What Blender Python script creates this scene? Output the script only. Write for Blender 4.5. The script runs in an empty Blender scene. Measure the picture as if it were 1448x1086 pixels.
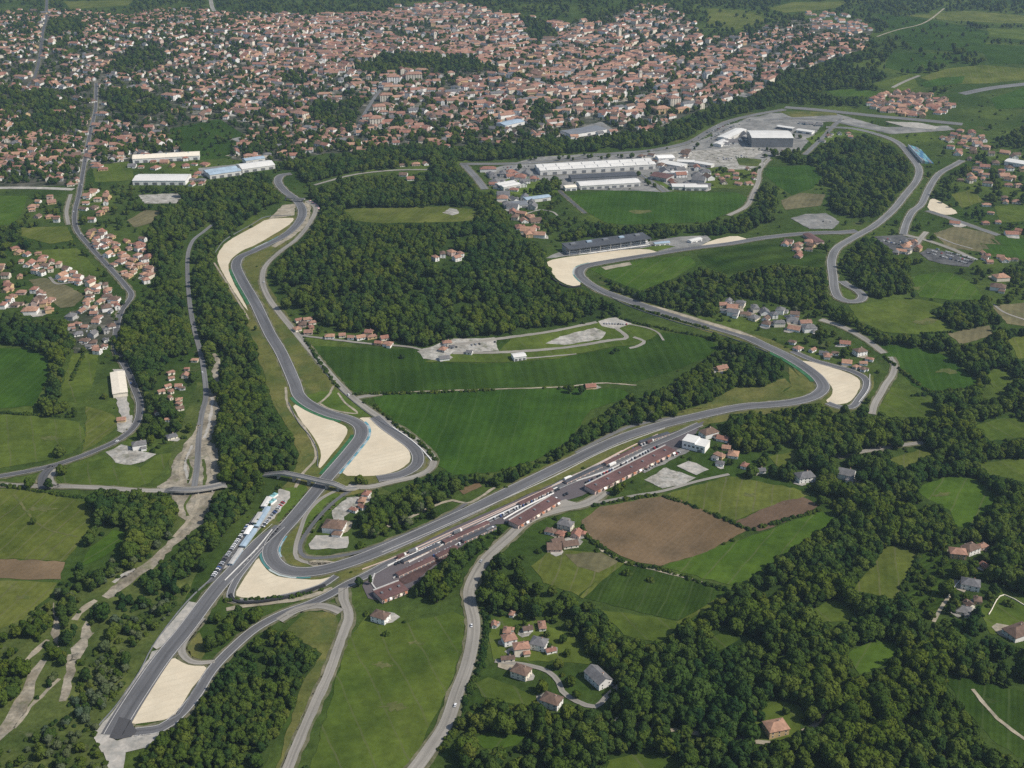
import bpy, math, random
import numpy as np
from mathutils import Vector, Matrix
from mathutils.geometry import delaunay_2d_cdt
rnd = random.Random(7)
scene = bpy.context.scene
col = scene.collection
# ------------------------------------------------------------------ camera model (photo is 1448 x 1086)
F, CU, CV, CAMH, PITCH = 1700.0, 724.0, 543.0, 600.0, math.radians(25.3)
cp, sp = math.cos(PITCH), math.sin(PITCH)
BUMPS = []                                   # terrain rises: x, y, height, spread x, spread y
def height(x, y):
    z = 0.0 * x
    for bx, by, a, sx, sy in BUMPS:
        z = z + a * np.exp(-((x - bx) / sx) ** 2 - ((y - by) / sy) ** 2)
    return z
def ground(u, v, up=0.0):
    """where the sight line through a photo point meets the terrain (plus a height above it)"""
    dx = (u - CU) / F; dv = (CV - v) / F
    dy = cp + dv * sp; dz = -sp + dv * cp
    z = up
    for _ in range(25):
        t = (z - CAMH) / dz
        z = 0.5 * z + 0.5 * (float(height(t * dx, t * dy)) + up)
    return (t * dx, t * dy)
def pixel(x, y, z):
    zc = y * cp - (z - CAMH) * sp; yc = y * sp + (z - CAMH) * cp
    return CU + F * x / zc, CV - F * yc / zc
def bump(u, v, a, sx, sy):
    x, y = ground(u, v); BUMPS.append((x, y, a, sx, sy))
_b = [(600, 385, 30, 190, 230), (1290, 960, 14, 170, 120), (1180, 1060, 10, 150, 110), (1000, 385, 12, 170, 150),
      (1330, 480, 10, 150, 170), (200, 60, 45, 500, 420), (860, 25, 55, 500, 380), (620, 95, 18, 300, 200), (1330, 90, 40, 480, 600)]
_tmp = []
for b in _b:
    BUMPS.clear(); x, y = ground(b[0], b[1]); _tmp.append((x, y) + b[2:])
BUMPS[:] = _tmp
# ------------------------------------------------------------------ objects
def obj(name, me, parent=None):
    o = bpy.data.objects.new(name, me); col.objects.link(o)
    if parent is not None: o.parent = parent
    return o
def tag(o, label=None, cat=None, group=None, kind=None):
    if label: o['label'] = label
    if cat: o['category'] = cat
    if group: o['group'] = group
    if kind: o['kind'] = kind
    return o
def empty(name, loc, rz=0.0):
    o = bpy.data.objects.new(name, None); col.objects.link(o)
    o.location = loc; o.rotation_euler = (0, 0, rz); o.empty_display_size = 1
    return o
class MB:
    """collects faces for one mesh"""
    def __init__(s): s.v = []; s.f = []; s.m = []
    def add(s, vs, fs, m=0):
        n = len(s.v); s.v += vs; s.f += [tuple(i + n for i in f) for f in fs]; s.m += [m] * len(fs)
    def box(s, x0, x1, y0, y1, z0, z1, m=0, rz=0, c=(0, 0)):
        vs = [(x, y, z) for z in (z0, z1) for x, y in ((x0, y0), (x1, y0), (x1, y1), (x0, y1))]
        if rz:
            k, q = math.cos(rz), math.sin(rz); vs = [(c[0] + x * k - y * q, c[1] + x * q + y * k, z) for x, y, z in vs]
        elif c != (0, 0): vs = [(c[0] + x, c[1] + y, z) for x, y, z in vs]
        s.add(vs, [(3, 2, 1, 0), (4, 5, 6, 7), (0, 1, 5, 4), (1, 2, 6, 5), (2, 3, 7, 6), (3, 0, 4, 7)], m)
    def tube(s, pts, r, n=6, m=0):
        ring = []
        for i, p in enumerate(pts):
            p = Vector(p); d = (Vector(pts[min(i + 1, len(pts) - 1)]) - Vector(pts[max(i - 1, 0)])).normalized()
            a = d.orthogonal().normalized(); b = d.cross(a); rr = r[i] if isinstance(r, (list, tuple)) else r
            ring.append([tuple(p + (a * math.cos(2 * math.pi * k / n) + b * math.sin(2 * math.pi * k / n)) * rr) for k in range(n)])
        base = len(s.v)
        for q in ring: s.v += q
        for i in range(len(pts) - 1):
            for k in range(n):
                a = base + i * n + k; b = base + i * n + (k + 1) % n
                s.f.append((a, b, b + n, a + n)); s.m.append(m)
        s.f.append(tuple(base + k for k in reversed(range(n)))); s.m.append(m)
        s.f.append(tuple(base + (len(pts) - 1) * n + k for k in range(n))); s.m.append(m)
    def mesh(s, name, mats):
        me = bpy.data.meshes.new(name); me.from_pydata(s.v, [], s.f)
        for m in (mats if isinstance(mats, (list, tuple)) else [mats]): me.materials.append(m)
        if any(s.m): me.polygons.foreach_set('material_index', s.m)
        me.update(); return me
    def build(s, name, mats, parent=None): return obj(name, s.mesh(name, mats), parent)
# ------------------------------------------------------------------ materials
def nodes(name, rough=0.9, spec=0.2):
    m = bpy.data.materials.new(name); m.use_nodes = True
    nt = m.node_tree; b = nt.nodes['Principled BSDF']
    b.inputs['Roughness'].default_value = rough; b.inputs['Specular IOR Level'].default_value = spec
    return m, nt, b
def N(nt, t, **kw):
    n = nt.nodes.new(t)
    for k, v in kw.items():
        if k in n.inputs: n.inputs[k].default_value = v
        else: setattr(n, k, v)
    return n
def ramp(nt, fac, cols, lo=0.3, hi=0.7):
    r = nt.nodes.new('ShaderNodeValToRGB'); e = r.color_ramp.elements
    while len(e) < len(cols): e.new(0.5)
    for i, c in enumerate(cols):
        e[i].position = lo + (hi - lo) * i / max(1, len(cols) - 1); e[i].color = (*c, 1)
    nt.links.new(fac, r.inputs['Fac']); return r.outputs['Color']
def mixc(nt, a, b, fac, mode='MIX'):
    n = nt.nodes.new('ShaderNodeMix'); n.data_type = 'RGBA'; n.blend_type = mode
    for s, i in ((a, 6), (b, 7)):
        if isinstance(s, tuple): n.inputs[i].default_value = (*s, 1)
        else: nt.links.new(s, n.inputs[i])
    if isinstance(fac, float): n.inputs[0].default_value = fac
    else: nt.links.new(fac, n.inputs[0])
    return n.outputs[2]
def noise(nt, scale, detail=3.0, vec=None, rough=0.55):
    n = N(nt, 'ShaderNodeTexNoise', Scale=scale, Detail=detail, Roughness=rough)
    if vec is None:
        g = nt.nodes.new('ShaderNodeTexCoord'); vec = g.outputs['Object']
    nt.links.new(vec, n.inputs['Vector']); return n.outputs['Fac']
def k(c, f): return tuple(min(1, x * f) for x in c)
def surf(name, c1, c2, big=0.012, fine=0.35, amt=0.35, rough=0.95, spots=None, stripes=None, mid=None, bumpy=0.0, mott=.3, tram=None):
    """mottled ground cover: two tones in large patches, fine grain, optional worn spots and stripes"""
    m, nt, b = nodes(name, rough, 0.0)
    c = ramp(nt, noise(nt, big, 5.0), [c1, mid, c2] if mid else [c1, c2], 0.36, 0.64)
    g2 = ramp(nt, noise(nt, fine, 5.0, rough=0.72), [k((1, 1, 1), 1 - amt), (1, 1, 1)], 0.32, 0.66)
    c = mixc(nt, c, g2, 1.0, 'MULTIPLY')
    if stripes:
        ang, wl, st = stripes
        tc = nt.nodes.new('ShaderNodeTexCoord'); mp = N(nt, 'ShaderNodeMapping'); mp.inputs['Rotation'].default_value = (0, 0, ang)
        nt.links.new(tc.outputs['Object'], mp.inputs['Vector'])
        w = N(nt, 'ShaderNodeTexWave', Scale=1.0 / wl * 0.314, Distortion=1.6, Detail=3.0); w.inputs['Detail Scale'].default_value = 0.4
        nt.links.new(mp.outputs['Vector'], w.inputs['Vector'])
        w2 = N(nt, 'ShaderNodeTexWave', Scale=1.0 / wl * 0.047, Distortion=3.0, Detail=2.0)
        nt.links.new(mp.outputs['Vector'], w2.inputs['Vector'])
        c = mixc(nt, c, ramp(nt, w.outputs['Fac'], [k((1, 1, 1), 1 - st), (1, 1, 1)], 0.2, 0.8), 1.0, 'MULTIPLY')
        c = mixc(nt, c, ramp(nt, w2.outputs['Fac'], [k((1, 1, 1), 1 - st), (1, 1, 1)], 0.1, 0.9), 1.0, 'MULTIPLY')
    if tram:      # wheel tracks left by farm machines
        tc = nt.nodes.new('ShaderNodeTexCoord'); mp = N(nt, 'ShaderNodeMapping'); mp.inputs['Rotation'].default_value = (0, 0, tram[0]); nt.links.new(tc.outputs['Object'], mp.inputs['Vector'])
        nz = N(nt, 'ShaderNodeTexNoise', Scale=.02, Detail=2.0); nt.links.new(tc.outputs['Object'], nz.inputs['Vector'])
        sx = nt.nodes.new('ShaderNodeSeparateXYZ'); nt.links.new(mp.outputs['Vector'], sx.inputs[0])
        ad = N(nt, 'ShaderNodeMath', operation='MULTIPLY_ADD'); ad.inputs[1].default_value = 9.0; nt.links.new(nz.outputs['Fac'], ad.inputs[0]); nt.links.new(sx.outputs['X'], ad.inputs[2])
        pp = N(nt, 'ShaderNodeMath', operation='PINGPONG'); pp.inputs[1].default_value = tram[1] / 2; nt.links.new(ad.outputs[0], pp.inputs[0])
        lt = N(nt, 'ShaderNodeMath', operation='LESS_THAN'); lt.inputs[1].default_value = .75; nt.links.new(pp.outputs[0], lt.inputs[0])
        br = N(nt, 'ShaderNodeMath', operation='MULTIPLY'); nt.links.new(lt.outputs[0], br.inputs[0]); nt.links.new(noise(nt, .03, 3.0), br.inputs[1])
        c = mixc(nt, c, tram[2], br.outputs[0])
    c = mixc(nt, c, ramp(nt, noise(nt, big * 2.7, 6.0, rough=.62), [(1 - mott, 1 - mott * .88, 1 - mott * .8), (1, 1, 1)], .36, .6), 1.0, 'MULTIPLY')
    if spots:
        sc, scale, lo = spots
        f = ramp(nt, noise(nt, scale, 6.0, rough=0.65), [(0, 0, 0), (1, 1, 1)], lo, lo + 0.14)
        f = mixc(nt, (0, 0, 0), f, .75)
        c = mixc(nt, c, sc, f)
    nt.links.new(c, b.inputs['Base Color'])
    if bumpy:
        bp = N(nt, 'ShaderNodeBump', Strength=1.0, Distance=bumpy)
        nt.links.new(noise(nt, fine, 4.0), bp.inputs['Height']); nt.links.new(bp.outputs['Normal'], b.inputs['Normal'])
    return m
def paint(name, c, var=0.18, scale=0.25, rough=0.7, spec=0.3, rand=0.0, metal=0.0):
    m, nt, b = nodes(name, rough, spec); b.inputs['Metallic'].default_value = metal
    o = ramp(nt, noise(nt, scale, 5.0, rough=0.65), [k(c, 1 - var), k(c, 1 + var)], 0.3, 0.7)
    if rand:
        oi = nt.nodes.new('ShaderNodeObjectInfo')
        o = mixc(nt, o, ramp(nt, oi.outputs['Random'], [k((1, 1, 1), 1 - rand), (1, 1, 1)], 0, 1), 1.0, 'MULTIPLY')
    nt.links.new(o, b.inputs['Base Color']); return m
M = {}
M['ground'] = surf('meadow_ground', (0.041, 0.075, 0.013), (0.090, 0.127, 0.024), .006, .12, .45, spots=((.11, .10, .05), .02, .62), mid=(.058, .09, .02), bumpy=1.2)
M['grass'] = surf('mown_grass', (0.077, 0.122, 0.020), (0.115, 0.159, 0.031), .012, .2, .3, spots=((.12, .125, .05), .03, .64))
M['verge'] = surf('dry_verge_grass', (0.094, 0.114, 0.028), (0.168, 0.159, 0.051), .02, .3, .35, spots=((.055, .08, .024), .03, .52))
M['lush'] = surf('lush_green_crop', (0.036, 0.081, 0.010), (0.051, 0.104, 0.014), .007, .09, .22, stripes=(.15, 9, .10), tram=(.12, 26, (.052, .09, .022)))
M['lush2'] = surf('deep_green_crop', (0.032, 0.068, 0.009), (0.044, 0.085, 0.012), .006, .12, .25, stripes=(-.1, 12, .14), tram=(-.15, 30, (.046, .078, .02)))
M['bright'] = surf('bright_green_pasture', (0.053, 0.102, 0.012), (0.081, 0.134, 0.019), .01, .15, .28, stripes=(.5, 9, .05), spots=((.11, .12, .045), .016, .66), tram=(.55, 22, (.10, .115, .045)))
M['olive'] = surf('olive_hay_field', (0.091, 0.118, 0.021), (0.140, 0.158, 0.035), .01, .16, .28, stripes=(.25, 7, .08), spots=((.13, .125, .06), .02, .62), tram=(.25, 16, (.125, .12, .06)))
M['pasture'] = surf('green_pasture', (0.071, 0.109, 0.018), (0.110, 0.145, 0.026), .01, .14, .32, stripes=(-.4, 16, .06), spots=((.1, .11, .045), .02, .64), tram=(-.4, 24, (.10, .11, .045)))
M['tan'] = surf('stubble_field', (0.143, 0.132, 0.068), (0.209, 0.182, 0.099), .012, .2, .25, stripes=(.4, 9, .12), spots=((.075, .1, .035), .014, .6))
M['soil'] = surf('ploughed_soil', (.158, .108, .06), (.20, .142, .085), .008, .25, .22, stripes=(.62, 5, .05), tram=(.62, 20, (.165, .118, .075)))
M['soil2'] = surf('dark_ploughed_soil', (0.121, 0.080, 0.053), (0.152, 0.105, 0.071), .01, .25, .22, stripes=(.62, 5, .05))
M['vine'] = surf('vineyard_rows', (0.033, 0.070, 0.010), (0.063, 0.102, 0.017), .012, .12, .3, stripes=(.95, 5, .3))
M['crop'] = surf('dark_crop_rows', (0.037, 0.070, 0.011), (0.057, 0.094, 0.017), .012, .2, .25, stripes=(.35, 4.2, .14), tram=(.35, 18, (.06, .085, .028)))
M['farforest'] = surf('scrub_floor', (0.022, 0.040, 0.009), (0.034, 0.054, 0.013), .01, .12, .4)
M['woodfloor'] = surf('woodland_floor', (.03, .055, .012), (.055, .085, .02), .02, .3, .4)
M['scrub'] = surf('scrubland', (0.061, 0.090, 0.022), (0.122, 0.146, 0.040), .02, .25, .45, spots=((.2, .18, .13), .03, .64))
M['town'] = surf('town_ground', (.045, .06, .028), (.12, .115, .09), .02, .06, .5, spots=((.30, .28, .24), .022, .54))
M['gravel'] = surf('gravel_trap', (.54, .465, .345), (.60, .525, .395), .03, .6, .10, mott=.08, tram=(1.1, 7, (.50, .43, .318)))
M['dirt'] = surf('pale_dirt', (.30, .26, .19), (.42, .365, .28), .05, .4, .28, spots=((.10, .11, .05), .05, .63))
M['river'] = surf('river_gravel', (.22, .19, .14), (.42, .37, .29), .05, .3, .45, spots=((.10, .11, .05), .06, .56))
M['rubble'] = surf('pale_rubble_yard', (.30, .28, .24), (.52, .49, .44), .08, .35, .4, spots=((.09, .10, .05), .07, .56))
M['concrete'] = surf('pale_concrete', (.36, .335, .295), (.45, .42, .375), .05, .4, .2, rough=.85)
M['lot'] = surf('car_park_asphalt', (.20, .195, .185), (.31, .30, .28), .03, .3, .3)
M['tar_lot'] = surf('dark_car_strip', (.085, .085, .09), (.15, .148, .145), .05, .3, .3)
M['rust_pad'] = surf('red_brown_terrace', (.085, .055, .052), (.13, .08, .072), .05, .4, .3)
def asphalt(name, c, amt=.14, line=True):
    m, nt, b = nodes(name, .82, .3)
    o = ramp(nt, noise(nt, .015, 4.0), [k(c, .86), k(c, 1.14)], .35, .65)
    o = mixc(nt, o, ramp(nt, noise(nt, .5, 5.0, rough=.7), [k((1, 1, 1), 1 - amt), (1, 1, 1)], .3, .7), 1.0, 'MULTIPLY')
    if line:      # rubber laid down along the road: a worn band from the strip's own coordinates
        uv = nt.nodes.new('ShaderNodeUVMap'); uv.uv_map = 'UVMap'
        mp = N(nt, 'ShaderNodeMapping'); mp.inputs['Scale'].default_value = (6.0, .012, 1)
        nt.links.new(uv.outputs['UV'], mp.inputs['Vector'])
        o = mixc(nt, o, ramp(nt, noise(nt, 1.0, 3.0, mp.outputs['Vector']), [k((1, 1, 1), .76), (1, 1, 1)], .36, .62), 1.0, 'MULTIPLY')
        sx = nt.nodes.new('ShaderNodeSeparateXYZ'); nt.links.new(uv.outputs['UV'], sx.inputs[0])
        m2 = N(nt, 'ShaderNodeMapping'); m2.inputs['Scale'].default_value = (0, .006, 0); nt.links.new(uv.outputs['UV'], m2.inputs['Vector'])
        ad = N(nt, 'ShaderNodeMath', operation='ADD'); nt.links.new(noise(nt, 1.0, 1.0, m2.outputs['Vector']), ad.inputs[0]); nt.links.new(sx.outputs['X'], ad.inputs[1])
        o = mixc(nt, o, ramp(nt, ad.outputs[0], [(1, 1, 1), k((1, 1, 1), .8), k((1, 1, 1), .8), (1, 1, 1)], .72, 1.28), 1.0, 'MULTIPLY')
    nt.links.new(o, b.inputs['Base Color']); return m
M['track'] = asphalt('racetrack_asphalt', (.128, .128, .133))
M['track2'] = asphalt('dark_new_asphalt', (.075, .074, .078))
M['tar'] = asphalt('dark_road_asphalt', (.098, .098, .102))
M['road'] = asphalt('road_asphalt', (.165, .165, .165))
M['pale'] = asphalt('pale_service_road', (.29, .27, .235))
M['pad'] = asphalt('paddock_asphalt', (.10, .086, .09), line=False)
def bands(name, a, b_, wl):
    m, nt, b = nodes(name, .6, .3)
    uv = nt.nodes.new('ShaderNodeUVMap'); uv.uv_map = 'UVMap'
    sx = nt.nodes.new('ShaderNodeSeparateXYZ'); nt.links.new(uv.outputs['UV'], sx.inputs[0])
    md = N(nt, 'ShaderNodeMath', operation='FRACT'); dv = N(nt, 'ShaderNodeMath', operation='DIVIDE'); dv.inputs[1].default_value = wl
    nt.links.new(sx.outputs['Y'], dv.inputs[0]); nt.links.new(dv.outputs[0], md.inputs[0])
    gt = N(nt, 'ShaderNodeMath', operation='GREATER_THAN'); gt.inputs[1].default_value = .5; nt.links.new(md.outputs[0], gt.inputs[0])
    nt.links.new(mixc(nt, a, b_, gt.outputs[0]), b.inputs['Base Color']); return m
M['kerb_red'] = bands('red_white_kerb', (.42, .06, .06), (.7, .68, .66), 5)
M['kerb_teal'] = bands('teal_white_kerb', (.06, .17, .16), (.36, .40, .38), 60)
M['kerb_blue'] = bands('blue_runoff_paint', (.10, .24, .29), (.28, .36, .38), 18)
M['kerb_green'] = surf('green_runoff_paint', (.04, .13, .055), (.06, .16, .08), .05, .5, .2)
M['white'] = paint('white_line_paint', (.42, .41, .39), .12)
WALLS = {'white': (.82, .80, .76), 'cream': (.74, .67, .55), 'ochre': (.56, .40, .22), 'pinkish': (.58, .44, .38), 'grey': (.44, .43, .41)}
ROOFS = {'terracotta': (.35, .195, .135), 'rust': (.31, .152, .108), 'orange': (.42, .24, .155), 'brown': (.17, .112, .082), 'grey': (.17, .163, .16)}
for n, c in WALLS.items(): M['w_' + n] = paint(n + '_render_wall', c, .12, .3, .85, .15, rand=.15)
def tiles(name, c):
    m, nt, b = nodes(name, .85, .15)
    o = ramp(nt, noise(nt, .35, 5.0, rough=.7), [k(c, .7), k(c, 1.28)], .3, .7)
    oi = nt.nodes.new('ShaderNodeObjectInfo')
    o = mixc(nt, o, ramp(nt, oi.outputs['Random'], [(.8, .82, .86), (1, 1, 1)], 0, 1), 1.0, 'MULTIPLY')
    o = mixc(nt, o, ramp(nt, noise(nt, .05, 3.0), [(.78, .8, .84), (1, 1, 1)], .35, .65), 1.0, 'MULTIPLY')
    nt.links.new(o, b.inputs['Base Color']); return m
for n, c in ROOFS.items(): M['r_' + n] = tiles(n.replace(' ', '_') + '_roof_tiles', c)
M['glass'] = paint('window_glass', (.035, .045, .055), .3, .4, .2, .5)
M['door'] = paint('wood_door', (.12, .07, .04), .3)
M['steelwhite'] = paint('white_metal_sheet', (.60, .585, .55), .1, .06, .5)
M['steelgrey'] = paint('grey_metal_sheet', (.16, .165, .175), .2, .08, .5)
M['steelblue'] = paint('blue_grey_metal_sheet', (.30, .38, .45), .2, .08, .5)
M['darkroof'] = paint('dark_felt_roof', (.062, .066, .075), .25, .08)
M['rustroof'] = paint('rust_brown_metal_roof', (.115, .062, .056), .3, .08)
M['redbits'] = paint('orange_awning', (.34, .13, .065), .3, .2)
M['cyan'] = paint('cyan_seats', (.15, .31, .32), .5, .6)
M['blue'] = paint('blue_seats', (.05, .14, .24), .6, .5)
M['bark'] = paint('tree_bark', (.09, .07, .05), .3, .8)
M['concr2'] = paint('bridge_concrete', (.36, .34, .31), .15, .2)
M['tyre'] = paint('black_rubber', (.025, .025, .027), .3, 1.0)
CARS = {'white': (.7, .7, .7), 'silver': (.42, .43, .45), 'black': (.03, .03, .035), 'red': (.4, .03, .03), 'blue': (.05, .1, .28)}
for n, c in CARS.items(): M['c_' + n] = paint(n + '_car_paint', c, .05, .5, .3, .5)
def leaves(name, a, b_, c_):
    m, nt, b = nodes(name, .85, 0.0)
    oi = nt.nodes.new('ShaderNodeObjectInfo')
    o = ramp(nt, oi.outputs['Random'], [a, b_, c_, b_], 0, 1)
    o = mixc(nt, o, ramp(nt, noise(nt, .45, 4.0, rough=.7), [(.68, .72, .66), (1, 1, 1)], .34, .66), 1.0, 'MULTIPLY')
    o = mixc(nt, o, ramp(nt, noise(nt, .011, 3.0, oi.outputs['Location']), [(.60, .76, .92), (1, 1, 1), (1.0, .97, .7)], .36, .64), 1.0, 'MULTIPLY')
    nt.links.new(o, b.inputs['Base Color'])
    tr = nt.nodes.new('ShaderNodeBsdfTranslucent'); mx = nt.nodes.new('ShaderNodeMixShader'); mx.inputs[0].default_value = .34
    nt.links.new(mixc(nt, o, (1.0, 1.0, .45), .3, 'MULTIPLY'), tr.inputs['Color'])
    nt.links.new(b.outputs[0], mx.inputs[1]); nt.links.new(tr.outputs[0], mx.inputs[2])
    nt.links.new(mx.outputs[0], nt.nodes['Material Output'].inputs['Surface']); return m
M['leaf_green'] = leaves('broadleaf_foliage', (.074, .12, .024), (.096, .142, .026), (.126, .162, .032))
M['leaf_light'] = leaves('yellow_green_foliage', (.12, .155, .032), (.145, .172, .036), (.10, .14, .03))
M['leaf_dark'] = leaves('dark_foliage', (.045, .084, .025), (.06, .103, .026), (.078, .118, .027))
M['leaf_pale'] = leaves('grey_green_foliage', (.13, .16, .08), (.165, .19, .105), (.11, .145, .06))
M['shoulder'] = surf('worn_road_shoulder', (.10, .105, .05), (.21, .19, .125), .05, .35, .3, spots=((.07, .09, .03), .06, .5))
M['worn'] = surf('worn_grass', (.10, .115, .035), (.15, .15, .06), .05, .3, .3, spots=((.06, .09, .02), .08, .5))
SUN, SKY, HAZE, EXPO = 5.0, .12, 4.4e-5, 0.0
# ------------------------------------------------------------------ class map (what the photo shows where, used to keep trees off roads and fields)
MW, MH = 724, 543
CLS = np.zeros((MH, MW), np.int16)           # 0 open, 1.. woods, -1 keep clear
yy, xx = np.mgrid[0:MH, 0:MW]; XX = xx * 2 + 1.0; YY = yy * 2 + 1.0
def paintpoly(pts, val):
    p = np.array(pts, float); x0, y0 = p.min(0); x1, y1 = p.max(0)
    i0, i1 = max(0, int(x0 / 2) - 1), min(MW, int(x1 / 2) + 2); j0, j1 = max(0, int(y0 / 2) - 1), min(MH, int(y1 / 2) + 2)
    if i1 <= i0 or j1 <= j0: return
    X = XX[j0:j1, i0:i1]; Y = YY[j0:j1, i0:i1]; ins = np.zeros(X.shape, bool)
    n = len(p)
    for i in range(n):
        xa, ya = p[i]; xb, yb = p[(i + 1) % n]
        if ya == yb: continue
        c = ((ya > Y) != (yb > Y)) & (X < (xb - xa) * (Y - ya) / (yb - ya) + xa); ins ^= c
    CLS[j0:j1, i0:i1][ins] = val
# ------------------------------------------------------------------ terrain sheet
def axis(lo, hi, step, far):
    a = list(np.arange(lo, hi + .1, step)); s = step; l = lo; h = hi; pre = []; post = []
    while l > -far: s *= 1.5; l -= s; pre.append(l)
    s = step
    while h < far: s *= 1.5; h += s; post.append(h)
    return np.array(pre[::-1] + a + post)
gx = axis(-2400, 2400, 25, 26000); gy = axis(200, 5600, 25, 26000)
GX, GY = np.meshgrid(gx, gy); GZ = height(GX, GY)
nx, ny = len(gx), len(gy)
me = bpy.data.meshes.new('ground')
idx = np.arange(nx * ny).reshape(ny, nx)
quads = np.stack([idx[:-1, :-1], idx[:-1, 1:], idx[1:, 1:], idx[1:, :-1]], -1).reshape(-1, 4)
me.from_pydata(np.stack([GX, GY, GZ], -1).reshape(-1, 3).tolist(), [], quads.tolist())
me.materials.append(M['ground']); me.polygons.foreach_set('use_smooth', [True] * len(me.polygons))
tag(obj('ground', me), 'rolling green meadow ground under the whole valley', 'ground', kind='structure')
LAYER = {0: .16, 1: .29, 2: .42, 3: .54, 4: .66, 5: .78, 6: .90}
def rough_edge(P, step, jit, rr):
    out = []
    for i in range(len(P)):
        a = P[i]; b = P[(i + 1) % len(P)]; L = math.dist(a, b); n = max(1, int(L / step))
        for j in range(n):
            t = j / n; x = a[0] + (b[0] - a[0]) * t; y = a[1] + (b[1] - a[1]) * t
            out.append((x + rr.uniform(-jit, jit), y + rr.uniform(-jit, jit)))
    return out
def chaikin(P, n=1, k1=.22):
    for _ in range(n):
        Q = []
        for i in range(len(P)):
            a = P[i]; b = P[(i + 1) % len(P)]
            Q += [(a[0] * (1 - k1) + b[0] * k1, a[1] * (1 - k1) + b[1] * k1), (a[0] * k1 + b[0] * (1 - k1), a[1] * k1 + b[1] * (1 - k1))]
        P = Q
    return P
def patch(name, pts, mat, label, layer=0, smooth=1, jit=1.2, cut=.03, clear=-1, cat=None, kind='structure', step=7):
    """a sheet of ground cover draped on the terrain, outlined by photo points"""
    if clear is not None: paintpoly(pts, clear)
    rr = random.Random(len(pts) * 31 + int(pts[0][0]))
    P = chaikin([ground(*p) for p in pts], smooth, cut); P = rough_edge(P, step, jit, rr)
    cx = sum(p[0] for p in P) / len(P); cy = sum(p[1] for p in P) / len(P)
    xs = [p[0] for p in P]; ys = [p[1] for p in P]; sp_ = max(25, (max(xs) - min(xs)) / 40)
    V = [Vector((p[0] - cx, p[1] - cy)) for p in P]; nb = len(V)
    def inside(x, y):
        r = False; j = nb - 1
        for i in range(nb):
            a, b = V[i], V[j]
            if (a.y > y) != (b.y > y) and x < (b.x - a.x) * (y - a.y) / (b.y - a.y) + a.x: r = not r
            j = i
        return r
    y = min(ys) - cy + sp_ * .5
    while y < max(ys) - cy:
        x = min(xs) - cx + sp_ * .5
        while x < max(xs) - cx:
            if inside(x, y): V.append(Vector((x + .3, y + .2)))
            x += sp_
        y += sp_
    r = delaunay_2d_cdt(V, [], [list(range(nb))], 1, 1e-4)
    co, fs = r[0], r[2]
    m = bpy.data.meshes.new(name)
    off = LAYER[layer]
    vs = [(c.x + cx, c.y + cy, float(height(c.x + cx, c.y + cy)) + off) for c in co]
    m.from_pydata(vs, [], [list(f) for f in fs]); m.materials.append(M[mat]); m.update()
    if sum(p.normal.z for p in m.polygons) < 0: m.flip_normals()
    m.polygons.foreach_set('use_smooth', [True] * len(m.polygons))
    return tag(obj(name, m), label, cat or name.replace('_', ' '), kind=kind)
def spline(P, step=6.0, closed=False):
    out = []; n = len(P)
    for i in range(n - 1 if not closed else n):
        p0 = P[max(i - 1, 0)] if not closed else P[i - 1]; p1 = P[i]; p2 = P[(i + 1) % n]; p3 = P[min(i + 2, n - 1)] if not closed else P[(i + 2) % n]
        L = math.dist(p1, p2); kx = max(2, int(L / step))
        d01 = max(1e-3, math.dist(p0, p1) ** .5); d12 = max(1e-3, L ** .5); d23 = max(1e-3, math.dist(p2, p3) ** .5)
        for j in range(kx):
            t = j / kx; q = []
            for c in (0, 1):
                m1 = (p2[c] - p1[c]) - 0; m2 = m1
                if math.dist(p0, p1) > 1e-3: m1 = d12 * ((p1[c] - p0[c]) / d01 - (p2[c] - p0[c]) / (d01 + d12) + (p2[c] - p1[c]) / d12)
                if math.dist(p2, p3) > 1e-3: m2 = d12 * ((p2[c] - p1[c]) / d12 - (p3[c] - p1[c]) / (d12 + d23) + (p3[c] - p2[c]) / d23)
                a = 2 * p1[c] - 2 * p2[c] + m1 + m2; b = -3 * p1[c] + 3 * p2[c] - 2 * m1 - m2
                q.append(a * t ** 3 + b * t ** 2 + m1 * t + p1[c])
            out.append(tuple(q))
    if not closed: out.append(tuple(P[-1]))
    return out
def offset_line(C, off):
    out = []
    for i, c in enumerate(C):
        a = C[max(i - 1, 0)]; b = C[min(i + 1, len(C) - 1)]; L = math.dist(a, b) or 1
        out.append((c[0] - (b[1] - a[1]) / L * off, c[1] + (b[0] - a[0]) / L * off))
    return out
def markline(C, w, val=-1, pad=0.0):
    for x, y in C:
        u, v = pixel(x, y, 0 * x + float(height(x, y)))
        if not (-20 < u < 1470 and -20 < v < 1100): continue
        s = cp * F / (y * cp + CAMH * sp) / 1.0
        s = F / (y * cp + CAMH * sp); ru = (w / 2 + pad) * s; rv = ru * .6 + .8; ru += .8
        i0, i1 = max(0, int((u - ru) / 2)), min(MW, int((u + ru) / 2) + 1); j0, j1 = max(0, int((v - rv) / 2)), min(MH, int((v + rv) / 2) + 1)
        if i1 > i0 and j1 > j0: CLS[j0:j1, i0:i1] = val
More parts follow.
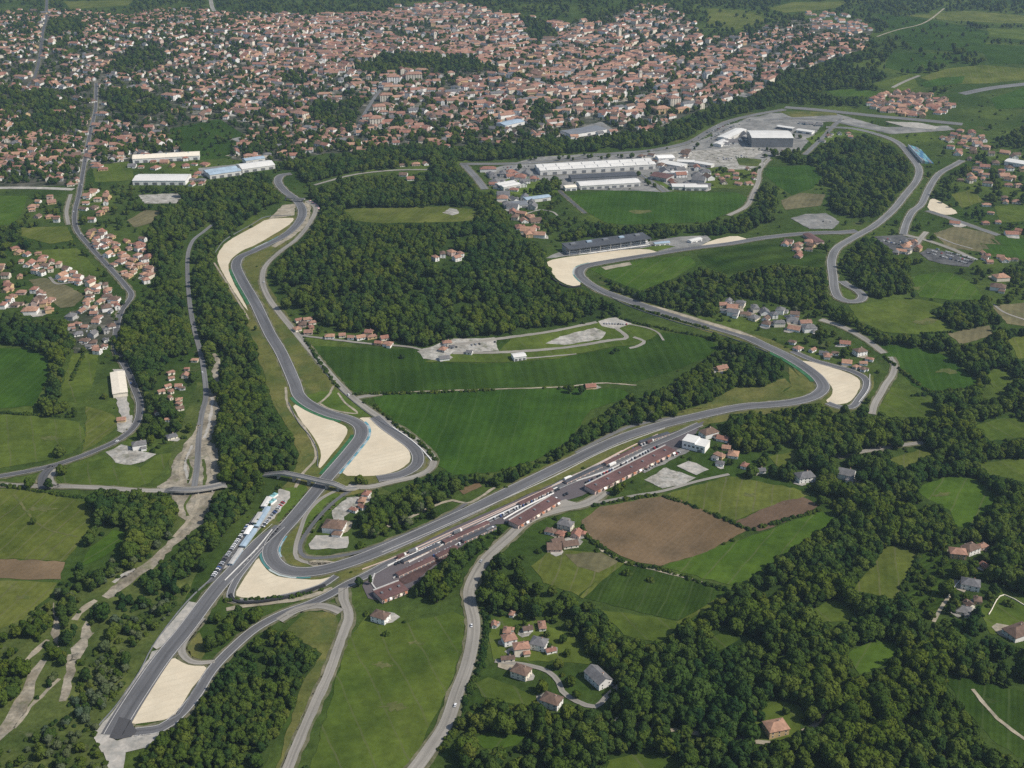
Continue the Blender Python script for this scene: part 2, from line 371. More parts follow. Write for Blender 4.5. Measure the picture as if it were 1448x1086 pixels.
def strip(name, C, w, mat, label=None, layer=3, z=None, parent=None, cat=None, kind='structure', mark=True, wobble=0.0):
    """a road-like strip along a ground line; w is a width or a list of (fraction, width)"""
    n = len(C); rr = random.Random(n)
    vs = []; uv = []; run = 0.0
    for i, c in enumerate(C):
        t = i / (n - 1)
        if isinstance(w, (int, float)): ww = w
        else:
            ww = w[-1][1]
            for (ta, wa), (tb, wb) in zip(w, w[1:]):
                if ta <= t <= tb: ww = wa + (wb - wa) * (t - ta) / max(1e-6, tb - ta); break
        a = C[max(i - 1, 0)]; b = C[min(i + 1, n - 1)]; L = math.dist(a, b) or 1
        nxv, nyv = -(b[1] - a[1]) / L, (b[0] - a[0]) / L
        if i: run += math.dist(C[i - 1], c)
        for s in (1, 0, -1):
            o = s * (ww / 2 + (rr.uniform(-wobble, wobble) if s else 0)); x = c[0] + nxv * o; y = c[1] + nyv * o
            vs.append((x, y, (float(height(x, y)) + LAYER[layer]) if z is None else z(t))); uv.append(((1 - s) / 2, run))
        if mark and i % 2 == 0: markline([c], ww)
    fs = []
    for i in range(n - 1):
        for q in (0, 1):
            a = i * 3 + q; fs.append((a, a + 1, a + 4, a + 3))
    m = bpy.data.meshes.new(name); m.from_pydata(vs, [], fs); m.materials.append(M[mat])
    ul = m.uv_layers.new(name='UVMap')
    ul.data.foreach_set('uv', [x for l in m.loops for x in uv[l.vertex_index]])
    m.update()
    if sum(p.normal.z for p in m.polygons) < 0: m.flip_normals()
    return tag(obj(name, m, parent), label, (cat or name.replace('_', ' ')) if parent is None and label else None, kind=kind if parent is None else None)
LINES = {}
def road(key, name, pts, w, mat, label, layer=3, edges=None, wobble=0.0, cat=None):
    """road through photo points; edges = width of painted edge lines"""
    C = spline([ground(*p) for p in pts]); LINES[key] = (C, w)
    if name in ('road', 'racetrack', 'service_road') and layer > 2 and not key.startswith('river'):
        W2 = w + 4.5 if isinstance(w, (int, float)) else [(a, b + 5) for a, b in w]
        strip('road_shoulder', C, W2, 'shoulder', 'worn grassy shoulder of the ' + label, 2, wobble=1.1, mark=False, cat='road shoulder')
    strip(name, C, w, mat, label, layer, wobble=wobble, cat=cat)
    if edges:
        ww = w if isinstance(w, (int, float)) else w[-2][1]
        for s in (1, -1):
            strip('edge_line', offset_line(C, s * (ww / 2 - .7)), edges, 'white', 'white painted edge line along ' + label, layer + 1, mark=False, cat='road marking')
    return C
def part_of(C, t0, t1):
    n = len(C); return C[int(t0 * (n - 1)):max(int(t0 * (n - 1)) + 2, int(t1 * (n - 1)) + 1)]
def near_t(C, u, v):
    x, y = ground(u, v); return min(range(len(C)), key=lambda i: (C[i][0] - x) ** 2 + (C[i][1] - y) ** 2) / (len(C) - 1)
def kerb(key, a, b, side, mat, label, w=1.6, gap=0.0):
    C, ww = LINES[key]; t0, t1 = sorted((near_t(C, *a), near_t(C, *b))); ww = ww if isinstance(ww, (int, float)) else ww[0][1]
    strip('kerb', offset_line(part_of(C, t0, t1), side * (ww / 2 + gap + w / 2)), w, mat, label, 4, mark=False, cat='kerb')
# ================================================================== LAYOUT: woods (class ids), fields, roads
WOODS = {}     # id -> (name phrase, density, kinds, scale)
def wood(i, pts, phrase, dens=1.0, pale=0.0, size=1.0):
    WOODS[i] = (phrase, dens, pale, size); paintpoly(pts, i)
wood(1, [(-5, 20), (60, 12), (180, 24), (240, 12), (330, 20), (440, 22), (540, 20), (600, 6), (640, 3), (720, 22), (800, 34), (860, 22), (900, 8), (945, 8), (980, 30), (1000, 60), (1060, 45), (1120, 25), (1180, 33), (1235, 43), (1220, 70), (1140, 95), (1060, 137), (1000, 152), (960, 168), (920, 187), (880, 187), (820, 197), (760, 197), (700, 207), (640, 206), (590, 212), (500, 217), (460, 217), (400, 228), (330, 226), (310, 217), (260, 228), (130, 232), (110, 262), (-5, 267)], 'among the houses of the town', .40, 0, .85)
WOODS[2] = ('in a wooded patch within the town', .9, 0, 1.0)
for p in ([(150, 100), (180, 74), (220, 66), (245, 85), (220, 100), (170, 107)], [(498, 103), (530, 85), (560, 77), (640, 82), (722, 98), (680, 106), (590, 99), (540, 108)],
          [(60, 30), (110, 28), (120, 45), (70, 48)], [(820, 20), (880, 12), (870, 30), (830, 36)], [(745, 150), (770, 143), (780, 165), (750, 172)], [(0, 130), (60, 130), (110, 150), (60, 165), (0, 160)],
          [(20, 165), (110, 160), (125, 185), (80, 190), (20, 190)], [(140, 130), (190, 128), (245, 150), (225, 165), (160, 160)], [(735, 25), (770, 30), (790, 55), (750, 60)], [(400, 105), (440, 110), (430, 122), (395, 118)],
          [(440, 150), (480, 143), (520, 145), (510, 168), (470, 182), (438, 170)], [(940, 65), (975, 70), (975, 85), (945, 84)]):
    paintpoly(p, 2)
wood(3, [(0, -40), (1460, -40), (1460, 0), (1460, 130), (1300, 135), (1150, 140), (1100, 165), (1060, 140), (1140, 97), (1222, 72), (1238, 43), (1180, 33), (1120, 25), (1060, 45), (1000, 60), (980, 30), (945, 8), (900, 8), (850, 20), (800, 30), (720, 20), (640, 2), (600, 4), (540, 18), (440, 20), (330, 18), (240, 8), (180, 20), (0, 5)], 'on the far wooded slopes behind the town', .22, 0, 1.1)
wood(4, [(640, 212), (700, 208), (760, 200), (830, 200), (880, 192), (920, 190), (965, 172), (1010, 155), (1065, 140), (1110, 100), (1190, 95), (1240, 100), (1250, 118), (1230, 150), (1190, 150), (1150, 150), (1090, 152), (1050, 165), (1000, 185), (960, 205), (900, 213), (830, 216), (760, 222), (700, 230), (660, 232)], 'in the belt of woods between town and speedway plain', .95)
wood(5, [(300, 262), (370, 242), (420, 234), (520, 219), (600, 208), (645, 215), (652, 245), (680, 265), (700, 285), (600, 285), (540, 262), (480, 262), (440, 264), (425, 250), (412, 243), (395, 246), (386, 256), (390, 275), (400, 282), (360, 305), (325, 330), (303, 352), (300, 322), (265, 330), (258, 300)], 'on the wooded ridge behind the northern hairpin', 1.0)
wood(6, [(300, 262), (258, 275), (215, 300), (212, 318), (205, 345), (200, 370), (215, 380), (222, 400), (225, 420), (195, 415), (186, 430), (170, 460), (172, 500), (190, 540), (205, 565), (200, 590), (195, 620), (230, 640), (250, 620), (262, 585), (225, 575), (222, 540), (240, 510), (270, 500), (275, 480), (265, 440), (258, 400), (255, 360), (265, 330), (300, 310)], 'in the wood between the valley road and the river', 1.0)
wood(7, [(275, 345), (303, 330), (302, 360), (318, 400), (340, 440), (352, 480), (372, 540), (378, 580), (395, 610), (412, 640), (420, 660), (400, 672), (375, 680), (352, 720), (330, 745), (300, 780), (270, 800), (240, 838), (205, 848), (198, 830), (225, 790), (260, 755), (290, 715), (318, 690), (312, 640), (302, 600), (298, 540), (290, 500), (283, 460), (274, 400)], 'on the wooded bank between river and racetrack', 1.0)
wood(8, [(436, 262), (470, 256), (530, 260), (560, 272), (620, 283), (660, 262), (700, 283), (722, 312), (770, 362), (792, 398), (830, 408), (874, 420), (886, 440), (870, 452), (840, 452), (800, 458), (740, 468), (680, 477), (650, 486), (600, 488), (540, 482), (480, 466), (440, 452), (405, 425), (388, 392), (392, 360), (420, 330), (448, 296)], 'on the dense wooded hill inside the circuit', 1.05)
WOODS[21] = ('around the small houses at the hill foot', .25, 0, .8); 
wood(9, [(790, 325), (860, 319), (1000, 316), (1050, 297), (1072, 262), (1100, 275), (1092, 312), (1060, 328), (980, 338), (912, 340), (895, 335), (830, 336), (790, 345)], 'in the wood behind the dark-roofed trackside stand', 1.0)
wood(10, [(852, 392), (875, 392), (900, 412), (940, 398), (960, 400), (1000, 380), (1030, 392), (1100, 372), (1165, 385), (1175, 410), (1170, 432), (1140, 440), (1100, 430), (1050, 420), (1020, 452), (980, 446), (920, 432), (870, 416)], 'on the brushy slope above the eastern straight', .7, .1, .8)
wood(11, [(1108, 225), (1170, 205), (1240, 193), (1282, 215), (1290, 245), (1270, 282), (1240, 308), (1200, 310), (1172, 292), (1180, 262), (1140, 265), (1120, 250)], 'in the wood enclosed by the eastern track loop', 1.0)
wood(12, [(1186, 352), (1222, 344), (1282, 366), (1292, 390), (1288, 415), (1250, 424), (1222, 416), (1196, 395)], 'in the copse inside the hairpin turn', 1.0)
wood(13, [(1308, 436), (1340, 428), (1392, 432), (1432, 450), (1420, 460), (1385, 465), (1350, 470), (1312, 450)], 'in the copse between the eastern pastures', 1.0)
wood(14, [(1295, 250), (1330, 235), (1360, 222), (1455, 180), (1455, 480), (1400, 425), (1380, 395), (1300, 350), (1350, 330)], 'on the wooded eastern edge of the valley', .36, 0, .9)
wood(15, [(1155, 430), (1250, 470), (1330, 482), (1362, 492), (1400, 472), (1455, 470), (1455, 620), (1440, 590), (1400, 590), (1360, 600), (1325, 590), (1322, 560), (1385, 545), (1340, 502), (1240, 490), (1180, 455)], 'in the tree belt beside the eastern pastures', .95)
wood(16, [(1035, 592), (1110, 572), (1180, 578), (1240, 586), (1300, 600), (1310, 612), (1240, 632), (1150, 640), (1100, 628), (1060, 645), (1025, 628)], 'in the wood below the gravel-filled eastern corner', 1.1)
wood(17, [(860, 1015), (880, 900), (960, 905), (1050, 832), (1190, 738), (1195, 705), (1080, 672), (1070, 655), (1150, 640), (1240, 632), (1310, 612), (1330, 590), (1400, 590), (1455, 600), (1455, 1095), (700, 1095), (640, 1090), (660, 1040), (690, 1000), (780, 1012), (850, 1000)], 'in the large wood filling the south-east corner', 1.0)
wood(18, [(690, 790), (720, 785), (760, 830), (820, 850), (880, 895), (900, 930), (900, 1000), (870, 1005), (840, 930), (830, 905), (790, 890), (700, 870), (680, 860)], 'in the tree belt round the brown-roofed hamlet', .95)
wood(19, [(300, 940), (330, 912), (400, 888), (425, 900), (455, 920), (420, 990), (385, 1050), (365, 1090), (190, 1095), (215, 1050), (250, 1015)], 'in the wood south of the southern loop', 1.35, 0, .62)
wood(20, [(285, 880), (310, 868), (350, 862), (372, 870), (362, 885), (320, 912), (290, 925), (282, 905)], 'in the small copse inside the southern loop', 1.2, 0, .7)
wood(22, [(500, 720), (560, 700), (640, 670), (740, 660), (830, 610), (880, 575), (960, 545), (1000, 510), (1030, 480), (1080, 490), (1108, 520), (1105, 545), (1060, 555), (1000, 570), (940, 595), (860, 622), (780, 655), (720, 690), (660, 690), (600, 735), (560, 760), (510, 760)], 'on the bushy bank above the pit straight', .8, .05, .85)
wood(23, [(-5, 460), (40, 450), (100, 465), (102, 495), (90, 530), (80, 570), (55, 580), (70, 540), (72, 505), (40, 490), (-5, 488)], 'in the grove west of the roadside village', .9)
wood(24, [(125, 700), (180, 695), (245, 695), (255, 730), (230, 770), (200, 800), (165, 810), (180, 770), (185, 745), (145, 745), (125, 775), (105, 805), (95, 800), (130, 750)], 'in the riverside wood west of the stream', .85)
W25 = 'in the riverside scrub of the south-west corner'
for q in ([(-5, 905), (40, 870), (62, 842), (70, 855), (71, 895), (55, 913), (30, 933), (34, 960), (30, 985), (15, 1005), (-5, 1018)], [(82, 832), (100, 802), (150, 800), (192, 782), (186, 802), (160, 822), (145, 842), (112, 868), (96, 872), (80, 860)], [(86, 870), (106, 880), (106, 905), (88, 920), (84, 890)],
          [(62, 907), (78, 917), (92, 917), (92, 940), (76, 952), (64, 935)], [(125, 872), (150, 848), (170, 824), (186, 828), (182, 850), (207, 856), (196, 868), (170, 862), (152, 882), (132, 892)], [(205, 848), (240, 838), (262, 822), (285, 800), (275, 795), (240, 830), (215, 838)]):
    wood(25, q, W25, .95, .06, .85)
for q in ([(150, 884), (200, 862), (240, 838), (268, 832), (250, 862), (220, 890), (188, 918), (160, 908)], [(102, 935), (150, 915), (172, 925), (186, 942), (165, 988), (140, 1012), (108, 1012), (92, 990)], [(-5, 1072), (40, 1042), (70, 1022), (110, 1008), (148, 1005), (140, 1030), (150, 1064), (165, 1095), (-5, 1095)],
          [(36, 985), (60, 960), (82, 958), (60, 990), (40, 1005)], [(140, 800), (200, 790), (240, 760), (262, 765), (235, 790), (190, 830), (150, 870), (120, 880), (150, 840)]):
    wood(26, q, 'in the pale scrub beside the southern straight', .5, .5, .62)
wood(27, [(588, 848), (592, 822), (615, 800), (650, 775), (669, 757), (695, 739), (714, 746), (702, 770), (680, 798), (660, 840), (620, 852)], 'in the grove behind the paddock', 1.0)
wood(28, [(786, 690), (800, 678), (830, 690), (838, 708), (800, 716), (786, 708)], 'in the clump beside the pit buildings', 1.2)
wood(29, [(795, 395), (830, 405), (855, 440), (830, 452), (800, 458), (760, 440)], 'at the eastern foot of the wooded hill', 1.0)
wood(30, [(-5, 322), (20, 322), (50, 352), (30, 355), (-5, 350)], 'beside the western fields', .6)
wood(31, [(30, 330), (100, 338), (125, 390), (110, 392), (85, 352), (30, 350)], 'in the hedge between the western fields', .7, 0, .8)
wood(32, [(60, 545), (110, 560), (120, 592), (60, 592)], 'in the copse between the western meadows', .8, 0, .9)
wood(33, [(1240, 690), (1300, 655), (1330, 600), (1380, 590), (1375, 650), (1300, 690), (1310, 720), (1345, 745), (1330, 770), (1260, 765), (1240, 740)], 'in the wood round the eastern meadow', 1.1)
wood(34, [(1140, 660), (1225, 650), (1240, 690), (1235, 715), (1160, 700), (1110, 680)], 'around the two stone-roofed houses', .7)
wood(35, [(210, 268), (260, 262), (300, 258), (300, 300), (262, 300), (225, 312), (190, 305), (180, 285)], 'around the western clearing', .7)
wood(36, [(600, 475), (640, 484), (600, 490), (540, 484)], 'along the hill foot', .5)
wood(37, [(120, 262), (210, 265), (195, 300), (160, 310), (130, 330), (118, 300)], 'among the houses east of the valley road', .3, 0, .7)
wood(38, [(670, 265), (700, 250), (790, 270), (800, 300), (840, 320), (790, 345), (740, 340), (720, 312)], 'among the houses beside the works yards', .35, 0, .8)
# ---- fields
def field(pts, mat, label, layer=1, name='farm_field', **kw): return patch(name, pts, mat, label, layer, cat='field', **kw)
patch('town_ground', [(-60, 20), (60, 12), (180, 24), (240, 12), (330, 20), (440, 22), (540, 20), (600, 6), (640, 3), (720, 22), (800, 34), (860, 22), (900, 8), (945, 8), (980, 30), (1000, 60), (1060, 45), (1120, 25), (1180, 33), (1235, 43), (1220, 70), (1140, 95), (1060, 137), (1000, 152), (960, 168), (920, 187), (880, 187), (820, 197), (760, 197), (700, 207), (640, 206), (590, 212), (500, 217), (460, 217), (400, 228), (330, 226), (310, 217), (260, 228), (130, 232), (110, 262), (-60, 267)], 'town', 'grey-green ground of streets and gardens under the town', 0, clear=None, step=40)
patch('woodland_ground', [(436, 262), (470, 256), (530, 260), (560, 272), (620, 283), (660, 262), (700, 283), (722, 312), (770, 362), (792, 398), (830, 408), (874, 420), (886, 440), (870, 452), (800, 458), (740, 468), (650, 484), (600, 486), (540, 480), (480, 464), (440, 450), (408, 425), (392, 392), (394, 360), (422, 330), (448, 296)], 'woodfloor', 'dark leaf-covered floor of the hill wood', 0, clear=None)
patch('woodland_ground', [(885, 1000), (885, 910), (960, 910), (1050, 838), (1190, 742), (1240, 700), (1310, 615), (1400, 595), (1520, 600), (1520, 1130), (690, 1130), (700, 1040), (850, 1010)], 'woodfloor', 'dark floor of the south-eastern wood', 0, clear=None)
patch('woodland_ground', [(300, 942), (330, 914), (400, 890), (425, 902), (455, 922), (420, 990), (385, 1050), (365, 1110), (190, 1110), (215, 1052), (250, 1017)], 'woodfloor', 'dark floor of the wood south of the loop', 0, clear=None)
patch('scrub_ground', [(-40, 905), (40, 870), (80, 842), (160, 805), (262, 800), (290, 790), (255, 860), (215, 920), (165, 1000), (135, 1040), (165, 1120), (-60, 1120)], 'scrub', 'patchy scrubland beside the stream', 0, clear=None)
patch('scrub_ground', [(240, 640), (262, 585), (280, 540), (300, 545), (318, 650), (318, 690), (270, 745), (215, 800), (180, 820), (170, 810), (240, 750)], 'scrub', 'patchy scrub along the gravel river', 0, clear=None)
F_ = field
F_([(-30, 277), (40, 277), (28, 308), (15, 318), (-30, 320)], 'bright', 'green field at the western edge below the white wall')
F_([(30, 322), (95, 320), (104, 340), (70, 345), (30, 334)], 'olive', 'olive strip field west of the valley road bend')
F_([(50, 354), (110, 351), (142, 388), (120, 393), (85, 374), (55, 362)], 'pasture', 'green field west of the long straight valley road')
F_([(40, 396), (62, 393), (90, 402), (121, 418), (105, 433), (85, 436), (60, 416)], 'tan', 'olive-tan meadow beside the hillside terrace houses')
F_([(-30, 492), (45, 493), (70, 510), (66, 540), (48, 574), (-30, 580)], 'lush', 'vivid green crop at the western edge')
F_([(103, 500), (140, 498), (135, 530), (120, 570), (84, 568), (92, 530)], 'pasture', 'green paddock dotted with pale animals or bales')
F_([(-30, 586), (40, 588), (112, 597), (122, 615), (104, 640), (70, 650), (-30, 668)], 'pasture', 'wide green meadow above the western road junction')
F_([(122, 575), (150, 582), (165, 592), (165, 605), (140, 625), (116, 640), (122, 610)], 'olive', 'olive bank beside the pale works yard')
F_([(95, 664), (150, 647), (198, 662), (226, 642), (244, 640), (228, 670), (213, 682), (190, 690), (90, 685), (80, 675)], 'pasture', 'green meadow north of the river bridge lane')
F_([(-30, 691), (50, 693), (100, 706), (132, 712), (124, 750), (94, 793), (-30, 789)], 'olive', 'mown olive-green hay field south of the bridge lane')
F_([(-30, 790), (92, 794), (85, 820), (-30, 818)], 'soil', 'strip of bare brown soil at the western edge')
F_([(-30, 821), (80, 823), (72, 842), (30, 878), (-30, 900)], 'olive', 'mown green field below the brown strip')
F_([(160, 750), (182, 752), (170, 772), (140, 792), (112, 802), (126, 776)], 'bright', 'small green clearing by the riverside wood')
F_([(442, 489), (520, 492), (590, 494), (604, 514), (700, 514), (780, 509), (870, 491), (905, 488), (935, 470), (1000, 478), (1016, 491), (1000, 505), (960, 522), (900, 540), (800, 545), (700, 549), (500, 556), (470, 526)], 'lush2', 'deep green crop field inside the circuit above the hedge line')
F_([(527, 562), (562, 557), (720, 551), (800, 549), (878, 550), (895, 560), (832, 582), (820, 602), (805, 622), (760, 650), (700, 668), (640, 672), (615, 655), (600, 632), (560, 600), (535, 578)], 'lush', 'large deep green crop field inside the circuit below the hedge line')
F_([(800, 277), (860, 269), (960, 272), (1040, 272), (1058, 280), (1046, 294), (1000, 314), (900, 318), (860, 317), (830, 300)], 'lush', 'bright green crop field in front of the long white warehouse')
F_([(1086, 237), (1148, 233), (1163, 250), (1150, 266), (1120, 276), (1098, 262), (1082, 248)], 'lush', 'green meadow beside the lane bend')
F_([(1104, 284), (1130, 273), (1168, 275), (1160, 291), (1110, 297)], 'tan', 'olive-tan clearing below the lane bend')
F_([(835, 380), (920, 366), (975, 362), (985, 375), (950, 395), (905, 412), (880, 402), (850, 390)], 'bright', 'grassy slope inside the eastern hairpin straight')
F_([(985, 360), (1060, 346), (1140, 346), (1172, 364), (1160, 378), (1100, 372), (1030, 388), (1000, 378)], 'vine', 'dark planted rows on the slope below the northern straight')
F_([(1288, 392), (1320, 385), (1345, 386), (1375, 400), (1393, 424), (1340, 424), (1300, 420)], 'bright', 'bright green paddock under the crowded car park')
F_([(1200, 432), (1260, 425), (1300, 423), (1336, 431), (1312, 440), (1348, 468), (1300, 473), (1250, 470), (1215, 455)], 'pasture', 'green pasture beside the hairpin turn')
F_([(1340, 472), (1400, 460), (1404, 474), (1380, 482), (1358, 487)], 'tan', 'olive fallow field below the copse')
F_([(1400, 432), (1455, 428), (1490, 440), (1455, 462), (1425, 458)], 'tan', 'tan track-side field at the eastern edge')
F_([(1240, 490), (1275, 488), (1338, 502), (1382, 540), (1375, 546), (1322, 558), (1290, 545), (1272, 520)], 'lush', 'dark green meadow east of the pale lane')
F_([(1240, 582), (1262, 546), (1310, 562), (1322, 580), (1300, 590), (1260, 590)], 'pasture', 'green clearing below the pale lane')
F_([(1292, 690), (1340, 674), (1370, 674), (1408, 695), (1411, 710), (1368, 747), (1350, 744), (1345, 722), (1310, 706)], 'bright', 'rounded green meadow enclosed by the eastern woods')
F_([(1376, 602), (1420, 591), (1480, 600), (1480, 615), (1400, 624)], 'pasture', 'upper green clearing at the eastern edge')
F_([(1380, 656), (1440, 648), (1490, 650), (1490, 690), (1400, 672)], 'pasture', 'lower green clearing at the eastern edge')
F_([(822, 737), (850, 716), (940, 701), (955, 704), (1060, 748), (1000, 780), (935, 800), (900, 796), (850, 771), (830, 756)], 'soil', 'large ploughed brown field below the paddock')
F_([(942, 699), (1030, 673), (1120, 690), (1148, 700), (1085, 718), (1035, 738)], 'olive', 'olive-green field above the ploughed soil')
F_([(1035, 740), (1085, 717), (1130, 701), (1158, 714), (1150, 722), (1075, 752), (1062, 750)], 'soil2', 'narrow ploughed brown strip beside the large brown field')
F_([(937, 802), (1075, 754), (1160, 723), (1184, 735), (1130, 770), (1040, 830), (960, 808)], 'bright', 'green pasture below the brown fields')
F_([(752, 800), (780, 778), (850, 780), (878, 795), (820, 842), (770, 825)], 'olive', 'olive meadow with a worn tan patch below the purple-roofed cottages')
F_([(800, 784), (850, 781), (873, 795), (848, 810), (815, 800)], 'tan', 'worn tan patch in the olive meadow', 2)
F_([(822, 845), (880, 796), (940, 806), (1033, 838), (960, 878), (880, 860)], 'crop', 'dark green row crop below the brown field')
F_([(847, 862), (920, 872), (965, 880), (935, 910), (885, 900)], 'pasture', 'green triangle of meadow under the row crop')
F_([(1206, 835), (1256, 770), (1302, 780), (1270, 850)], 'olive', 'striped mown field between the south-eastern woods')
F_([(1275, 850), (1306, 782), (1360, 790), (1350, 810), (1325, 870), (1300, 880)], 'vine', 'planted dark rows beside the striped field', clear=39)
WOODS[39] = ('in the planted rows', .25, 0, .5)
F_([(1196, 925), (1245, 901), (1278, 915), (1240, 948), (1215, 955)], 'bright', 'bright green glade deep in the south-eastern wood')
F_([(1150, 862), (1180, 846), (1213, 864), (1200, 880), (1160, 880)], 'pasture', 'small dim glade in the south-eastern wood')
F_([(1335, 956), (1380, 963), (1500, 990), (1500, 1110), (1440, 1072), (1400, 1042), (1362, 1000)], 'crop', 'sloping field with wheel tracks in the south-east corner')
F_([(1388, 862), (1412, 832), (1500, 860), (1500, 890), (1400, 897)], 'pasture', 'green paddock beside the big brown-roofed farmhouse')
F_([(490, 905), (520, 868), (570, 882), (640, 866), (657, 872), (657, 900), (640, 960), (602, 1040), (560, 1130), (425, 1130), (470, 985)], 'pasture', 'long rough green meadow between the two southern roads')
F_([(432, 864), (474, 868), (479, 890), (458, 950), (428, 1030), (400, 1110), (385, 1110), (425, 970), (455, 925), (405, 892)], 'verge', 'dry grass strip beside the straight pale farm road')
F_([(668, 1046), (690, 1036), (745, 1038), (730, 1055), (682, 1060)], 'bright', 'yellow-green mown oval in the southern wood')
F_([(672, 966), (690, 958), (765, 985), (742, 1000), (682, 985)], 'pasture', 'small green paddock left of the brown-roofed cottage')
F_([(690, 872), (740, 870), (810, 900), (840, 940), (780, 935), (700, 935), (690, 900)], 'pasture', 'garden lawns round the hamlet', clear=40)
WOODS[40] = ('in the gardens of the brown-roofed hamlet', .16, 0, .5)
F_([(860, 1075), (900, 1066), (960, 1072), (960, 1110), (850, 1110)], 'pasture', 'clearing at the southern edge')
F_([(1000, 570), (1040, 548), (1075, 548), (1108, 535), (1120, 545), (1095, 560), (1050, 572), (990, 585), (950, 586)], 'verge', 'dry grass infield inside the eastern corner')
F_([(1115, 518), (1135, 535), (1150, 545), (1142, 557), (1110, 565), (1090, 563), (1118, 548)], 'verge', 'grass infield tip inside the eastern corner')
F_([(486, 297), (500, 295), (560, 294), (640, 292), (676, 298), (668, 312), (640, 314), (600, 315), (540, 316), (500, 312)], 'olive', 'tan hilltop meadow in the wooded hill')
F_([(240, 182), (310, 168), (348, 192), (328, 223), (285, 226), (245, 206)], 'lush2', 'dark green field between the town houses and warehouses', clear=41)
WOODS[41] = ('in the dark green field', .12, 0, .7)
F_([(130, 234), (185, 228), (190, 255), (135, 258)], 'pasture', 'lawns with pale paths beside the two pale warehouses')
F_([(180, 312), (205, 297), (228, 298), (215, 315), (190, 322)], 'tan', 'tan clearing in the western woods')
F_([(1300, 110), (1340, 97), (1390, 92), (1460, 98), (1460, 112), (1400, 118), (1330, 120)], 'olive', 'olive-tan field beyond the far village')
F_([(1300, 118), (1330, 110), (1365, 108), (1360, 118), (1310, 124)], 'lush', 'green field beyond the far village', 2)
F_([(1170, 128), (1210, 126), (1245, 130), (1235, 137), (1180, 136)], 'bright', 'green strip between woods and the far village')
F_([(1235, 118), (1290, 104), (1300, 124), (1262, 130), (1245, 126)], 'pasture', 'green slope north of the far village')
F_([(1380, 62), (1460, 66), (1480, 92), (1400, 90)], 'lush2', 'dark green hillside field at the far eastern edge')
F_([(1405, 292), (1460, 288), (1470, 312), (1415, 315)], 'pasture', 'green plot below the eastern suburb')
F_([(1345, 275), (1375, 268), (1390, 285), (1360, 295)], 'olive', 'olive plot beside the eastern junction')
F_([(1425, 480), (1470, 470), (1480, 500), (1440, 508)], 'olive', 'small clearing in the eastern tree belt')
F_([(1395, 530), (1420, 522), (1432, 540), (1405, 550)], 'pasture', 'small green gap in the eastern tree belt')
F_([(1085, 645), (1120, 640), (1135, 650), (1100, 660)], 'olive', 'meadow strip under the eastern wood')
F_([(1255, 650), (1300, 636), (1320, 642), (1280, 662)], 'olive', 'rough grass strip below the pale eastern lane')
F_([(1000, 905), (1030, 890), (1045, 905), (1015, 922)], 'pasture', 'dim clearing west of the glades')
F_([(1060, 1000), (1100, 990), (1135, 1000), (1130, 1050), (1080, 1052), (1058, 1040)], 'pasture', 'garden clearing round the lone cottage', clear=40)
F_([(1400, 140), (1460, 120), (1470, 150), (1410, 155)], 'lush', 'green field at the far eastern edge')
F_([(1320, 330), (1350, 320), (1400, 330), (1420, 345), (1390, 357), (1340, 350)], 'tan', 'tan yard field east of the car park')
F_([(1376, 342), (1420, 333), (1490, 345), (1490, 372), (1430, 365), (1385, 355)], 'lush', 'green meadow at the eastern edge below the service road')
for i, p in enumerate([[(90, 2), (190, 0), (180, 8), (100, 13)], [(1280, 22), (1370, 15), (1470, 24), (1470, 34), (1350, 30)], [(1085, 12), (1120, 3), (1200, 2), (1180, 12), (1110, 18)], [(1395, 40), (1460, 42), (1460, 58), (1400, 52)]]):
    F_(p, ['olive', 'olive', 'olive', 'pasture'][i], ['olive field at the far north-western edge', 'long olive field near the far eastern horizon', 'olive field at the far northern edge', 'green field on the far eastern slope'][i])
for i, p in enumerate([[(1240, 20), (1330, 30), (1400, 45), (1390, 75), (1290, 70), (1260, 45)], [(1000, 12), (1060, 15), (1085, 30), (1040, 42), (1000, 35)], [(1260, 75), (1380, 78), (1330, 95), (1290, 105), (1250, 95)]]):
    F_(p, ['lush2', 'olive', 'lush2'][i], ['dark green vineyard slope on the far hill', 'muted green field above the town', 'dark green field on the lower far slope'][i], clear=42)
WOODS[46] = ('between the works halls', .9, 0, .9); WOODS[47] = ('in the orchard plots below the stony lots', .4, 0, .7)
WOODS[42] = ('in the far fields', .04, 0, .8)
# ---- verges and trackside ground
patch('grass_verge', [(312, 352), (360, 312), (420, 300), (445, 300), (440, 325), (405, 345), (385, 360), (376, 378), (375, 395), (395, 430), (425, 470), (455, 512), (500, 560), (560, 605), (600, 640), (612, 658), (585, 676), (540, 690), (500, 700), (470, 705), (440, 730), (420, 760), (425, 790), (470, 790), (560, 760), (700, 695), (860, 615), (970, 580), (1085, 558), (1140, 548), (1120, 515), (1080, 490), (1000, 470), (880, 428), (830, 405), (850, 405), (890, 420), (1000, 455), (1090, 480), (1140, 505), (1180, 520), (1235, 530), (1235, 550), (1205, 585), (1120, 580), (1000, 600), (880, 640), (700, 720), (560, 790), (490, 830), (430, 850), (330, 860), (325, 835), (350, 800), (375, 740), (400, 690), (425, 650), (410, 610), (385, 570), (375, 530), (350, 480), (325, 430), (305, 390)], 'verge', 'grass verges lining the racetrack', 1, clear=None)
patch('grass_verge', [(372, 480), (380, 478), (408, 545), (440, 590), (455, 640), (448, 672), (415, 672), (425, 640), (400, 590), (375, 540)], 'verge', 'dry sloping bank beside the downhill straight', 2)
patch('grass_verge', [(386, 440), (400, 452), (445, 512), (476, 545), (470, 552), (430, 560), (420, 535), (400, 490)], 'verge', 'dry bank between racetrack and service road', 2)
patch('grass_verge', [(428, 560), (472, 550), (500, 566), (525, 588), (505, 590), (440, 572)], 'grass', 'grass wedge beside the chicane', 2)
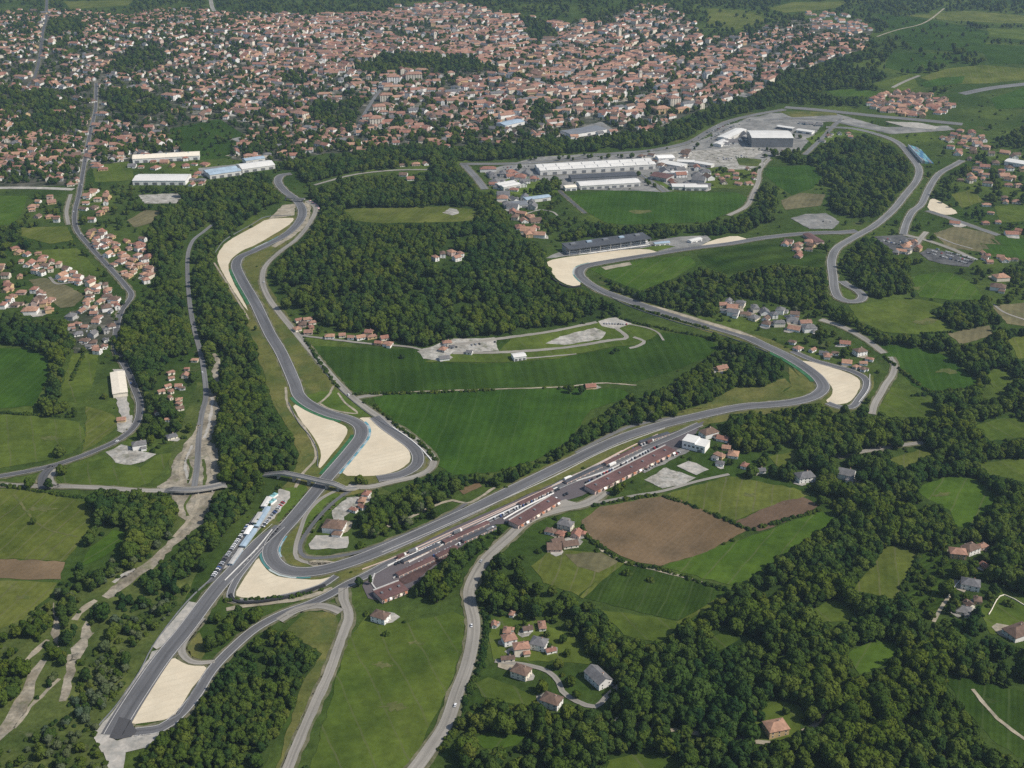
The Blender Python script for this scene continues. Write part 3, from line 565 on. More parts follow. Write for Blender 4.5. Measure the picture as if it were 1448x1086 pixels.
patch('grass_verge', [(405, 690), (430, 685), (440, 700), (400, 745), (390, 735)], 'grass', 'grass beside the trackside stand', 2)
patch('grass_verge', [(440, 718), (470, 698), (490, 702), (430, 760), (415, 770)], 'grass', 'grass infield inside the hairpin', 2)
# ---- gravel traps
def trap(pts, label): patch('gravel_trap', pts, 'gravel', label, 3, smooth=1, jit=.3, cut=.22)
trap([(307, 360), (320, 342), (361, 320), (377, 310), (414, 308), (416, 311), (407, 320), (362, 347), (343, 354), (327, 366), (322, 377), (328, 396), (353, 442), (345, 434), (325, 404), (308, 373)], 'pale gravel trap at the northern bend')
trap([(412, 570), (437, 582), (467, 594), (487, 602), (493, 610), (483, 627), (459, 655), (453, 663), (450, 661), (454, 648), (453, 635), (442, 616), (424, 594)], 'pale gravel trap west of the chicane')
trap([(507, 591), (528, 591), (547, 609), (567, 624), (578, 636), (582, 651), (567, 664), (547, 671), (522, 674), (482, 673), (492, 657), (512, 630), (524, 614), (522, 603), (514, 596)], 'pale gravel trap enclosed by the old track loop')
trap([(333, 845), (335, 835), (350, 812), (365, 788), (370, 797), (379, 809), (395, 817), (420, 819), (447, 821), (474, 815), (457, 826), (430, 835), (400, 841), (370, 847)], 'pale gravel trap outside the southern hairpin')
trap([(245, 930), (255, 936), (269, 942), (294, 943), (287, 955), (268, 979), (251, 1010), (236, 1018), (212, 1022), (186, 1025), (188, 1015), (212, 974), (231, 943)], 'pale gravel trap at the southern end of the straight')
trap([(773, 369), (806, 363), (874, 354), (914, 352), (934, 358), (924, 361), (874, 367), (831, 373), (811, 379), (810, 388), (824, 404), (806, 405), (786, 395), (776, 378)], 'pale gravel trap below the dark-roofed stand')
trap([(984, 352), (1006, 340), (1039, 333), (1060, 339), (1024, 346)], 'small pale gravel trap on the northern straight')
trap([(1130, 510), (1153, 513), (1198, 527), (1216, 537), (1217, 546), (1210, 560), (1201, 570), (1183, 573), (1166, 568), (1176, 560), (1178, 549), (1168, 538), (1146, 521)], 'pale gravel trap at the eastern corner')
trap([(1316, 279), (1333, 287), (1356, 301), (1346, 304), (1334, 304), (1310, 297)], 'small pale gravel trap at the eastern junction')
patch('dirt_patch', [(428, 795), (450, 792), (484, 797), (470, 803), (445, 803)], 'dirt', 'bare gravelly patch inside the southern hairpin', 3)
# ---- river
patch('river_bed', [(286, 541), (294, 550), (306, 556), (311, 586), (304, 602), (296, 626), (308, 632), (311, 658), (313, 680), (300, 706), (294, 724), (286, 740), (268, 752), (258, 748), (262, 737), (253, 731), (249, 715), (242, 700), (222, 692), (222, 687), (238, 680), (246, 654), (262, 628), (277, 610), (284, 577), (288, 560)], 'river', 'braided pale gravel river bed at the bridge', 2, jit=1.6)
for i, (q, w_, m_) in enumerate((([(283, 600), (266, 632), (256, 660), (258, 686)], 4, 'dirt'), ([(272, 630), (262, 655), (268, 684)], 3, 'concrete'), ([(292, 632), (301, 655), (300, 684), (290, 700)], 4, 'dirt'), ([(287, 650), (290, 670), (288, 690)], 3, 'scrub'), ([(266, 650), (270, 668), (266, 684)], 3, 'scrub'), ([(300, 562), (298, 590), (290, 620)], 3, 'concrete'), ([(270, 700), (262, 715), (266, 730)], 3, 'scrub'))):
    road('braid%d' % i, 'river_bed', q, w_, m_, ['pale sand braid', 'bright gravel braid', 'pale gravel braid east of the river road', 'weedy gravel bar east of the road', 'weedy gravel bar west of the road', 'bright gravel braid by the bank trees', 'weedy bar below the bridge'][i] + ' in the river bed', 3, wobble=.9, cat='river bed')
road('river1', 'river_bed', [(275, 740), (258, 756), (240, 772), (228, 783), (215, 797), (186, 816), (166, 833), (148, 845)], [(0, 12), (.3, 9), (.6, 12), (.8, 14), (1, 10)], 'river', 'pale gravel stream bed winding through scrub', 1, wobble=1.6, cat='river bed')
road('river1b', 'river_bed', [(192, 805), (176, 814), (160, 824)], [(0, 3), (.5, 6), (1, 3)], 'concrete', 'bright sand bank beside the stream bed', 1, wobble=1, cat='river bed')
road('river1c', 'river_bed', [(136, 849), (120, 860), (105, 877)], [(0, 4), (.5, 6), (1, 5)], 'dirt', 'thin sandy channel between bushes', 1, wobble=.8, cat='river bed')
patch('river_bed', [(124, 877), (113, 890), (113, 904), (100, 917), (97, 935), (112, 933), (121, 916), (132, 895), (127, 890)], 'river', 'broad gravel flat among the scrub', 1, jit=1.5)
road('river1d', 'river_bed', [(104, 925), (99, 950), (94, 972), (88, 992)], [(0, 9), (.4, 7), (1, 7)], 'river', 'gravel channel below the broad flat', 1, wobble=1.2, cat='river bed')
patch('river_bed', [(75, 852), (80, 870), (86, 885), (82, 916), (76, 905), (72, 897), (77, 875)], 'river', 'narrow gravel flat at the wood edge', 1, jit=1.2)
road('river2', 'river_bed', [(68, 905), (50, 922), (32, 940)], [(0, 3), (.5, 5), (1, 3)], 'dirt', 'thin sandy track through the south-west scrub', 1, wobble=.8, cat='river bed')
road('river2b', 'river_bed', [(62, 934), (48, 955), (40, 975), (30, 998), (10, 1028), (-30, 1065)], [(0, 6), (.3, 10), (.6, 12), (1, 11)], 'river', 'pale gravel channel at the south-western edge', 1, wobble=1.4, cat='river bed')
road('river3', 'river_bed', [(84, 960), (66, 978), (50, 992), (20, 1030)], 3.5, 'dirt', 'pale sandy path edge in the scrub', 1, wobble=.9, cat='river bed')
road('river0', 'river_bed', [(303, 500), (308, 512), (304, 525), (308, 540)], [(0, 4), (.5, 8), (1, 5)], 'river', 'pale gravel pocket beside the riverside wood', 1, wobble=1.2, cat='river bed')
# ---- public roads
road('valley', 'road', [(136, 118), (136, 130), (135, 155), (128, 185), (121, 222), (115, 257), (112, 275), (106, 300), (108, 324), (130, 352), (155, 379), (178, 405), (186, 418), (172, 440), (165, 462), (166, 497), (180, 524), (190, 549), (198, 574), (191, 602), (170, 621), (125, 642), (75, 659), (40, 667), (-60, 684)], 8.5, 'tar', 'long valley road winding down the western side', 4, edges=.35)
road('valley2', 'road', [(66, -12), (66, 10), (64, 32), (56, 82), (48, 110), (40, 122)], 8, 'tar', 'straight road through the north-western town', 3)
road('lane_b', 'road', [(75, 659), (62, 672), (60, 684), (62, 692)], 9, 'tar', 'short slip road at the western junction', 4)
road('lane_a', 'road', [(-60, 686), (0, 686), (57, 688), (82, 688), (140, 690), (200, 694), (238, 694)], 7, 'pale', 'pale lane leading to the river bridge', 3)
road('lane_c', 'road', [(80, 664), (71, 676), (76, 686), (84, 689)], 6, 'pale', 'curved slip lane at the western junction', 3)
road('river_rd', 'service_road', [(300, 318), (288, 328), (275, 338), (267, 354), (265, 384), (269, 434), (275, 467), (283, 497), (288, 522), (291, 562), (285, 588), (281, 623), (279, 658), (275, 688)], 6, 'road', 'grey road along the river bank', 3)
road('river_rd2', 'service_road', [(277, 692), (280, 704), (275, 724), (264, 740), (246, 760)], 4, 'dirt', 'pale dirt track down the river bank', 3, wobble=.5)
road('south_rd', 'road', [(560, 1120), (590, 1084), (606, 1062), (630, 1026), (646, 981), (660, 944), (668, 909), (670, 879), (665, 854), (664, 834), (673, 812), (688, 790), (723, 757), (739, 742), (761, 730), (799, 719), (824, 714), (841, 706), (856, 695)], 10.5, 'pale', 'pale grey road curving up past the paddock', 4)
road('path_n', 'path', [(841, 712), (862, 708), (899, 701), (936, 695), (986, 681), (1031, 671)], 4, 'pale', 'thin pale lane above the brown field', 3)
road('farm_rd', 'road', [(486, 832), (486, 848), (492, 862), (493, 876), (484, 900), (467, 949), (444, 999), (424, 1046), (408, 1084), (395, 1120)], 8, 'pale', 'straight pale farm road running south', 4, wobble=.4)
road('farm_tan', 'path', [(478, 905), (460, 950), (437, 999), (418, 1044), (400, 1086)], 4, 'dirt', 'worn dirt edge of the straight farm road', 2, wobble=1)
road('loop_rd', 'service_road', [(190, 1036), (228, 1030), (252, 1013), (277, 984), (299, 949), (330, 916), (362, 889), (399, 869), (437, 855), (467, 841), (487, 829), (522, 812), (549, 797), (587, 781), (637, 759), (687, 737), (723, 720), (790, 688), (850, 664), (905, 637), (950, 618), (990, 600)], 9.5, 'track', 'grey service road looping south and along the pit wall', 3, edges=.5)
road('loop_edge', 'service_road', [(395, 878), (420, 863), (449, 857), (468, 860), (482, 866)], 8, 'pale', 'pale apron joining loop and farm road', 4)
road('inner_rd', 'service_road', [(434, 284), (446, 294), (440, 312), (420, 338), (395, 357), (376, 376), (371, 396), (379, 420), (397, 445), (419, 472), (444, 502), (479, 543), (502, 565), (532, 587), (574, 612), (601, 634), (613, 651), (608, 664), (588, 674), (557, 681), (522, 689), (492, 688)], 7.5, 'pale', 'pale service road following the racetrack', 3)
road('inner_spur', 'service_road', [(505, 563), (520, 560), (540, 557)], 6, 'pale', 'short pale spur to the green field', 3)
road('field_line', 'path', [(540, 556), (620, 553), (720, 550), (800, 547), (850, 542), (900, 545)], 2.2, 'dirt', 'thin pale track dividing the two green fields', 2, wobble=.5)
road('bank_path', 'path', [(404, 548), (408, 575), (430, 605), (444, 630), (446, 650), (428, 670), (418, 690)], 3, 'dirt', 'dirt path along the dry bank', 3, wobble=.4)
road('bank_path2', 'path', [(472, 546), (464, 560), (455, 568), (448, 572)], 3, 'dirt', 'dirt path crossing the dry bank', 3, wobble=.3)
road('bank_path3', 'path', [(478, 556), (488, 570), (505, 585), (470, 580), (450, 570)], 2.5, 'dirt', 'worn path in the chicane wedge', 3, wobble=.3)
road('pit_path', 'path', [(480, 692), (455, 705), (435, 725), (425, 750), (418, 775), (420, 790), (440, 797), (486, 797)], 4, 'pale', 'pale footpath inside the hairpin', 3)
road('pit_path2', 'service_road', [(500, 690), (470, 712), (440, 745), (424, 775), (432, 788), (490, 785), (560, 762), (640, 725), (660, 712)], 4, 'track', 'narrow grey service lane inside the hairpin', 3)
road('bank_top', 'service_road', [(815, 641), (850, 622), (890, 604), (930, 595), (975, 588)], 4.5, 'road', 'narrow lane on the bank above the pit straight', 3)
road('wood_lane', 'road', [(1184, 647), (1210, 641), (1260, 632), (1305, 626)], 6, 'pale', 'pale lane at the lower edge of the eastern wood', 3)
road('south_lane', 'path', [(870, 1017), (900, 1024), (940, 1032), (985, 1037), (1030, 1042), (1060, 1048), (1095, 1052)], 4, 'dirt', 'pale track through the southern wood', 3, wobble=.5)
road('hamlet_lane', 'path', [(700, 935), (750, 942), (775, 950), (790, 965), (795, 978), (815, 992), (842, 1000), (858, 985), (880, 966)], 4.5, 'pale', 'lane through the brown-roofed hamlet', 3)
road('drive_e', 'path', [(1135, 1035), (1152, 1026), (1166, 1008)], 4, 'dirt', 'dirt drive beside the lone orange-roofed cottage', 3)
road('east_lane', 'road', [(1258, 505), (1265, 517), (1261, 532), (1253, 543), (1246, 556), (1237, 571), (1233, 586)], 7.5, 'pale', 'pale lane curving below the eastern corner', 3)
road('east_lane2', 'road', [(1160, 452), (1190, 462), (1215, 475), (1232, 486), (1250, 500)], 8, 'pale', 'pale lane running behind the hillside houses', 3)
road('ind_rd', 'road', [(650, 232), (690, 232), (740, 231), (800, 226), (860, 218), (920, 213), (975, 201), (1000, 187), (1030, 172), (1070, 162), (1110, 155)], 14, 'road', 'wide grey road behind the long white warehouse', 3)
road('ind_rd2', 'road', [(655, 232), (672, 250), (686, 268)], 13, 'road', 'road dropping from the works yards to the woods', 3)
road('ind_rd3', 'road', [(900, 245), (918, 255), (940, 272)], 9, 'road', 'short road beside the white-fronted workshops', 3)
road('ind_lane', 'road', [(1088, 225), (1075, 240), (1072, 258), (1064, 275), (1055, 292), (1030, 305)], 8, 'pale', 'pale lane curving round the green crop', 3)
road('street1', 'road', [(502, 192), (510, 172), (522, 150), (532, 135), (545, 118)], 8, 'road', 'straight town street below the apartment blocks', 2)
road('street2', 'road', [(298, 0), (300, 10), (303, 16)], 14, 'pale', 'pale road climbing at the northern edge', 2)
road('far_lane', 'path', [(1262, 124), (1280, 115), (1300, 107)], 9, 'pale', 'pale lane beyond the far village', 2)
road('far_lane2', 'path', [(1240, 52), (1270, 42), (1300, 35), (1335, 12)], 6, 'dirt', 'pale track across the far slope', 2)
road('far_rd', 'road', [(1360, 133), (1400, 125), (1440, 120), (1480, 116)], 22, 'road', 'pale motorway strip beyond the far village', 2)
road('river_path', 'path', [(-30, 266), (50, 266), (104, 268)], 14, 'concrete', 'pale concrete strip at the western edge', 2)
road('west_lane', 'road', [(100, 275), (94, 300), (97, 318)], 6, 'pale', 'short pale lane beside the valley road', 3)
road('terrace', 'path', [(70, 392), (82, 402), (100, 400), (118, 402)], 4, 'pale', 'pale terrace path on the western hillside', 3)
road('car_lane', 'road', [(1311, 298), (1350, 311), (1380, 322), (1412, 333)], 11, 'road', 'service road past the eastern gravel trap', 3)
road('lot_rd', 'road', [(1278, 332), (1310, 340), (1345, 352), (1380, 368)], 8, 'pale', 'road along the crowded car park', 3)
road('lot_rd2', 'road', [(1310, 328), (1300, 340), (1290, 355)], 8, 'pale', 'short road into the crowded car park', 3)
# ---- racetrack
T1 = [(412, 246), (399, 248), (393, 256), (402, 270), (419, 283), (428, 300), (421, 317), (400, 335), (362, 354), (340, 364), (334, 375), (341, 394), (361, 429), (382, 473), (397, 498), (417, 543), (423, 560), (440, 574), (467, 586), (495, 594), (509, 603), (511, 616), (497, 636), (462, 677), (437, 707), (412, 737), (390, 762), (382, 780), (388, 796), (404, 807), (430, 810), (460, 806), (492, 797), (537, 780), (612, 747), (662, 724), (723, 694), (799, 657), (874, 622), (924, 605), (974, 592), (1049, 576), (1086, 573), (1123, 569), (1151, 561), (1164, 549), (1158, 536), (1140, 521), (1112, 504), (1085, 491), (1049, 475), (974, 453), (924, 438), (884, 424), (851, 412), (829, 399), (819, 388), (823, 379), (840, 374), (874, 368), (936, 358), (974, 352), (1024, 346), (1086, 336), (1148, 330), (1190, 329), (1212, 327)]
road('track', 'racetrack', T1, 15, 'track', 'grey asphalt racing circuit winding round the valley', 5, edges=.5)
road('track2', 'racetrack', [(1168, 180), (1204, 182), (1243, 191), (1268, 201), (1287, 221), (1299, 238), (1297, 254), (1280, 276), (1261, 299), (1236, 320), (1206, 337), (1184, 351), (1176, 368), (1178, 392), (1181, 412), (1187, 422), (1201, 427), (1214, 426), (1220, 420), (1212, 411), (1200, 405), (1190, 398)], 13, 'road', 'eastern track loop with the hairpin end', 5, edges=.5)
road('track3', 'racetrack', [(1110, 152), (1150, 155), (1236, 164), (1311, 171), (1361, 176)], 20, 'road', 'wide far straight below the terracotta village', 4)
road('track4', 'racetrack', [(1080, 170), (1130, 168), (1180, 172), (1216, 180), (1250, 186)], 10, 'road', 'second far straight with grass island', 4)
road('track5', 'service_road', [(1361, 227), (1345, 236), (1328, 246), (1314, 266), (1302, 290), (1290, 300), (1282, 315), (1277, 332)], 12, 'road', 'access road merging at the eastern gravel trap', 4, edges=.5)
road('oldloop', 'racetrack', [(530, 590), (545, 604), (563, 617), (583, 632), (591, 645), (588, 659), (568, 671), (534, 678)], 13, 'track', 'disused asphalt loop round the gravel trap', 4, edges=.5)
road('straight_s', 'racetrack', [(394, 744), (361, 774), (330, 808), (312, 827), (294, 849), (262, 892), (230, 931), (191, 988), (170, 1022), (160, 1040)], [(0, 6), (.08, 13), (.6, 15), (1, 18)], 'track', 'long asphalt straight running to the south-west', 5, edges=.5)
patch('racetrack', [(169, 1015), (185, 1019), (189, 1028), (194, 1035), (186, 1043), (166, 1047), (155, 1044)], 'track2', 'dark fresh asphalt at the end of the straight', 6, jit=.2, smooth=0)
road('outer_e', 'service_road', [(1120, 497), (1150, 510), (1178, 518), (1206, 526), (1223, 536), (1225, 548), (1215, 564), (1204, 576), (1186, 576), (1170, 570)], 9, 'track', 'asphalt escape road round the eastern gravel trap', 4, edges=.5)
road('outer_s', 'service_road', [(476, 815), (455, 829), (420, 840), (380, 848), (345, 851), (328, 848), (326, 840), (335, 820), (352, 797), (370, 775)], 7, 'track', 'dark perimeter road round the southern gravel trap', 4, edges=.5)
road('runoff_e', 'service_road', [(922, 433), (948, 441), (1003, 458), (1030, 466), (1068, 478)], [(0, 2), (.15, 7), (.85, 8), (1, 2)], 'dirt', 'pale run-off strip along the eastern straight', 6)
road('trackside', 'path', [(303, 372), (322, 402), (338, 428), (352, 452)], 2.6, 'dirt', 'pale track at the gravel trap rim', 3)
patch('concrete_apron', [(267, 851), (284, 854), (262, 884), (247, 903), (222, 919), (215, 914)], 'concrete', 'pale concrete apron beside the southern straight', 3, jit=.4)
patch('concrete_apron', [(216, 922), (230, 918), (206, 965), (172, 1018), (155, 1042), (165, 1048), (190, 1040), (228, 1036), (218, 1048), (205, 1058), (178, 1064), (176, 1086), (172, 1110), (158, 1100), (145, 1064), (133, 1045), (136, 1035), (165, 1000), (198, 950)], 'concrete', 'pale worn apron round the end of the straight', 3, jit=.7)
road('apron_rd', 'service_road', [(284, 874), (270, 892), (258, 912), (258, 925), (270, 936), (285, 938), (304, 936)], [(0, 9), (.5, 6), (1, 4)], 'pale', 'pale link road round the small copse', 4)
patch('grass_verge', [(270, 905), (282, 895), (290, 926), (285, 934), (272, 932), (262, 922)], 'verge', 'dry grass island beside the small copse', 2)
road('apron_rim', 'path', [(320, 862), (355, 856), (400, 851), (430, 846), (470, 832)], 5, 'dirt', 'worn track south of the perimeter road', 3, wobble=.6)
# ---- paddock and yards
patch('paddock', [(996, 596), (950, 612), (880, 641), (800, 676), (724, 710), (640, 746), (570, 782), (525, 806), (512, 828), (520, 846), (545, 852), (575, 838), (592, 822), (615, 801), (650, 776), (672, 757), (700, 742), (735, 740), (780, 714), (822, 702), (846, 688), (900, 664), (950, 642), (968, 628), (985, 612)], 'pad', 'long purple-grey paddock beside the pit straight', 2, jit=.5)
patch('yard', [(780, 712), (800, 707), (815, 712), (800, 720)], 'pale', 'pale forecourt below the pit buildings', 3)
patch('yard', [(912, 678), (940, 662), (960, 668), (985, 676), (966, 686), (938, 691), (925, 685)], 'rubble', 'pale rubble yard behind the pit buildings', 2)
patch('yard', [(958, 660), (974, 652), (1004, 664), (984, 672)], 'concrete', 'pale square concrete pad beside the rubble yard', 3, smooth=0)
patch('yard', [(900, 664), (945, 642), (970, 632), (976, 638), (940, 656), (912, 670)], 'lot', 'grey strip yard behind the rust-roofed pit building', 3)
patch('yard', [(436, 770), (448, 757), (494, 760), (490, 776), (440, 777)], 'concrete', 'pale paved yard in front of the brown-roofed hall', 3, smooth=0)
patch('yard', [(470, 722), (490, 705), (515, 700), (510, 712), (488, 730), (484, 745), (470, 740)], 'rubble', 'pale broken paving behind the brown-roofed hall', 2)
patch('yard', [(395, 691), (409, 696), (409, 706), (386, 735), (376, 743), (370, 738), (384, 712)], 'concrete', 'pale strip beside the southern marquees', 3)
patch('yard', [(386, 700), (394, 696), (376, 735), (352, 768), (325, 805), (316, 806), (330, 780), (362, 735)], 'concrete', 'long pale strip under the marquees', 2)
patch('yard', [(360, 728), (366, 735), (330, 785), (306, 820), (292, 826), (310, 796), (335, 765)], 'tar_lot', 'sloping strip full of cars beside the southern marquees', 3)
patch('yard', [(160, 522), (174, 522), (182, 575), (186, 595), (172, 592), (166, 570), (160, 545)], 'concrete', 'pale concrete works yard by the valley road', 3, smooth=0)
patch('yard', [(166, 590), (186, 588), (190, 602), (175, 614), (165, 610)], 'rubble', 'rough pale lot below the works yard', 2)
patch('yard', [(150, 640), (172, 628), (205, 640), (222, 642), (205, 652), (185, 658), (165, 655)], 'rubble', 'pale patio round the dark-roofed villa', 2)
patch('yard', [(100, 440), (158, 436), (160, 470), (150, 490), (105, 500), (98, 470)], 'town', 'paved lots of the roadside works', 2, clear=43)
WOODS[43] = ('among the works', .1, 0, .7)
patch('yard', [(590, 497), (640, 480), (700, 478), (705, 497), (640, 500), (625, 512), (600, 508)], 'rubble', 'pale terraces of the valley park', 3)
patch('park_lawn', [(600, 512), (640, 500), (705, 498), (724, 478), (850, 455), (895, 458), (935, 470), (905, 488), (870, 490), (780, 508), (700, 513)], 'pasture', 'lawns of the park at the hill foot', 2)
patch('yard', [(770, 486), (790, 477), (840, 464), (858, 470), (850, 480), (800, 488)], 'rubble', 'rough pale ground in the park lawns', 3)
patch('yard', [(846, 454), (870, 449), (893, 458), (872, 466), (852, 462)], 'concrete', 'pale car park at the eastern end of the park', 3)
patch('yard', [(1118, 309), (1140, 303), (1168, 302), (1188, 314), (1178, 324), (1145, 324)], 'lot', 'oval grey parking ground beside the track', 3)
patch('yard', [(1236, 335), (1275, 332), (1298, 346), (1285, 362), (1258, 352)], 'tar_lot', 'dark visitors car park by the eastern junction', 3)
patch('yard', [(1300, 358), (1312, 351), (1345, 358), (1378, 370), (1368, 378), (1335, 374), (1312, 368)], 'tar_lot', 'crowded long car park east of the hairpin', 3)
patch('yard', [(690, 240), (760, 222), (925, 212), (1000, 195), (1060, 165), (1150, 165), (1160, 180), (1130, 215), (1090, 222), (1085, 230), (1060, 250), (1000, 262), (940, 272), (905, 270), (800, 268), (760, 262), (700, 262)], 'lot', 'grey works yards between the warehouses', 1, clear=44)
WOODS[44] = ('between the works yards', .10, 0, .7)
patch('yard', [(1020, 230), (1060, 222), (1085, 232), (1055, 240), (1030, 240)], 'rubble', 'pale broken ground below the big hangar', 3)
patch('yard', [(985, 215), (1060, 205), (1080, 215), (1040, 235), (990, 230)], 'rubble', 'pale stony lots east of the long warehouse', 2)
patch('yard', [(1000, 185), (1090, 160), (1180, 160), (1250, 180), (1340, 178), (1350, 184), (1260, 190), (1180, 172), (1120, 176), (1020, 200)], 'lot', 'grey asphalt around the far straights', 2)
patch('grass_verge', [(1100, 158), (1180, 158), (1185, 163), (1120, 166)], 'verge', 'dry grass island between the far straights', 3)
patch('grass_verge', [(1190, 178), (1230, 182), (1245, 190), (1205, 188)], 'grass', 'green island beside the far straights', 3)
patch('gravel_trap', [(1250, 172), (1300, 174), (1328, 180), (1322, 184), (1280, 180)], 'concrete', 'pale strip beside the wide far straight', 6)
patch('yard', [(790, 190), (850, 172), (870, 185), (830, 193)], 'lot', 'grey roofless lot at the town edge', 2)
patch('yard', [(280, 238), (340, 232), (345, 246), (285, 250)], 'lot', 'yard round the blue-white works', 2)
patch('yard', [(195, 276), (260, 273), (250, 288), (205, 288)], 'rubble', 'stony lot above the western woods', 2)
patch('yard', [(400, 290), (418, 288), (416, 305), (380, 310)], 'dirt', 'pale ground inside the northern bend', 2)
patch('yard', [(430, 285), (440, 290), (437, 315), (415, 335), (390, 350), (384, 348), (425, 318)], 'dirt', 'pale run-off outside the northern bend', 2)
for key, pts, w, lab in (('pk1', [(640, 489), (680, 483), (724, 477), (774, 470), (844, 456)], 6, 'pale park road under the hill wood'), ('pk2', [(640, 500), (700, 499), (724, 498), (799, 492), (861, 482), (886, 478), (871, 464)], 6, 'pale park road across the lawns'),
                         ('pk3', [(890, 459), (915, 464), (931, 471), (938, 482)], 3, 'thin curved path at the eastern end of the park'), ('pk4', [(896, 477), (911, 483), (899, 491), (890, 493)], 5, 'forked pale path in the park lawns'),
                         ('pk5', [(422, 474), (450, 478), (500, 484), (540, 488), (585, 492), (600, 497)], 4, 'pale lane under the hill wood'), ('pk6', [(724, 508), (760, 506), (815, 501)], 3, 'pale strip at the lower edge of the park')):
    road(key, 'path', pts, w, 'pale', lab, 4, wobble=.5)
road('diag', 'road', [(1138, 219), (1160, 198), (1176, 181), (1190, 168)], 9, 'road', 'short slanting road beside the big hangar', 3)
road('works_rd', 'road', [(790, 269), (808, 285), (828, 302)], 6, 'tar', 'dark lane along the crop field corner', 3)
road('works_rd2', 'road', [(690, 252), (730, 250), (770, 248), (800, 246)], 7, 'road', 'lane between the western works halls', 3)
road('park_loop', 'path', [(745, 302), (765, 297), (782, 300), (788, 305)], 4, 'rubble', 'pale looping path below the works halls', 3, wobble=.6)
patch('grass_verge', [(705, 256), (735, 250), (790, 258), (790, 272), (770, 280), (735, 276), (715, 272)], 'grass', 'green plot between the works halls', 2, clear=46)
patch('grass_verge', [(918, 247), (935, 256), (958, 270), (948, 270), (925, 256)], 'grass', 'grass strip beside the rust-roofed workshop', 2)
patch('grass_verge', [(985, 240), (1020, 236), (1060, 240), (1080, 234), (1062, 268), (1000, 266)], 'pasture', 'orchard plots below the stony lots', 2, clear=47)
patch('grass_verge', [(1040, 222), (1078, 226), (1072, 236), (1045, 234)], 'scrub', 'scrubby green patch at the lane top', 4, clear=None)
patch('yard', [(900, 222), (960, 214), (1010, 212), (1060, 214), (1070, 222), (1030, 234), (960, 236)], 'rubble', 'stony tan ground east of the long warehouse', 2)
patch('grass_verge', [(1140, 196), (1165, 186), (1200, 188), (1180, 200), (1150, 205)], 'grass', 'grass beside the slanting road', 2, clear=47)
patch('paddock', [(556, 824), (600, 800), (630, 783), (640, 785), (612, 801), (590, 820), (565, 830)], 'rust_pad', 'red-brown terrace below the lowest paddock rows', 3, jit=.5)
patch('yard', [(770, 366), (790, 357), (915, 342), (960, 335), (1000, 333), (1006, 339), (985, 352), (940, 357), (914, 351), (874, 353), (806, 362)], 'lot', 'grey apron between the dark-roofed stand and the gravel trap', 2)
patch('grass_verge', [(905, 352), (935, 346), (955, 349), (930, 355)], 'grass', 'green wedge on the northern apron', 3)
patch('dirt_patch', [(850, 378), (890, 371), (893, 375), (855, 382)], 'dirt', 'pale bank inside the eastern hairpin', 3)
for i, (u, v, r) in enumerate(((905, 300, 9), (560, 1000, 14), (60, 720, 12), (1290, 408, 10), (1310, 455, 12), (1340, 525, 9), (540, 940, 10), (30, 845, 10), (590, 910, 9), (1060, 700, 8), (70, 620, 10), (1330, 700, 9))):
    rr_ = random.Random(i); patch('worn_patch', [(u + r * (1.8 * math.cos(a)) * rr_.uniform(.4, 1.1), v + r * .45 * math.sin(a) * rr_.uniform(.4, 1.1)) for a in [j * .7 for j in range(9)]], 'worn', 'worn yellowish patch in a green field', 2, jit=2.2, clear=None, cat='field patch')
road('ruts2', 'path', [(20, 700), (60, 745), (110, 760)], 2.2, 'worn', 'faint wheel ruts in the hay field', 2, wobble=.6)
# ---- kerbs and painted run-off
kerb('track', (505, 598), (470, 668), 1, 'kerb_blue', 'blue painted run-off on the outside of the chicane', 2.6)
kerb('track', (397, 755), (386, 790), 1, 'kerb_blue', 'blue painted run-off inside the southern hairpin', 1.6)
kerb('track', (382, 780), (440, 812), -1, 'kerb_teal', 'teal kerb outside the southern hairpin', 2.2)
kerb('track', (362, 354), (400, 335), -1, 'kerb_teal', 'teal kerb on the northern bend', 2)
kerb('track', (336, 380), (361, 429), -1, 'kerb_green', 'green strip along the northern gravel trap', 4)
kerb('track', (423, 560), (490, 594), -1, 'kerb_green', 'green strip beside the chicane gravel', 4)
kerb('track', (511, 616), (465, 672), -1, 'kerb_green', 'green strip on the chicane exit', 4)
kerb('track', (1100, 497), (1162, 540), 1, 'kerb_green', 'green run-off strip at the eastern corner', 5)
kerb('track', (829, 399), (840, 374), 1, 'kerb_teal', 'teal kerb at the far left-hand bend', 2)
kerb('straight_s', (360, 775), (330, 808), 1, 'kerb_red', 'red and white barrier line by the hairpin', 2.5)
kerb('straight_s', (250, 905), (186, 1005), 1, 'kerb_red', 'red and white kerb along the southern gravel trap', 1.6)
kerb('inner_rd', (434, 284), (446, 296), 1, 'kerb_red', 'red and white strip above the northern bend', 3)

road('ridge', 'path', [(445, 262), (462, 257), (502, 247), (557, 241), (607, 240)], 7, 'pale', 'pale lane along the northern ridge between two woods', 3, wobble=.6)
patch('yard', [(626, 301), (636, 295), (646, 296), (650, 302), (640, 305)], 'rubble', 'stony heap on the hilltop meadow', 3, jit=1.5)
patch('yard', [(505, 705), (540, 690), (560, 700), (545, 715)], 'scrub', 'scrubby bank east of the brown-roofed hall', 1, clear=None)
patch('yard', [(650, 693), (675, 682), (682, 688), (655, 700)], 'soil', 'small bare terrace on the bank above the pit straight', 2)
road('bank2', 'path', [(548, 745), (575, 735), (600, 722), (640, 708), (660, 712), (700, 690)], 3.5, 'dirt', 'dirt path along the bank above the straight', 3, wobble=.5)
road('spr', 'path', [(1300, 245), (1318, 258), (1310, 275), (1296, 288)], 3, 'verge', 'grassy strip between the two eastern roads', 2)
road('brook', 'path', [(1325, 335), (1350, 345), (1375, 352)], 4, 'pale', 'pale yard lane in the tan field', 3)
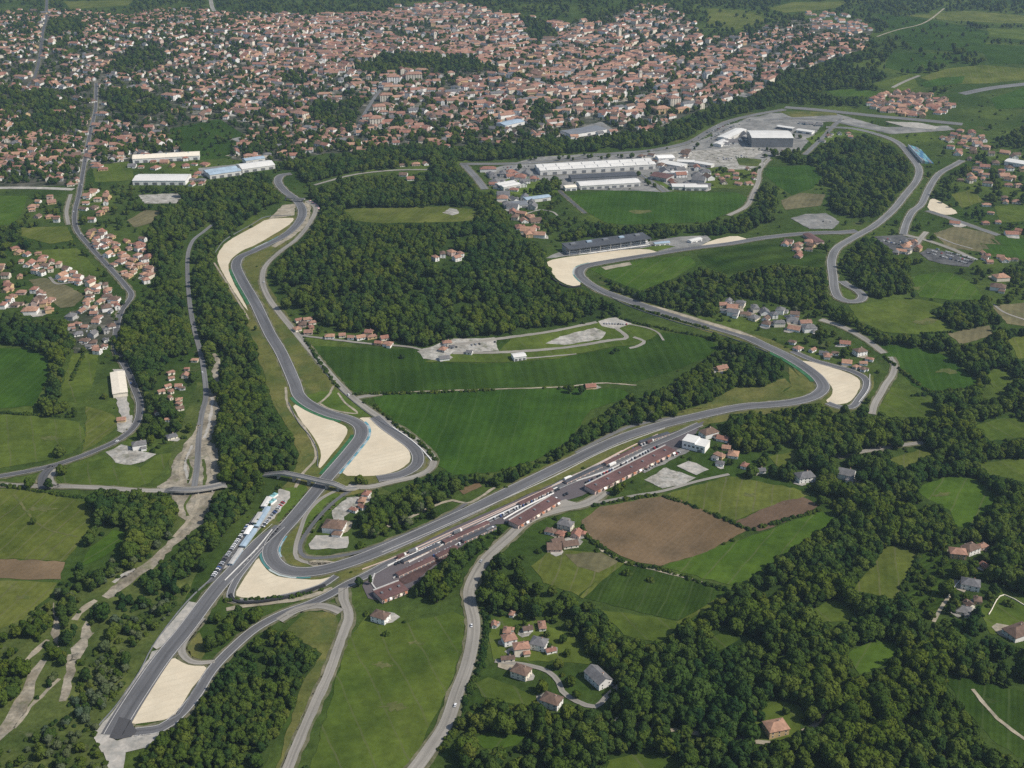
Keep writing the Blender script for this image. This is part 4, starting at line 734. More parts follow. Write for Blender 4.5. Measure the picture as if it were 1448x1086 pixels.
road('elane', 'path', [(1404, 430), (1420, 442), (1448, 452), (1480, 460)], 4, 'pale', 'pale lane by the tan field at the eastern edge', 3)
road('glade', 'path', [(1320, 880), (1334, 855), (1350, 835)], 3, 'dirt', 'dirt lane by the planted rows', 3)
road('tracks', 'path', [(1375, 975), (1395, 1000), (1420, 1025), (1455, 1050)], 3, 'dirt', 'pale wheel tracks across the sloping corner field', 3, wobble=.5)
road('tracks2', 'path', [(958, 882), (985, 868), (1010, 852), (1036, 838)], 4, 'olive', 'worn grass path along the row crop', 3, wobble=.5)
road('tracks3', 'path', [(880, 796), (850, 820), (822, 846)], 4, 'olive', 'worn grass path beside the olive meadow', 3, wobble=.5)
road('tracks4', 'path', [(845, 775), (880, 794), (925, 806), (980, 820), (1035, 838)], 3, 'dirt', 'thin pale lane between brown field and row crop', 3, wobble=.5)

WOODS[48] = ('over the shaded valley road', .8, 0, .8); paintpoly([(158, 428), (174, 428), (172, 470), (176, 512), (160, 515)], 48)
WOODS[49] = ('in the gardens of the western hillside', .16, .05, .75); WOODS[50] = ('in the hedged plots of the eastern slopes', .16, .05, .8)
def refill(pts, i):
    keep = CLS.copy(); paintpoly(pts, i); CLS[:] = np.where(keep == 0, CLS, keep)
refill([(-5, 270), (215, 265), (215, 410), (165, 500), (-5, 480)], 49); refill([(1100, 320), (1455, 300), (1455, 480), (1240, 490), (1240, 580), (1100, 500)], 50); refill([(480, 880), (700, 860), (1240, 560), (1455, 560), (1455, 1090), (700, 1090)], 50)
# ================================================================== HOUSES
HOUSES = []
def H(u, v, w, d, fl, yaw, wall, roof, hip=1, label=None, cl=None, ann=0, cat='house'):
    if label and v > 600: w *= .88; d *= .88
    x, y = ground(u, v, fl * 1.5); HOUSES.append(dict(u=u, v=v, x=x, y=y, w=w, d=d, fl=fl, yaw=math.radians(yaw), wall=wall, roof=roof, hip=hip, label=label, cl=cl, ann=ann, cat=cat))
    sc_ = F / (y * cp + CAMH * sp); hw = w * .5 * sc_ + (3 if v > 600 else 1.5); hh = fl * 1.6 * .87 * sc_
    if fl and w > 2: paintpoly([(u - hw, v - hh - d * .25 * sc_), (u + hw, v - hh - d * .25 * sc_), (u + hw, v + hh + d * .2 * sc_ + 3), (u - hw, v + hh + d * .2 * sc_ + 3)], -2)
WOODS[45] = ('between the houses', .5, 0, .6)
# --- near houses, each seen clearly in the photo
H(538, 873, 15, 11, 2, -25, 'white', 'brown', 1, 'white cottage with brown hipped roof between the paddock and the southern meadow')
H(720, 905, 12, 10, 2, 20, 'white', 'terracotta', 1, 'small white house with terracotta roof at the upper edge of the hamlet garden')
H(737, 917, 14, 10, 2, 10, 'cream', 'terracotta', 1, 'cream house with terracotta hipped roof beside the grey-roofed house', ann=1)
H(762, 911, 14, 12, 2, -20, 'white', 'grey', 1, 'white house with grey hipped roof beside a blue pool terrace')
H(746, 890, 9, 6, 1, 15, 'white', 'brown', 0, 'small garden house with brown roof above the grey-roofed house')
H(737, 951, 15, 12, 2, -28, 'cream', 'brown', 1, 'cream house with brown hipped roof above the hamlet lane')
H(780, 992, 16, 12, 2, -28, 'white', 'brown', 1, 'white-walled cottage with brown hipped roof alone on a lawn')
H(846, 959, 22, 14, 2, -58, 'white', 'grey', 0, 'long house with grey gabled roof above the forked grey drive', ann=0)
H(718, 932, 12, 5, 1, 8, 'cream', 'brown', 0, 'low shed with brown roof beside the hamlet garden')
H(1097, 1030, 17, 13, 2, 15, 'ochre', 'orange', 1, 'lone ochre cottage with orange-brown roof in the southern wood')
H(1354, 783, 16, 12, 2, -10, 'ochre', 'terracotta', 1, 'ochre house with terracotta roof at the end of a pale drive')
H(1372, 777, 16, 12, 2, 30, 'white', 'brown', 1, 'white house with brown roof adjoining the ochre terracotta house')
H(1372, 827, 17, 13, 2, -20, 'white', 'grey', 1, 'white house with grey hipped roof above the walled green paddock')
H(1362, 864, 13, 11, 1, -20, 'cream', 'grey', 1, 'low cream cottage with grey roof below the other grey-roofed house', ann=1)
H(1440, 895, 24, 16, 2, 25, 'white', 'brown', 1, 'big farmhouse with brown roof cut by the eastern picture edge', ann=1)
H(1138, 675, 20, 14, 2, 15, 'white', 'grey', 1, 'white house with grey-brown hipped roof at the corner of the ploughed strip')
H(1197, 671, 18, 15, 2, -25, 'white', 'grey', 0, 'white house with grey stone gabled roof in the eastern garden wood', ann=1)
H(473, 745, 22, 17, 2, -10, 'white', 'brown', 1, 'hall with brown hipped roof and paved yard inside the southern hairpin', ann=1, cat='hall')
H(197, 630, 16, 11, 2, 20, 'white', 'grey', 1, 'white villa with dark grey roof and patio by the valley road', ann=1)
H(243, 618, 12, 9, 1, 30, 'cream', 'grey', 1, 'grey-roofed cottage half hidden at the wood edge by the river')
H(800, 743, 15, 11, 2, -25, 'cream', 'grey', 1, 'cottage with dark grey roof at the corner of the brown field')
H(806, 770, 16, 10, 1, 15, 'cream', 'brown', 0, 'low cottage with purple-brown roof below the dark-roofed one')
H(788, 766, 13, 9, 1, 25, 'ochre', 'brown', 0, 'ochre shed with purple-brown roof beside the brown field hedge')
H(778, 752, 10, 8, 1, -20, 'white', 'brown', 1, 'small white cottage by the curving pale road')
H(1002, 613, 20, 14, 2, 30, 'white', 'brown', 1, 'brown-roofed house behind the white pit building', ann=1)
H(1022, 621, 14, 9, 1, -25, 'white', 'rust', 0, 'small rust-roofed house east of the white pit building')
H(1075, 666, 11, 7, 1, 10, 'white', 'grey', 0, 'small white barn at the meadow edge above the brown strip')
H(1222, 543, 1, 1, 1, 0, 'white', 'grey') if 0 else None
H(1216, 498, 14, 11, 2, 20, 'white', 'brown', 1, 'white house with brown roof above the eastern corner')
H(1195, 486, 13, 9, 1, -15, 'white', 'rust', 0, 'low white house with rust roof on the eastern hillside garden')
H(1165, 500, 11, 6, 1, -25, 'white', 'grey', 0, 'narrow white building by the green run-off strip')
H(1415, 393, 20, 15, 2, 10, 'cream', 'orange', 1, 'cream house with orange roof among trees at the eastern edge')
H(1411, 407, 20, 15, 2, -25, 'white', 'brown', 1, 'white gabled house with brown roof just below the orange-roofed house', ann=1)
H(1430, 331, 20, 12, 1, -5, 'white', 'rust', 0, 'white building with rust roof at the end of the service road')
H(1350, 316, 16, 9, 1, -20, 'white', 'rust', 0, 'white house with red roof beside the eastern gravel trap road')
H(268, 690, 1, 1, 1, 0, 'white', 'grey') if 0 else None
H(172, 594, 9, 7, 1, 10, 'ochre', 'terracotta', 0, 'small orange-roofed kiosk in the pale works yard')
H(43, 440, 20, 15, 2, 5, 'white', 'orange', 1, 'white house with orange hipped roof standing out on the western hillside')
H(522, 520, 8, 6, 1, 5, 'white', 'brown', 0) if 0 else None
H(632, 485, 11, 8, 1, 10, 'cream', 'terracotta', 1, 'cream pavilion with terracotta roof at the park corner')
H(628, 507, 12, 8, 1, 15, 'white', 'grey', 0, 'pale kiosk with grey roof in the park terraces')
H(522, 470, 10, 8, 1, -10, 'ochre', 'rust', 0, 'small rust-roofed house at the hill foot above the pale lane')
H(1020, 521, 14, 9, 1, 25, 'ochre', 'terracotta', 0, 'terracotta-roofed house half hidden on the bushy bank')
H(835, 547, 12, 8, 1, 10, 'ochre', 'rust', 0, 'small barn with rust roof at the edge of the green crop')
H(818, 706, 10, 7, 1, 30, 'cream', 'terracotta', 0) if 0 else None
# --- clusters: outline, count, looks, phrase
def cluster(poly, n, phrase, yaw=(0, 90), size=(11, 18), fl=(1, 2), walls=('white', 'cream', 'white', 'ochre', 'pinkish'), roofs=('terracotta', 'rust', 'terracotta', 'orange', 'brown'), gap=1.0, jit=26):
    p = np.array(poly, float); x0, y0 = p.min(0); x1, y1 = p.max(0); got = []; rr = random.Random(int(x0 * 3 + y0)); tries = 0
    while len(got) < n and tries < n * 60:
        tries += 1; u = rr.uniform(x0, x1); v = rr.uniform(y0, y1); r = False; j = len(p) - 1
        for i in range(len(p)):
            if (p[i][1] > v) != (p[j][1] > v) and u < (p[j][0] - p[i][0]) * (v - p[i][1]) / (p[j][1] - p[i][1]) + p[i][0]: r = not r
            j = i
        if not r or CLS[min(MH - 1, max(0, int(v / 2))), min(MW - 1, max(0, int(u / 2)))] == -1: continue
        x, y = ground(u, v, 3); w = rr.uniform(*size) * (.82 if u < 330 and v > 270 else 1); d = w * rr.uniform(.55, .9)
        if any(math.hypot(x - a, y - b) < (w + c) * .5 * gap + 1.5 for a, b, c in got): continue
        if any(math.hypot(x - h['x'], y - h['y']) < (w + h['w']) * .5 * gap for h in HOUSES if abs(h['u'] - u) < 40): continue
        got.append((x, y, w))
        H(u, v, w, d, rr.randint(*fl), rr.choice(yaw) + rr.uniform(-jit, jit), rr.choice(walls), rr.choice(roofs), rr.random() < .5, None, phrase, rr.random() < .3)
cluster([(118, 318), (140, 320), (165, 345), (200, 375), (212, 400), (175, 400), (150, 370), (135, 345)], 26, 'in the row east of the valley road', (-35, 55))
cluster([(170, 372), (205, 330), (212, 345), (215, 400), (190, 400)], 9, 'at the wood edge east of the valley road', (-35, 55))
cluster([(120, 270), (150, 268), (158, 300), (130, 312), (118, 300)], 14, 'above the valley road bend', (0, 90))
cluster([(20, 350), (60, 358), (80, 362), (75, 375), (30, 372)], 9, 'on the upper western hillside', (10, 100))
cluster([(36, 372), (80, 368), (118, 388), (140, 395), (135, 406), (100, 398), (60, 395), (38, 388)], 16, 'on the terraced western hillside', (-10, 80), walls=('white', 'cream', 'white'))
cluster([(0, 375), (30, 392), (36, 430), (10, 436), (0, 430)], 12, 'at the western edge below the terraces', (0, 90))
cluster([(48, 410), (70, 415), (72, 440), (48, 438)], 7, 'beside the olive meadow', (0, 90))
cluster([(118, 415), (150, 400), (168, 418), (166, 438), (118, 438)], 16, 'above the roadside works', (5, 95), walls=('white', 'cream'))
cluster([(100, 438), (158, 436), (158, 470), (148, 498), (122, 496), (100, 470)], 20, 'in the roadside works lots', (5, 95), (9, 16), (1, 2), ('white', 'grey', 'white'), ('grey', 'grey', 'terracotta', 'brown'))
cluster([(45, 282), (70, 275), (100, 282), (96, 312), (60, 312), (40, 300)], 9, 'west of the valley road below the pale strip', (0, 90))
cluster([(225, 545), (235, 525), (262, 505), (270, 520), (262, 560), (250, 580), (228, 575)], 7, 'in the clearing between wood and river', (20, 110), (7, 12), (1, 1))
cluster([(410, 452), (440, 452), (446, 474), (425, 474)], 7, 'beside the service road at the hill foot', (20, 110), (8, 13), (1, 1))
cluster([(450, 470), (520, 474), (590, 482), (590, 490), (500, 484), (450, 478)], 8, 'along the pale lane under the hill wood', (0, 10), (8, 13), (1, 1))
cluster([(608, 360), (632, 356), (652, 360), (654, 370), (620, 372)], 5, 'in the clearing on the wooded hill', (20, 110), (10, 15), (1, 2))
cluster([(1020, 428), (1060, 425), (1075, 435), (1120, 440), (1150, 455), (1155, 466), (1110, 468), (1050, 445), (1022, 440)], 20, 'in the hillside hamlet above the eastern corner', (-15, 75), (10, 17), (1, 2), ('white', 'cream', 'white'), ('grey', 'terracotta', 'brown', 'grey'))
cluster([(1108, 340), (1150, 338), (1160, 360), (1130, 368), (1110, 352)], 10, 'below the northern straight', (-30, 60), (9, 14), (1, 1), roofs=('rust', 'brown', 'terracotta'))
cluster([(1250, 335), (1300, 340), (1298, 355), (1262, 358)], 8, 'beside the visitors car park', (-20, 70), (10, 16), (1, 2), roofs=('grey', 'orange', 'grey', 'rust'))
cluster([(1338, 198), (1390, 205), (1448, 215), (1448, 268), (1390, 262), (1345, 240)], 34, 'in the scattered eastern suburb', (-15, 75), (11, 19), (1, 2))
cluster([(1345, 250), (1370, 240), (1400, 270), (1448, 270), (1448, 330), (1400, 325), (1380, 300)], 10, 'on the slope below the eastern suburb', (-15, 75), (10, 16), (1, 2))
cluster([(1310, 185), (1380, 182), (1400, 200), (1340, 200)], 12, 'below the wide far straight', (-10, 80), (11, 18), (1, 2))
cluster([(1222, 148), (1256, 128), (1290, 128), (1320, 132), (1356, 142), (1338, 158), (1300, 166), (1245, 158)], 75, 'in the far terracotta village', (-20, 70), (13, 21), (1, 2), gap=.62)
cluster([(705, 275), (740, 278), (760, 292), (720, 298), (708, 290)], 9, 'behind the works yards near the hill', (0, 90), (14, 22), (1, 2), ('white', 'grey'), ('grey', 'terracotta', 'grey'))
cluster([(722, 298), (752, 296), (772, 330), (742, 336), (725, 320)], 10, 'on the corner below the works yards', (0, 90), (12, 20), (1, 2))
cluster([(690, 245), (730, 243), (750, 255), (740, 272), (700, 268)], 10, 'in the western works yard', (0, 90), (14, 24), (1, 2), ('white', 'white', 'grey'), ('grey', 'grey', 'rust'))
cluster([(930, 222), (985, 228), (1010, 252), (1000, 266), (945, 262), (930, 245)], 16, 'in the workshops east of the long warehouse', (0, 90), (13, 24), (1, 2), ('white', 'grey', 'white'), ('grey', 'rust', 'grey', 'brown'))
cluster([(1010, 245), (1060, 235), (1085, 228), (1060, 262), (1015, 266)], 12, 'in the orchard plots beside the lane bend', (0, 90), (9, 14), (1, 1))
cluster([(1035, 175), (1060, 180), (1050, 200), (1020, 205)], 6, 'in front of the big hangar', (20, 110), (14, 24), (1, 1), ('white',), ('grey',))
cluster([(560, 235), (600, 228), (610, 245), (570, 258)], 5, 'in a gap of the northern ridge wood', (0, 90), (10, 18), (1, 1))
cluster([(560, 8), (640, 4), (700, 18), (700, 28), (640, 16), (580, 22)], 30, 'on the far northern crest', (0, 90), (14, 24), (1, 2), ('white', 'cream'), gap=.6)
cluster([(1140, 15), (1200, 22), (1236, 40), (1210, 48), (1150, 40)], 40, 'at the far north-eastern town edge', (0, 90), (14, 22), (1, 2), ('white',), gap=.6)
H(747, 327, 24, 16, 2, -8, 'white', 'orange', 0, 'long white house with orange roof at the corner of the hill wood')
H(763, 333, 18, 12, 2, -8, 'white', 'orange', 0, 'second orange-roofed house at the corner of the hill wood')
H(690, 240, 30, 14, 2, 4, 'white', 'rust', 1, 'long red-roofed house at the top of the works yard')
cluster([(1018, 622), (1050, 630), (1062, 650), (1030, 655), (1010, 640)], 3, 'behind the white pit house', (-20, 70), (8, 13), (1, 1))
cluster([(770, 742), (800, 735), (812, 750), (822, 768), (806, 782), (780, 775)], 3, 'in the hamlet beside the brown field', (-20, 70), (8, 13), (1, 1), roofs=('brown', 'rust', 'grey'))
cluster([(700, 885), (760, 880), (790, 905), (740, 930), (700, 925)], 1, 'in the brown-roofed hamlet', (10, 100), (7, 11), (1, 1))
cluster([(222, 548), (262, 500), (276, 510), (268, 560), (240, 600), (222, 585)], 9, 'among trees on the river bank', (20, 110), (7, 11), (1, 1), walls=('white', 'cream'))
cluster([(1105, 480), (1150, 490), (1185, 500), (1160, 508), (1110, 492)], 5, 'beside the green run-off strip', (-30, 60), (7, 12), (1, 1), walls=('white',))
cluster([(1180, 508), (1215, 515), (1235, 505), (1220, 525)], 5, 'above the eastern gravel trap', (-30, 60), (7, 12), (1, 1), walls=('white', 'grey'))
cluster([(480, 715), (520, 695), (512, 720), (490, 735)], 4, 'behind the brown-roofed hall', (-10, 80), (7, 10), (1, 1))
cluster([(1340, 335), (1448, 340), (1448, 380), (1390, 372)], 7, 'in the eastern yards below the service road', (-15, 75), (9, 15), (1, 1))
cluster([(130, 232), (240, 226), (300, 230), (290, 240), (140, 240)], 12, 'in front of the upper warehouse', (0, 90), (10, 18), (1, 1), roofs=('rust', 'grey', 'terracotta'))
cluster([(265, 245), (290, 245), (285, 262), (268, 262)], 6, 'beside the lower warehouse', (0, 90), (10, 18), (1, 1), roofs=('grey', 'grey', 'rust'))
cluster([(1340, 775), (1400, 770), (1420, 830), (1390, 870), (1350, 870)], 4, 'near the grey-roofed houses in the east', (10, 100), (7, 10), (1, 1))
cluster([(895, 222), (960, 214), (1040, 212), (1062, 222), (1020, 234), (950, 236)], 8, 'on the stony works lots', (-15, 75), (10, 20), (1, 1), ('white', 'grey'), ('grey', 'grey', 'brown'))
cluster([(700, 244), (755, 240), (765, 252), (740, 258), (702, 256)], 6, 'in the upper western works yard', (0, 90), (12, 22), (1, 2), ('white', 'grey'), ('grey', 'rust', 'grey'))
cluster([(1090, 162), (1170, 163), (1165, 178), (1100, 174)], 8, 'beside the far straights', (0, 90), (10, 18), (1, 1), ('white', 'grey'), ('grey', 'grey', 'rust'))
cluster([(1145, 200), (1180, 186), (1215, 188), (1190, 200)], 6, 'at the edge of the eastern wood', (0, 90), (8, 14), (1, 1), ('white', 'cream'), ('grey', 'rust', 'terracotta'))
cluster([(690, 880), (720, 868), (770, 880), (800, 905), (770, 930), (700, 930)], 4, 'in the garden plots of the brown-roofed hamlet', (10, 100), (5, 8), (1, 1))
cluster([(125, 322), (160, 330), (205, 345), (212, 395), (180, 395), (150, 360)], 10, 'in the plots east of the valley road', (-35, 55), (7, 12), (1, 1))
cluster([(1000, 640), (1060, 640), (1090, 660), (1060, 668), (1010, 660)], 3, 'in the gardens above the thin pale lane', (-20, 70), (6, 10), (1, 1), ('white',), ('rust', 'grey'))
cluster([(600, 495), (640, 486), (700, 484), (700, 496), (630, 508)], 5, 'on the park terraces', (0, 90), (6, 10), (1, 1), ('white', 'grey'), ('grey', 'grey', 'terracotta'))
# --- the town itself
def town():
    rr = random.Random(11); n = 0
    step = 21.0; xs = np.arange(-3000, 3000, step); ys = np.arange(900, 5600, step * 1.05)
    for j, y0 in enumerate(ys):
        for i, x0 in enumerate(xs):
            y0 = ys[j]
            a = .35 * math.sin(x0 / 420 + 1) + .4 * math.sin(y0 / 510 + x0 / 900)
            if i % 5 == 4 and rr.random() < .97: continue
            if j % 7 == 6 and rr.random() < .93: continue
            xa, ya = x0, y0; x0, y0 = xa * .88 + (ya - 3000) * .47, 3000 - xa * .47 + (ya - 3000) * .88
            x = x0 + 40 * math.sin(y0 / 300) + 25 * math.sin(x0 / 170 + y0 / 260) + rr.uniform(-4.5, 4.5); y = y0 + 45 * math.sin(x0 / 330) + rr.uniform(-4.5, 4.5)
            z = float(height(x, y)); u, v = pixel(x, y, z)
            if not (-30 < u < 1460 and -25 < v < 285): continue
            ui, vi = min(MW - 1, max(0, int(u / 2))), min(MH - 1, max(0, int(v / 2)))
            if CLS[vi, ui] != 1: continue
            # built-up density: dense core, looser rim
            core = math.exp(-((u - 870) / 330) ** 2 - ((v - 110) / 80) ** 2) + .8 * math.exp(-((u - 520) / 300) ** 2 - ((v - 60) / 60) ** 2)
            cl = math.sin(x / 95 + 2 * math.sin(y / 140)) + math.sin(y / 120 + 1.7 * math.sin(x / 160))
            p = .50 + .42 * core + .2 * cl
            if u < 430: p += .14
            if rr.random() > p: continue
            if v < 14 and (u < 560 or 700 < u < 900): continue
            w = rr.uniform(11, 20) * (1.0 + .3 * (core > .6)) * rr.choice((1, 1, 1, 1, 1, 1, 1.5, 2.0)); d = min(w * rr.uniform(.55, .9), 13)
            fl = rr.choice((2, 2, 3, 3, 4)) if core > .5 else rr.choice((1, 2, 2, 2))
            wall = rr.choice(('white',) * 5 + ('cream',) * 3 + ('ochre', 'pinkish', 'grey')); roof = rr.choice(('terracotta',) * 5 + ('rust',) * 3 + ('orange', 'orange', 'brown', 'brown', 'grey'))
            HOUSES.append(dict(u=u, v=v, x=x, y=y, w=w, d=d, fl=fl, yaw=a + rr.choice((.3, .3, 1.9, -.5)) + rr.uniform(-.2, .2), wall=wall, roof=roof, hip=rr.random() < .35, label=None, cl=None, ann=rr.random() < .15, cat='house'))
town()
def town_phrase(u, v):
    if u < 130: return 'on the western side of the town'
    if u < 235 and v > 170: return 'in the quarter above the two pale warehouses'
    if u < 420: return 'on the town edge above the blue-white works'
    if u < 560: return 'in the quarter around the apartment blocks'
    if u < 760: return 'on the southern edge of the town core'
    return 'in the lower town by the woods belt'
# --- house shells
def shell(h):
    """wall mesh, roof mesh for one house in its own axes (x along the ridge)"""
    w, d, e = h['w'] / 2, h['d'] / 2, h['fl'] * 2.65 + .4
    W = MB(); R = MB(); rise = d * (.55 if h['hip'] else .6) ; o = .55; t = .28
    def unit(x0, x1, y0, y1, e, rise, hip):
        cx, cy = (x0 + x1) / 2, (y0 + y1) / 2
        if hip:
            W.box(x0, x1, y0, y1, -1.5, e)
            a = (y1 - y0) / 2 * .92; X0, X1, Y0, Y1 = x0 - o, x1 + o, y0 - o, y1 + o
            r0, r1 = (x0 + a, x1 - a) if x1 - x0 > 2 * a else (cx - .2, cx + .2); z = e + .02
            R.add([(X0, Y0, z), (X1, Y0, z), (X1, Y1, z), (X0, Y1, z), (X0, Y0, z + t), (X1, Y0, z + t), (X1, Y1, z + t), (X0, Y1, z + t), (r0, cy, e + rise + t), (r1, cy, e + rise + t)],
                  [(3, 2, 1, 0), (0, 1, 5, 4), (1, 2, 6, 5), (2, 3, 7, 6), (3, 0, 4, 7), (4, 5, 9, 8), (5, 6, 9), (6, 7, 8, 9), (7, 4, 8)])
        else:
            vs = [(x, y, z) for x in (x0, x1) for y, z in ((y0, -1.5), (y1, -1.5), (y1, e), (cy, e + rise), (y0, e))]
            W.add(vs, [(4, 3, 2, 1, 0), (5, 6, 7, 8, 9), (0, 1, 6, 5), (1, 2, 7, 6), (2, 3, 8, 7), (3, 4, 9, 8), (4, 0, 5, 9)])
            sl = rise / ((y1 - y0) / 2); X0, X1 = x0 - o * .8, x1 + o * .8
            for s, yb in ((-1, y0), (1, y1)):
                y_e = yb + s * o; z_e = e - sl * o + .03
                q = [(y_e, z_e), (cy, e + rise + .03), (cy, e + rise + .03 + t), (y_e, z_e + t)]
                vs = [(x, y, z) for x in (X0, X1) for y, z in q]
                fs = [(0, 1, 2, 3), (7, 6, 5, 4), (0, 4, 5, 1), (1, 5, 6, 2), (2, 6, 7, 3), (3, 7, 4, 0)]
                R.add(vs, fs if s < 0 else [tuple(reversed(f)) for f in fs])
    unit(-w, w, -d, d, e, rise, h['hip'])
    if h['ann']:
        unit(w * .15, w * .15 + d * 1.1, -d - d * .8, -d - .01, max(3.0, e - 2.6), d * .3, True)
    return W, R, e, rise
def window_mesh():
    b = MB(); b.box(-.6, .6, -.05, .04, -.75, .75, 0); return b.mesh('window', M['w_white'])
def pane_mesh():
    b = MB(); b.box(-.5, .5, -.075, -.045, -.65, .65); return b.mesh('pane', M['glass'])
def shutter_mesh():
    b = MB(); b.box(-.32, .32, -.1, -.01, -.78, .78); return b.mesh('shutter', M['door'])
def door_mesh():
    b = MB(); b.box(-.6, .6, -.09, .04, 0, 2.2); return b.mesh('door', M['door'])
def chimney_mesh():
    b = MB(); b.box(-.45, .45, -.35, .35, -1.4, 1.0, 0); b.box(-.55, .55, -.45, .45, 1.0, 1.2, 1); return b.mesh('chimney', [M['w_cream'], M['r_terracotta']])
MESH = dict(win=window_mesh(), pane=pane_mesh(), shut=shutter_mesh(), door=door_mesh(), chim=chimney_mesh())
def build_house(h, detail):
    root = empty('house' if h['cat'] == 'house' else h['cat'], (h['x'], h['y'], float(height(h['x'], h['y']))), h['yaw'])
    W, R, e, rise = shell(h)
    W.build('wall', M['w_' + h['wall']], root); rf = R.build('roof', M['r_' + h['roof']], root)
    if detail >= 1:
        c = obj('chimney', MESH['chim'], rf); c.location = (h['w'] * .18, h['d'] * .14, e + rise * .75 + .3)
    if detail >= 2:
        w, d = h['w'] / 2, h['d'] / 2
        for f in range(h['fl']):
            for side in (0, 1, 2, 3):
                L, D_ = (w, d) if side % 2 == 0 else (d, w)
                n = max(1, int(L * 2 / 4.2))
                for i in range(n):
                    t = (i + .5) / n * 2 * L - L; rz = side * math.pi / 2
                    if h['ann'] and side == 0: continue
                    if f == 0 and side == 2 and i == n // 2:
                        o_ = obj('door', MESH['door'], root); zz = 0.1
                    else:
                        o_ = obj('window', MESH['win'], root); zz = f * 2.65 + 1.6
                        p = obj('pane', MESH['pane'], o_)
                    o_.location = (t * math.cos(rz) + D_ * math.sin(rz), t * math.sin(rz) - D_ * math.cos(rz), zz); o_.rotation_euler = (0, 0, rz)
    return root
# --- which houses are individuals: the 300 that show largest
for h in HOUSES:
    rng = h['y'] * cp + CAMH * sp; h['px'] = h['w'] * (h['fl'] * 1.5 + 5) / rng ** 2 * (1 if -10 < h['u'] < 1458 else .2)
order = sorted(HOUSES, key=lambda h: (h['label'] is None, -h['px']))
single, rest = order[:300], order[300:]
ORD = ['first', 'second', 'third', 'fourth', 'fifth', 'sixth', 'seventh', 'eighth', 'ninth', 'tenth', 'eleventh', 'twelfth', 'thirteenth', 'fourteenth', 'fifteenth', 'sixteenth', 'seventeenth', 'eighteenth', 'nineteenth', 'twentieth']
by = {}
for h in single:
    if h['label'] is None:
        ph = h['cl'] or town_phrase(h['u'], h['v'])
        big = 'long' if h['w'] > 1.45 * h['d'] else 'square'
        h['look'] = (f"{h['wall']} house, {'hipped' if h['hip'] else 'gabled'} {h['roof']} roof,", ph); by.setdefault(h['look'], []).append(h)
for (look, ph), L in by.items():
    L.sort(key=lambda h: h['u'])
    for i, h in enumerate(L):
        h['label'] = f'{look} {ph}' if len(L) == 1 else f'{ORD[min(i, 19)]} from left, {look} {ph}'
def patio(h):
    rr = random.Random(int(h['x'] * 3 + h['y'])); a = rr.uniform(0, 6.28); R = h['w'] * rr.uniform(.55, .9); cx, cy = h['x'] + math.cos(a) * R * .6, h['y'] + math.sin(a) * R * .6; n = 7
    q = [(cx + math.cos(6.283 * i / n) * R * rr.uniform(.5, 1.1), cy + math.sin(6.283 * i / n) * R * rr.uniform(.5, 1.1)) for i in range(n)]
    b = MB(); b.add([(x, y, float(height(x, y)) + .5) for x, y in q], [tuple(range(n))]); o = b.build('yard', M[rr.choice(('rubble', 'concrete', 'dirt', 'lot', 'rubble'))])
    tag(o, 'pale paved yard beside a house', 'yard', 'paved yards beside the houses', 'structure')
for i, h in enumerate(single):
    near = h['v'] > 600
    d = 2 if near or (h['v'] > 480 and h['w'] > 12) else (1 if h['v'] > 330 else 0)
    r = build_house(h, d)
    tag(r, h['label'], h['cat'], 'houses of the valley')
    if random.Random(i).random() < .8: patio(h)
def merged_houses(name, L, label):
    walls = list(WALLS); roofs = list(ROOFS); out = MB()
    for h in L:
        W, R, e, rise = shell(h); c, s = math.cos(h['yaw']), math.sin(h['yaw']); z0 = float(height(h['x'], h['y']))
        for part, mi in ((W, walls.index(h['wall'])), (R, 5 + roofs.index(h['roof']))):
            out.add([(h['x'] + x * c - y * s, h['y'] + x * s + y * c, z0 + z) for x, y, z in part.v], part.f, mi)
        w, d = h['w'] / 2, h['d'] / 2
        if h['v'] > 90:
            for f in range(h['fl']):
                zz = z0 + f * 2.65 + 1.6
                for side in (0, 1, 2, 3):
                    L_, D_ = (w, d) if side % 2 == 0 else (d, w)
                    if side == 0 and h['ann']: continue
                    a = h['yaw'] + side * math.pi / 2; k1, k2 = math.cos(a), math.sin(a); q = []; n = 2 if h['v'] < 140 else max(1, int(L_ * 2 / 5))
                    if (h['x'] + D_ * k2) * k2 - (h['y'] - D_ * k1) * k1 > 0: continue
                    for i in range(n):
                        t = (i + .5) / n * 2 * L_ - L_
                        vs = []
                        for dx, dz in ((-.65, -.8), (.65, -.8), (.65, .8), (-.65, .8)):
                            lx, ly = t + dx, -D_ - .05; vs.append((h['x'] + lx * k1 - ly * k2, h['y'] + lx * k2 + ly * k1, zz + dz))
                        out.add(vs, [(0, 1, 2, 3)], 10)
    tag(out.build(name, [M['w_' + w] for w in walls] + [M['r_' + r] for r in roofs] + [M['glass']]), label, 'houses', kind='stuff')
merged_houses('town_houses', rest, 'dense town of pale houses with terracotta roofs beyond the circuit')
print('houses', len(HOUSES), 'rest', len(rest))
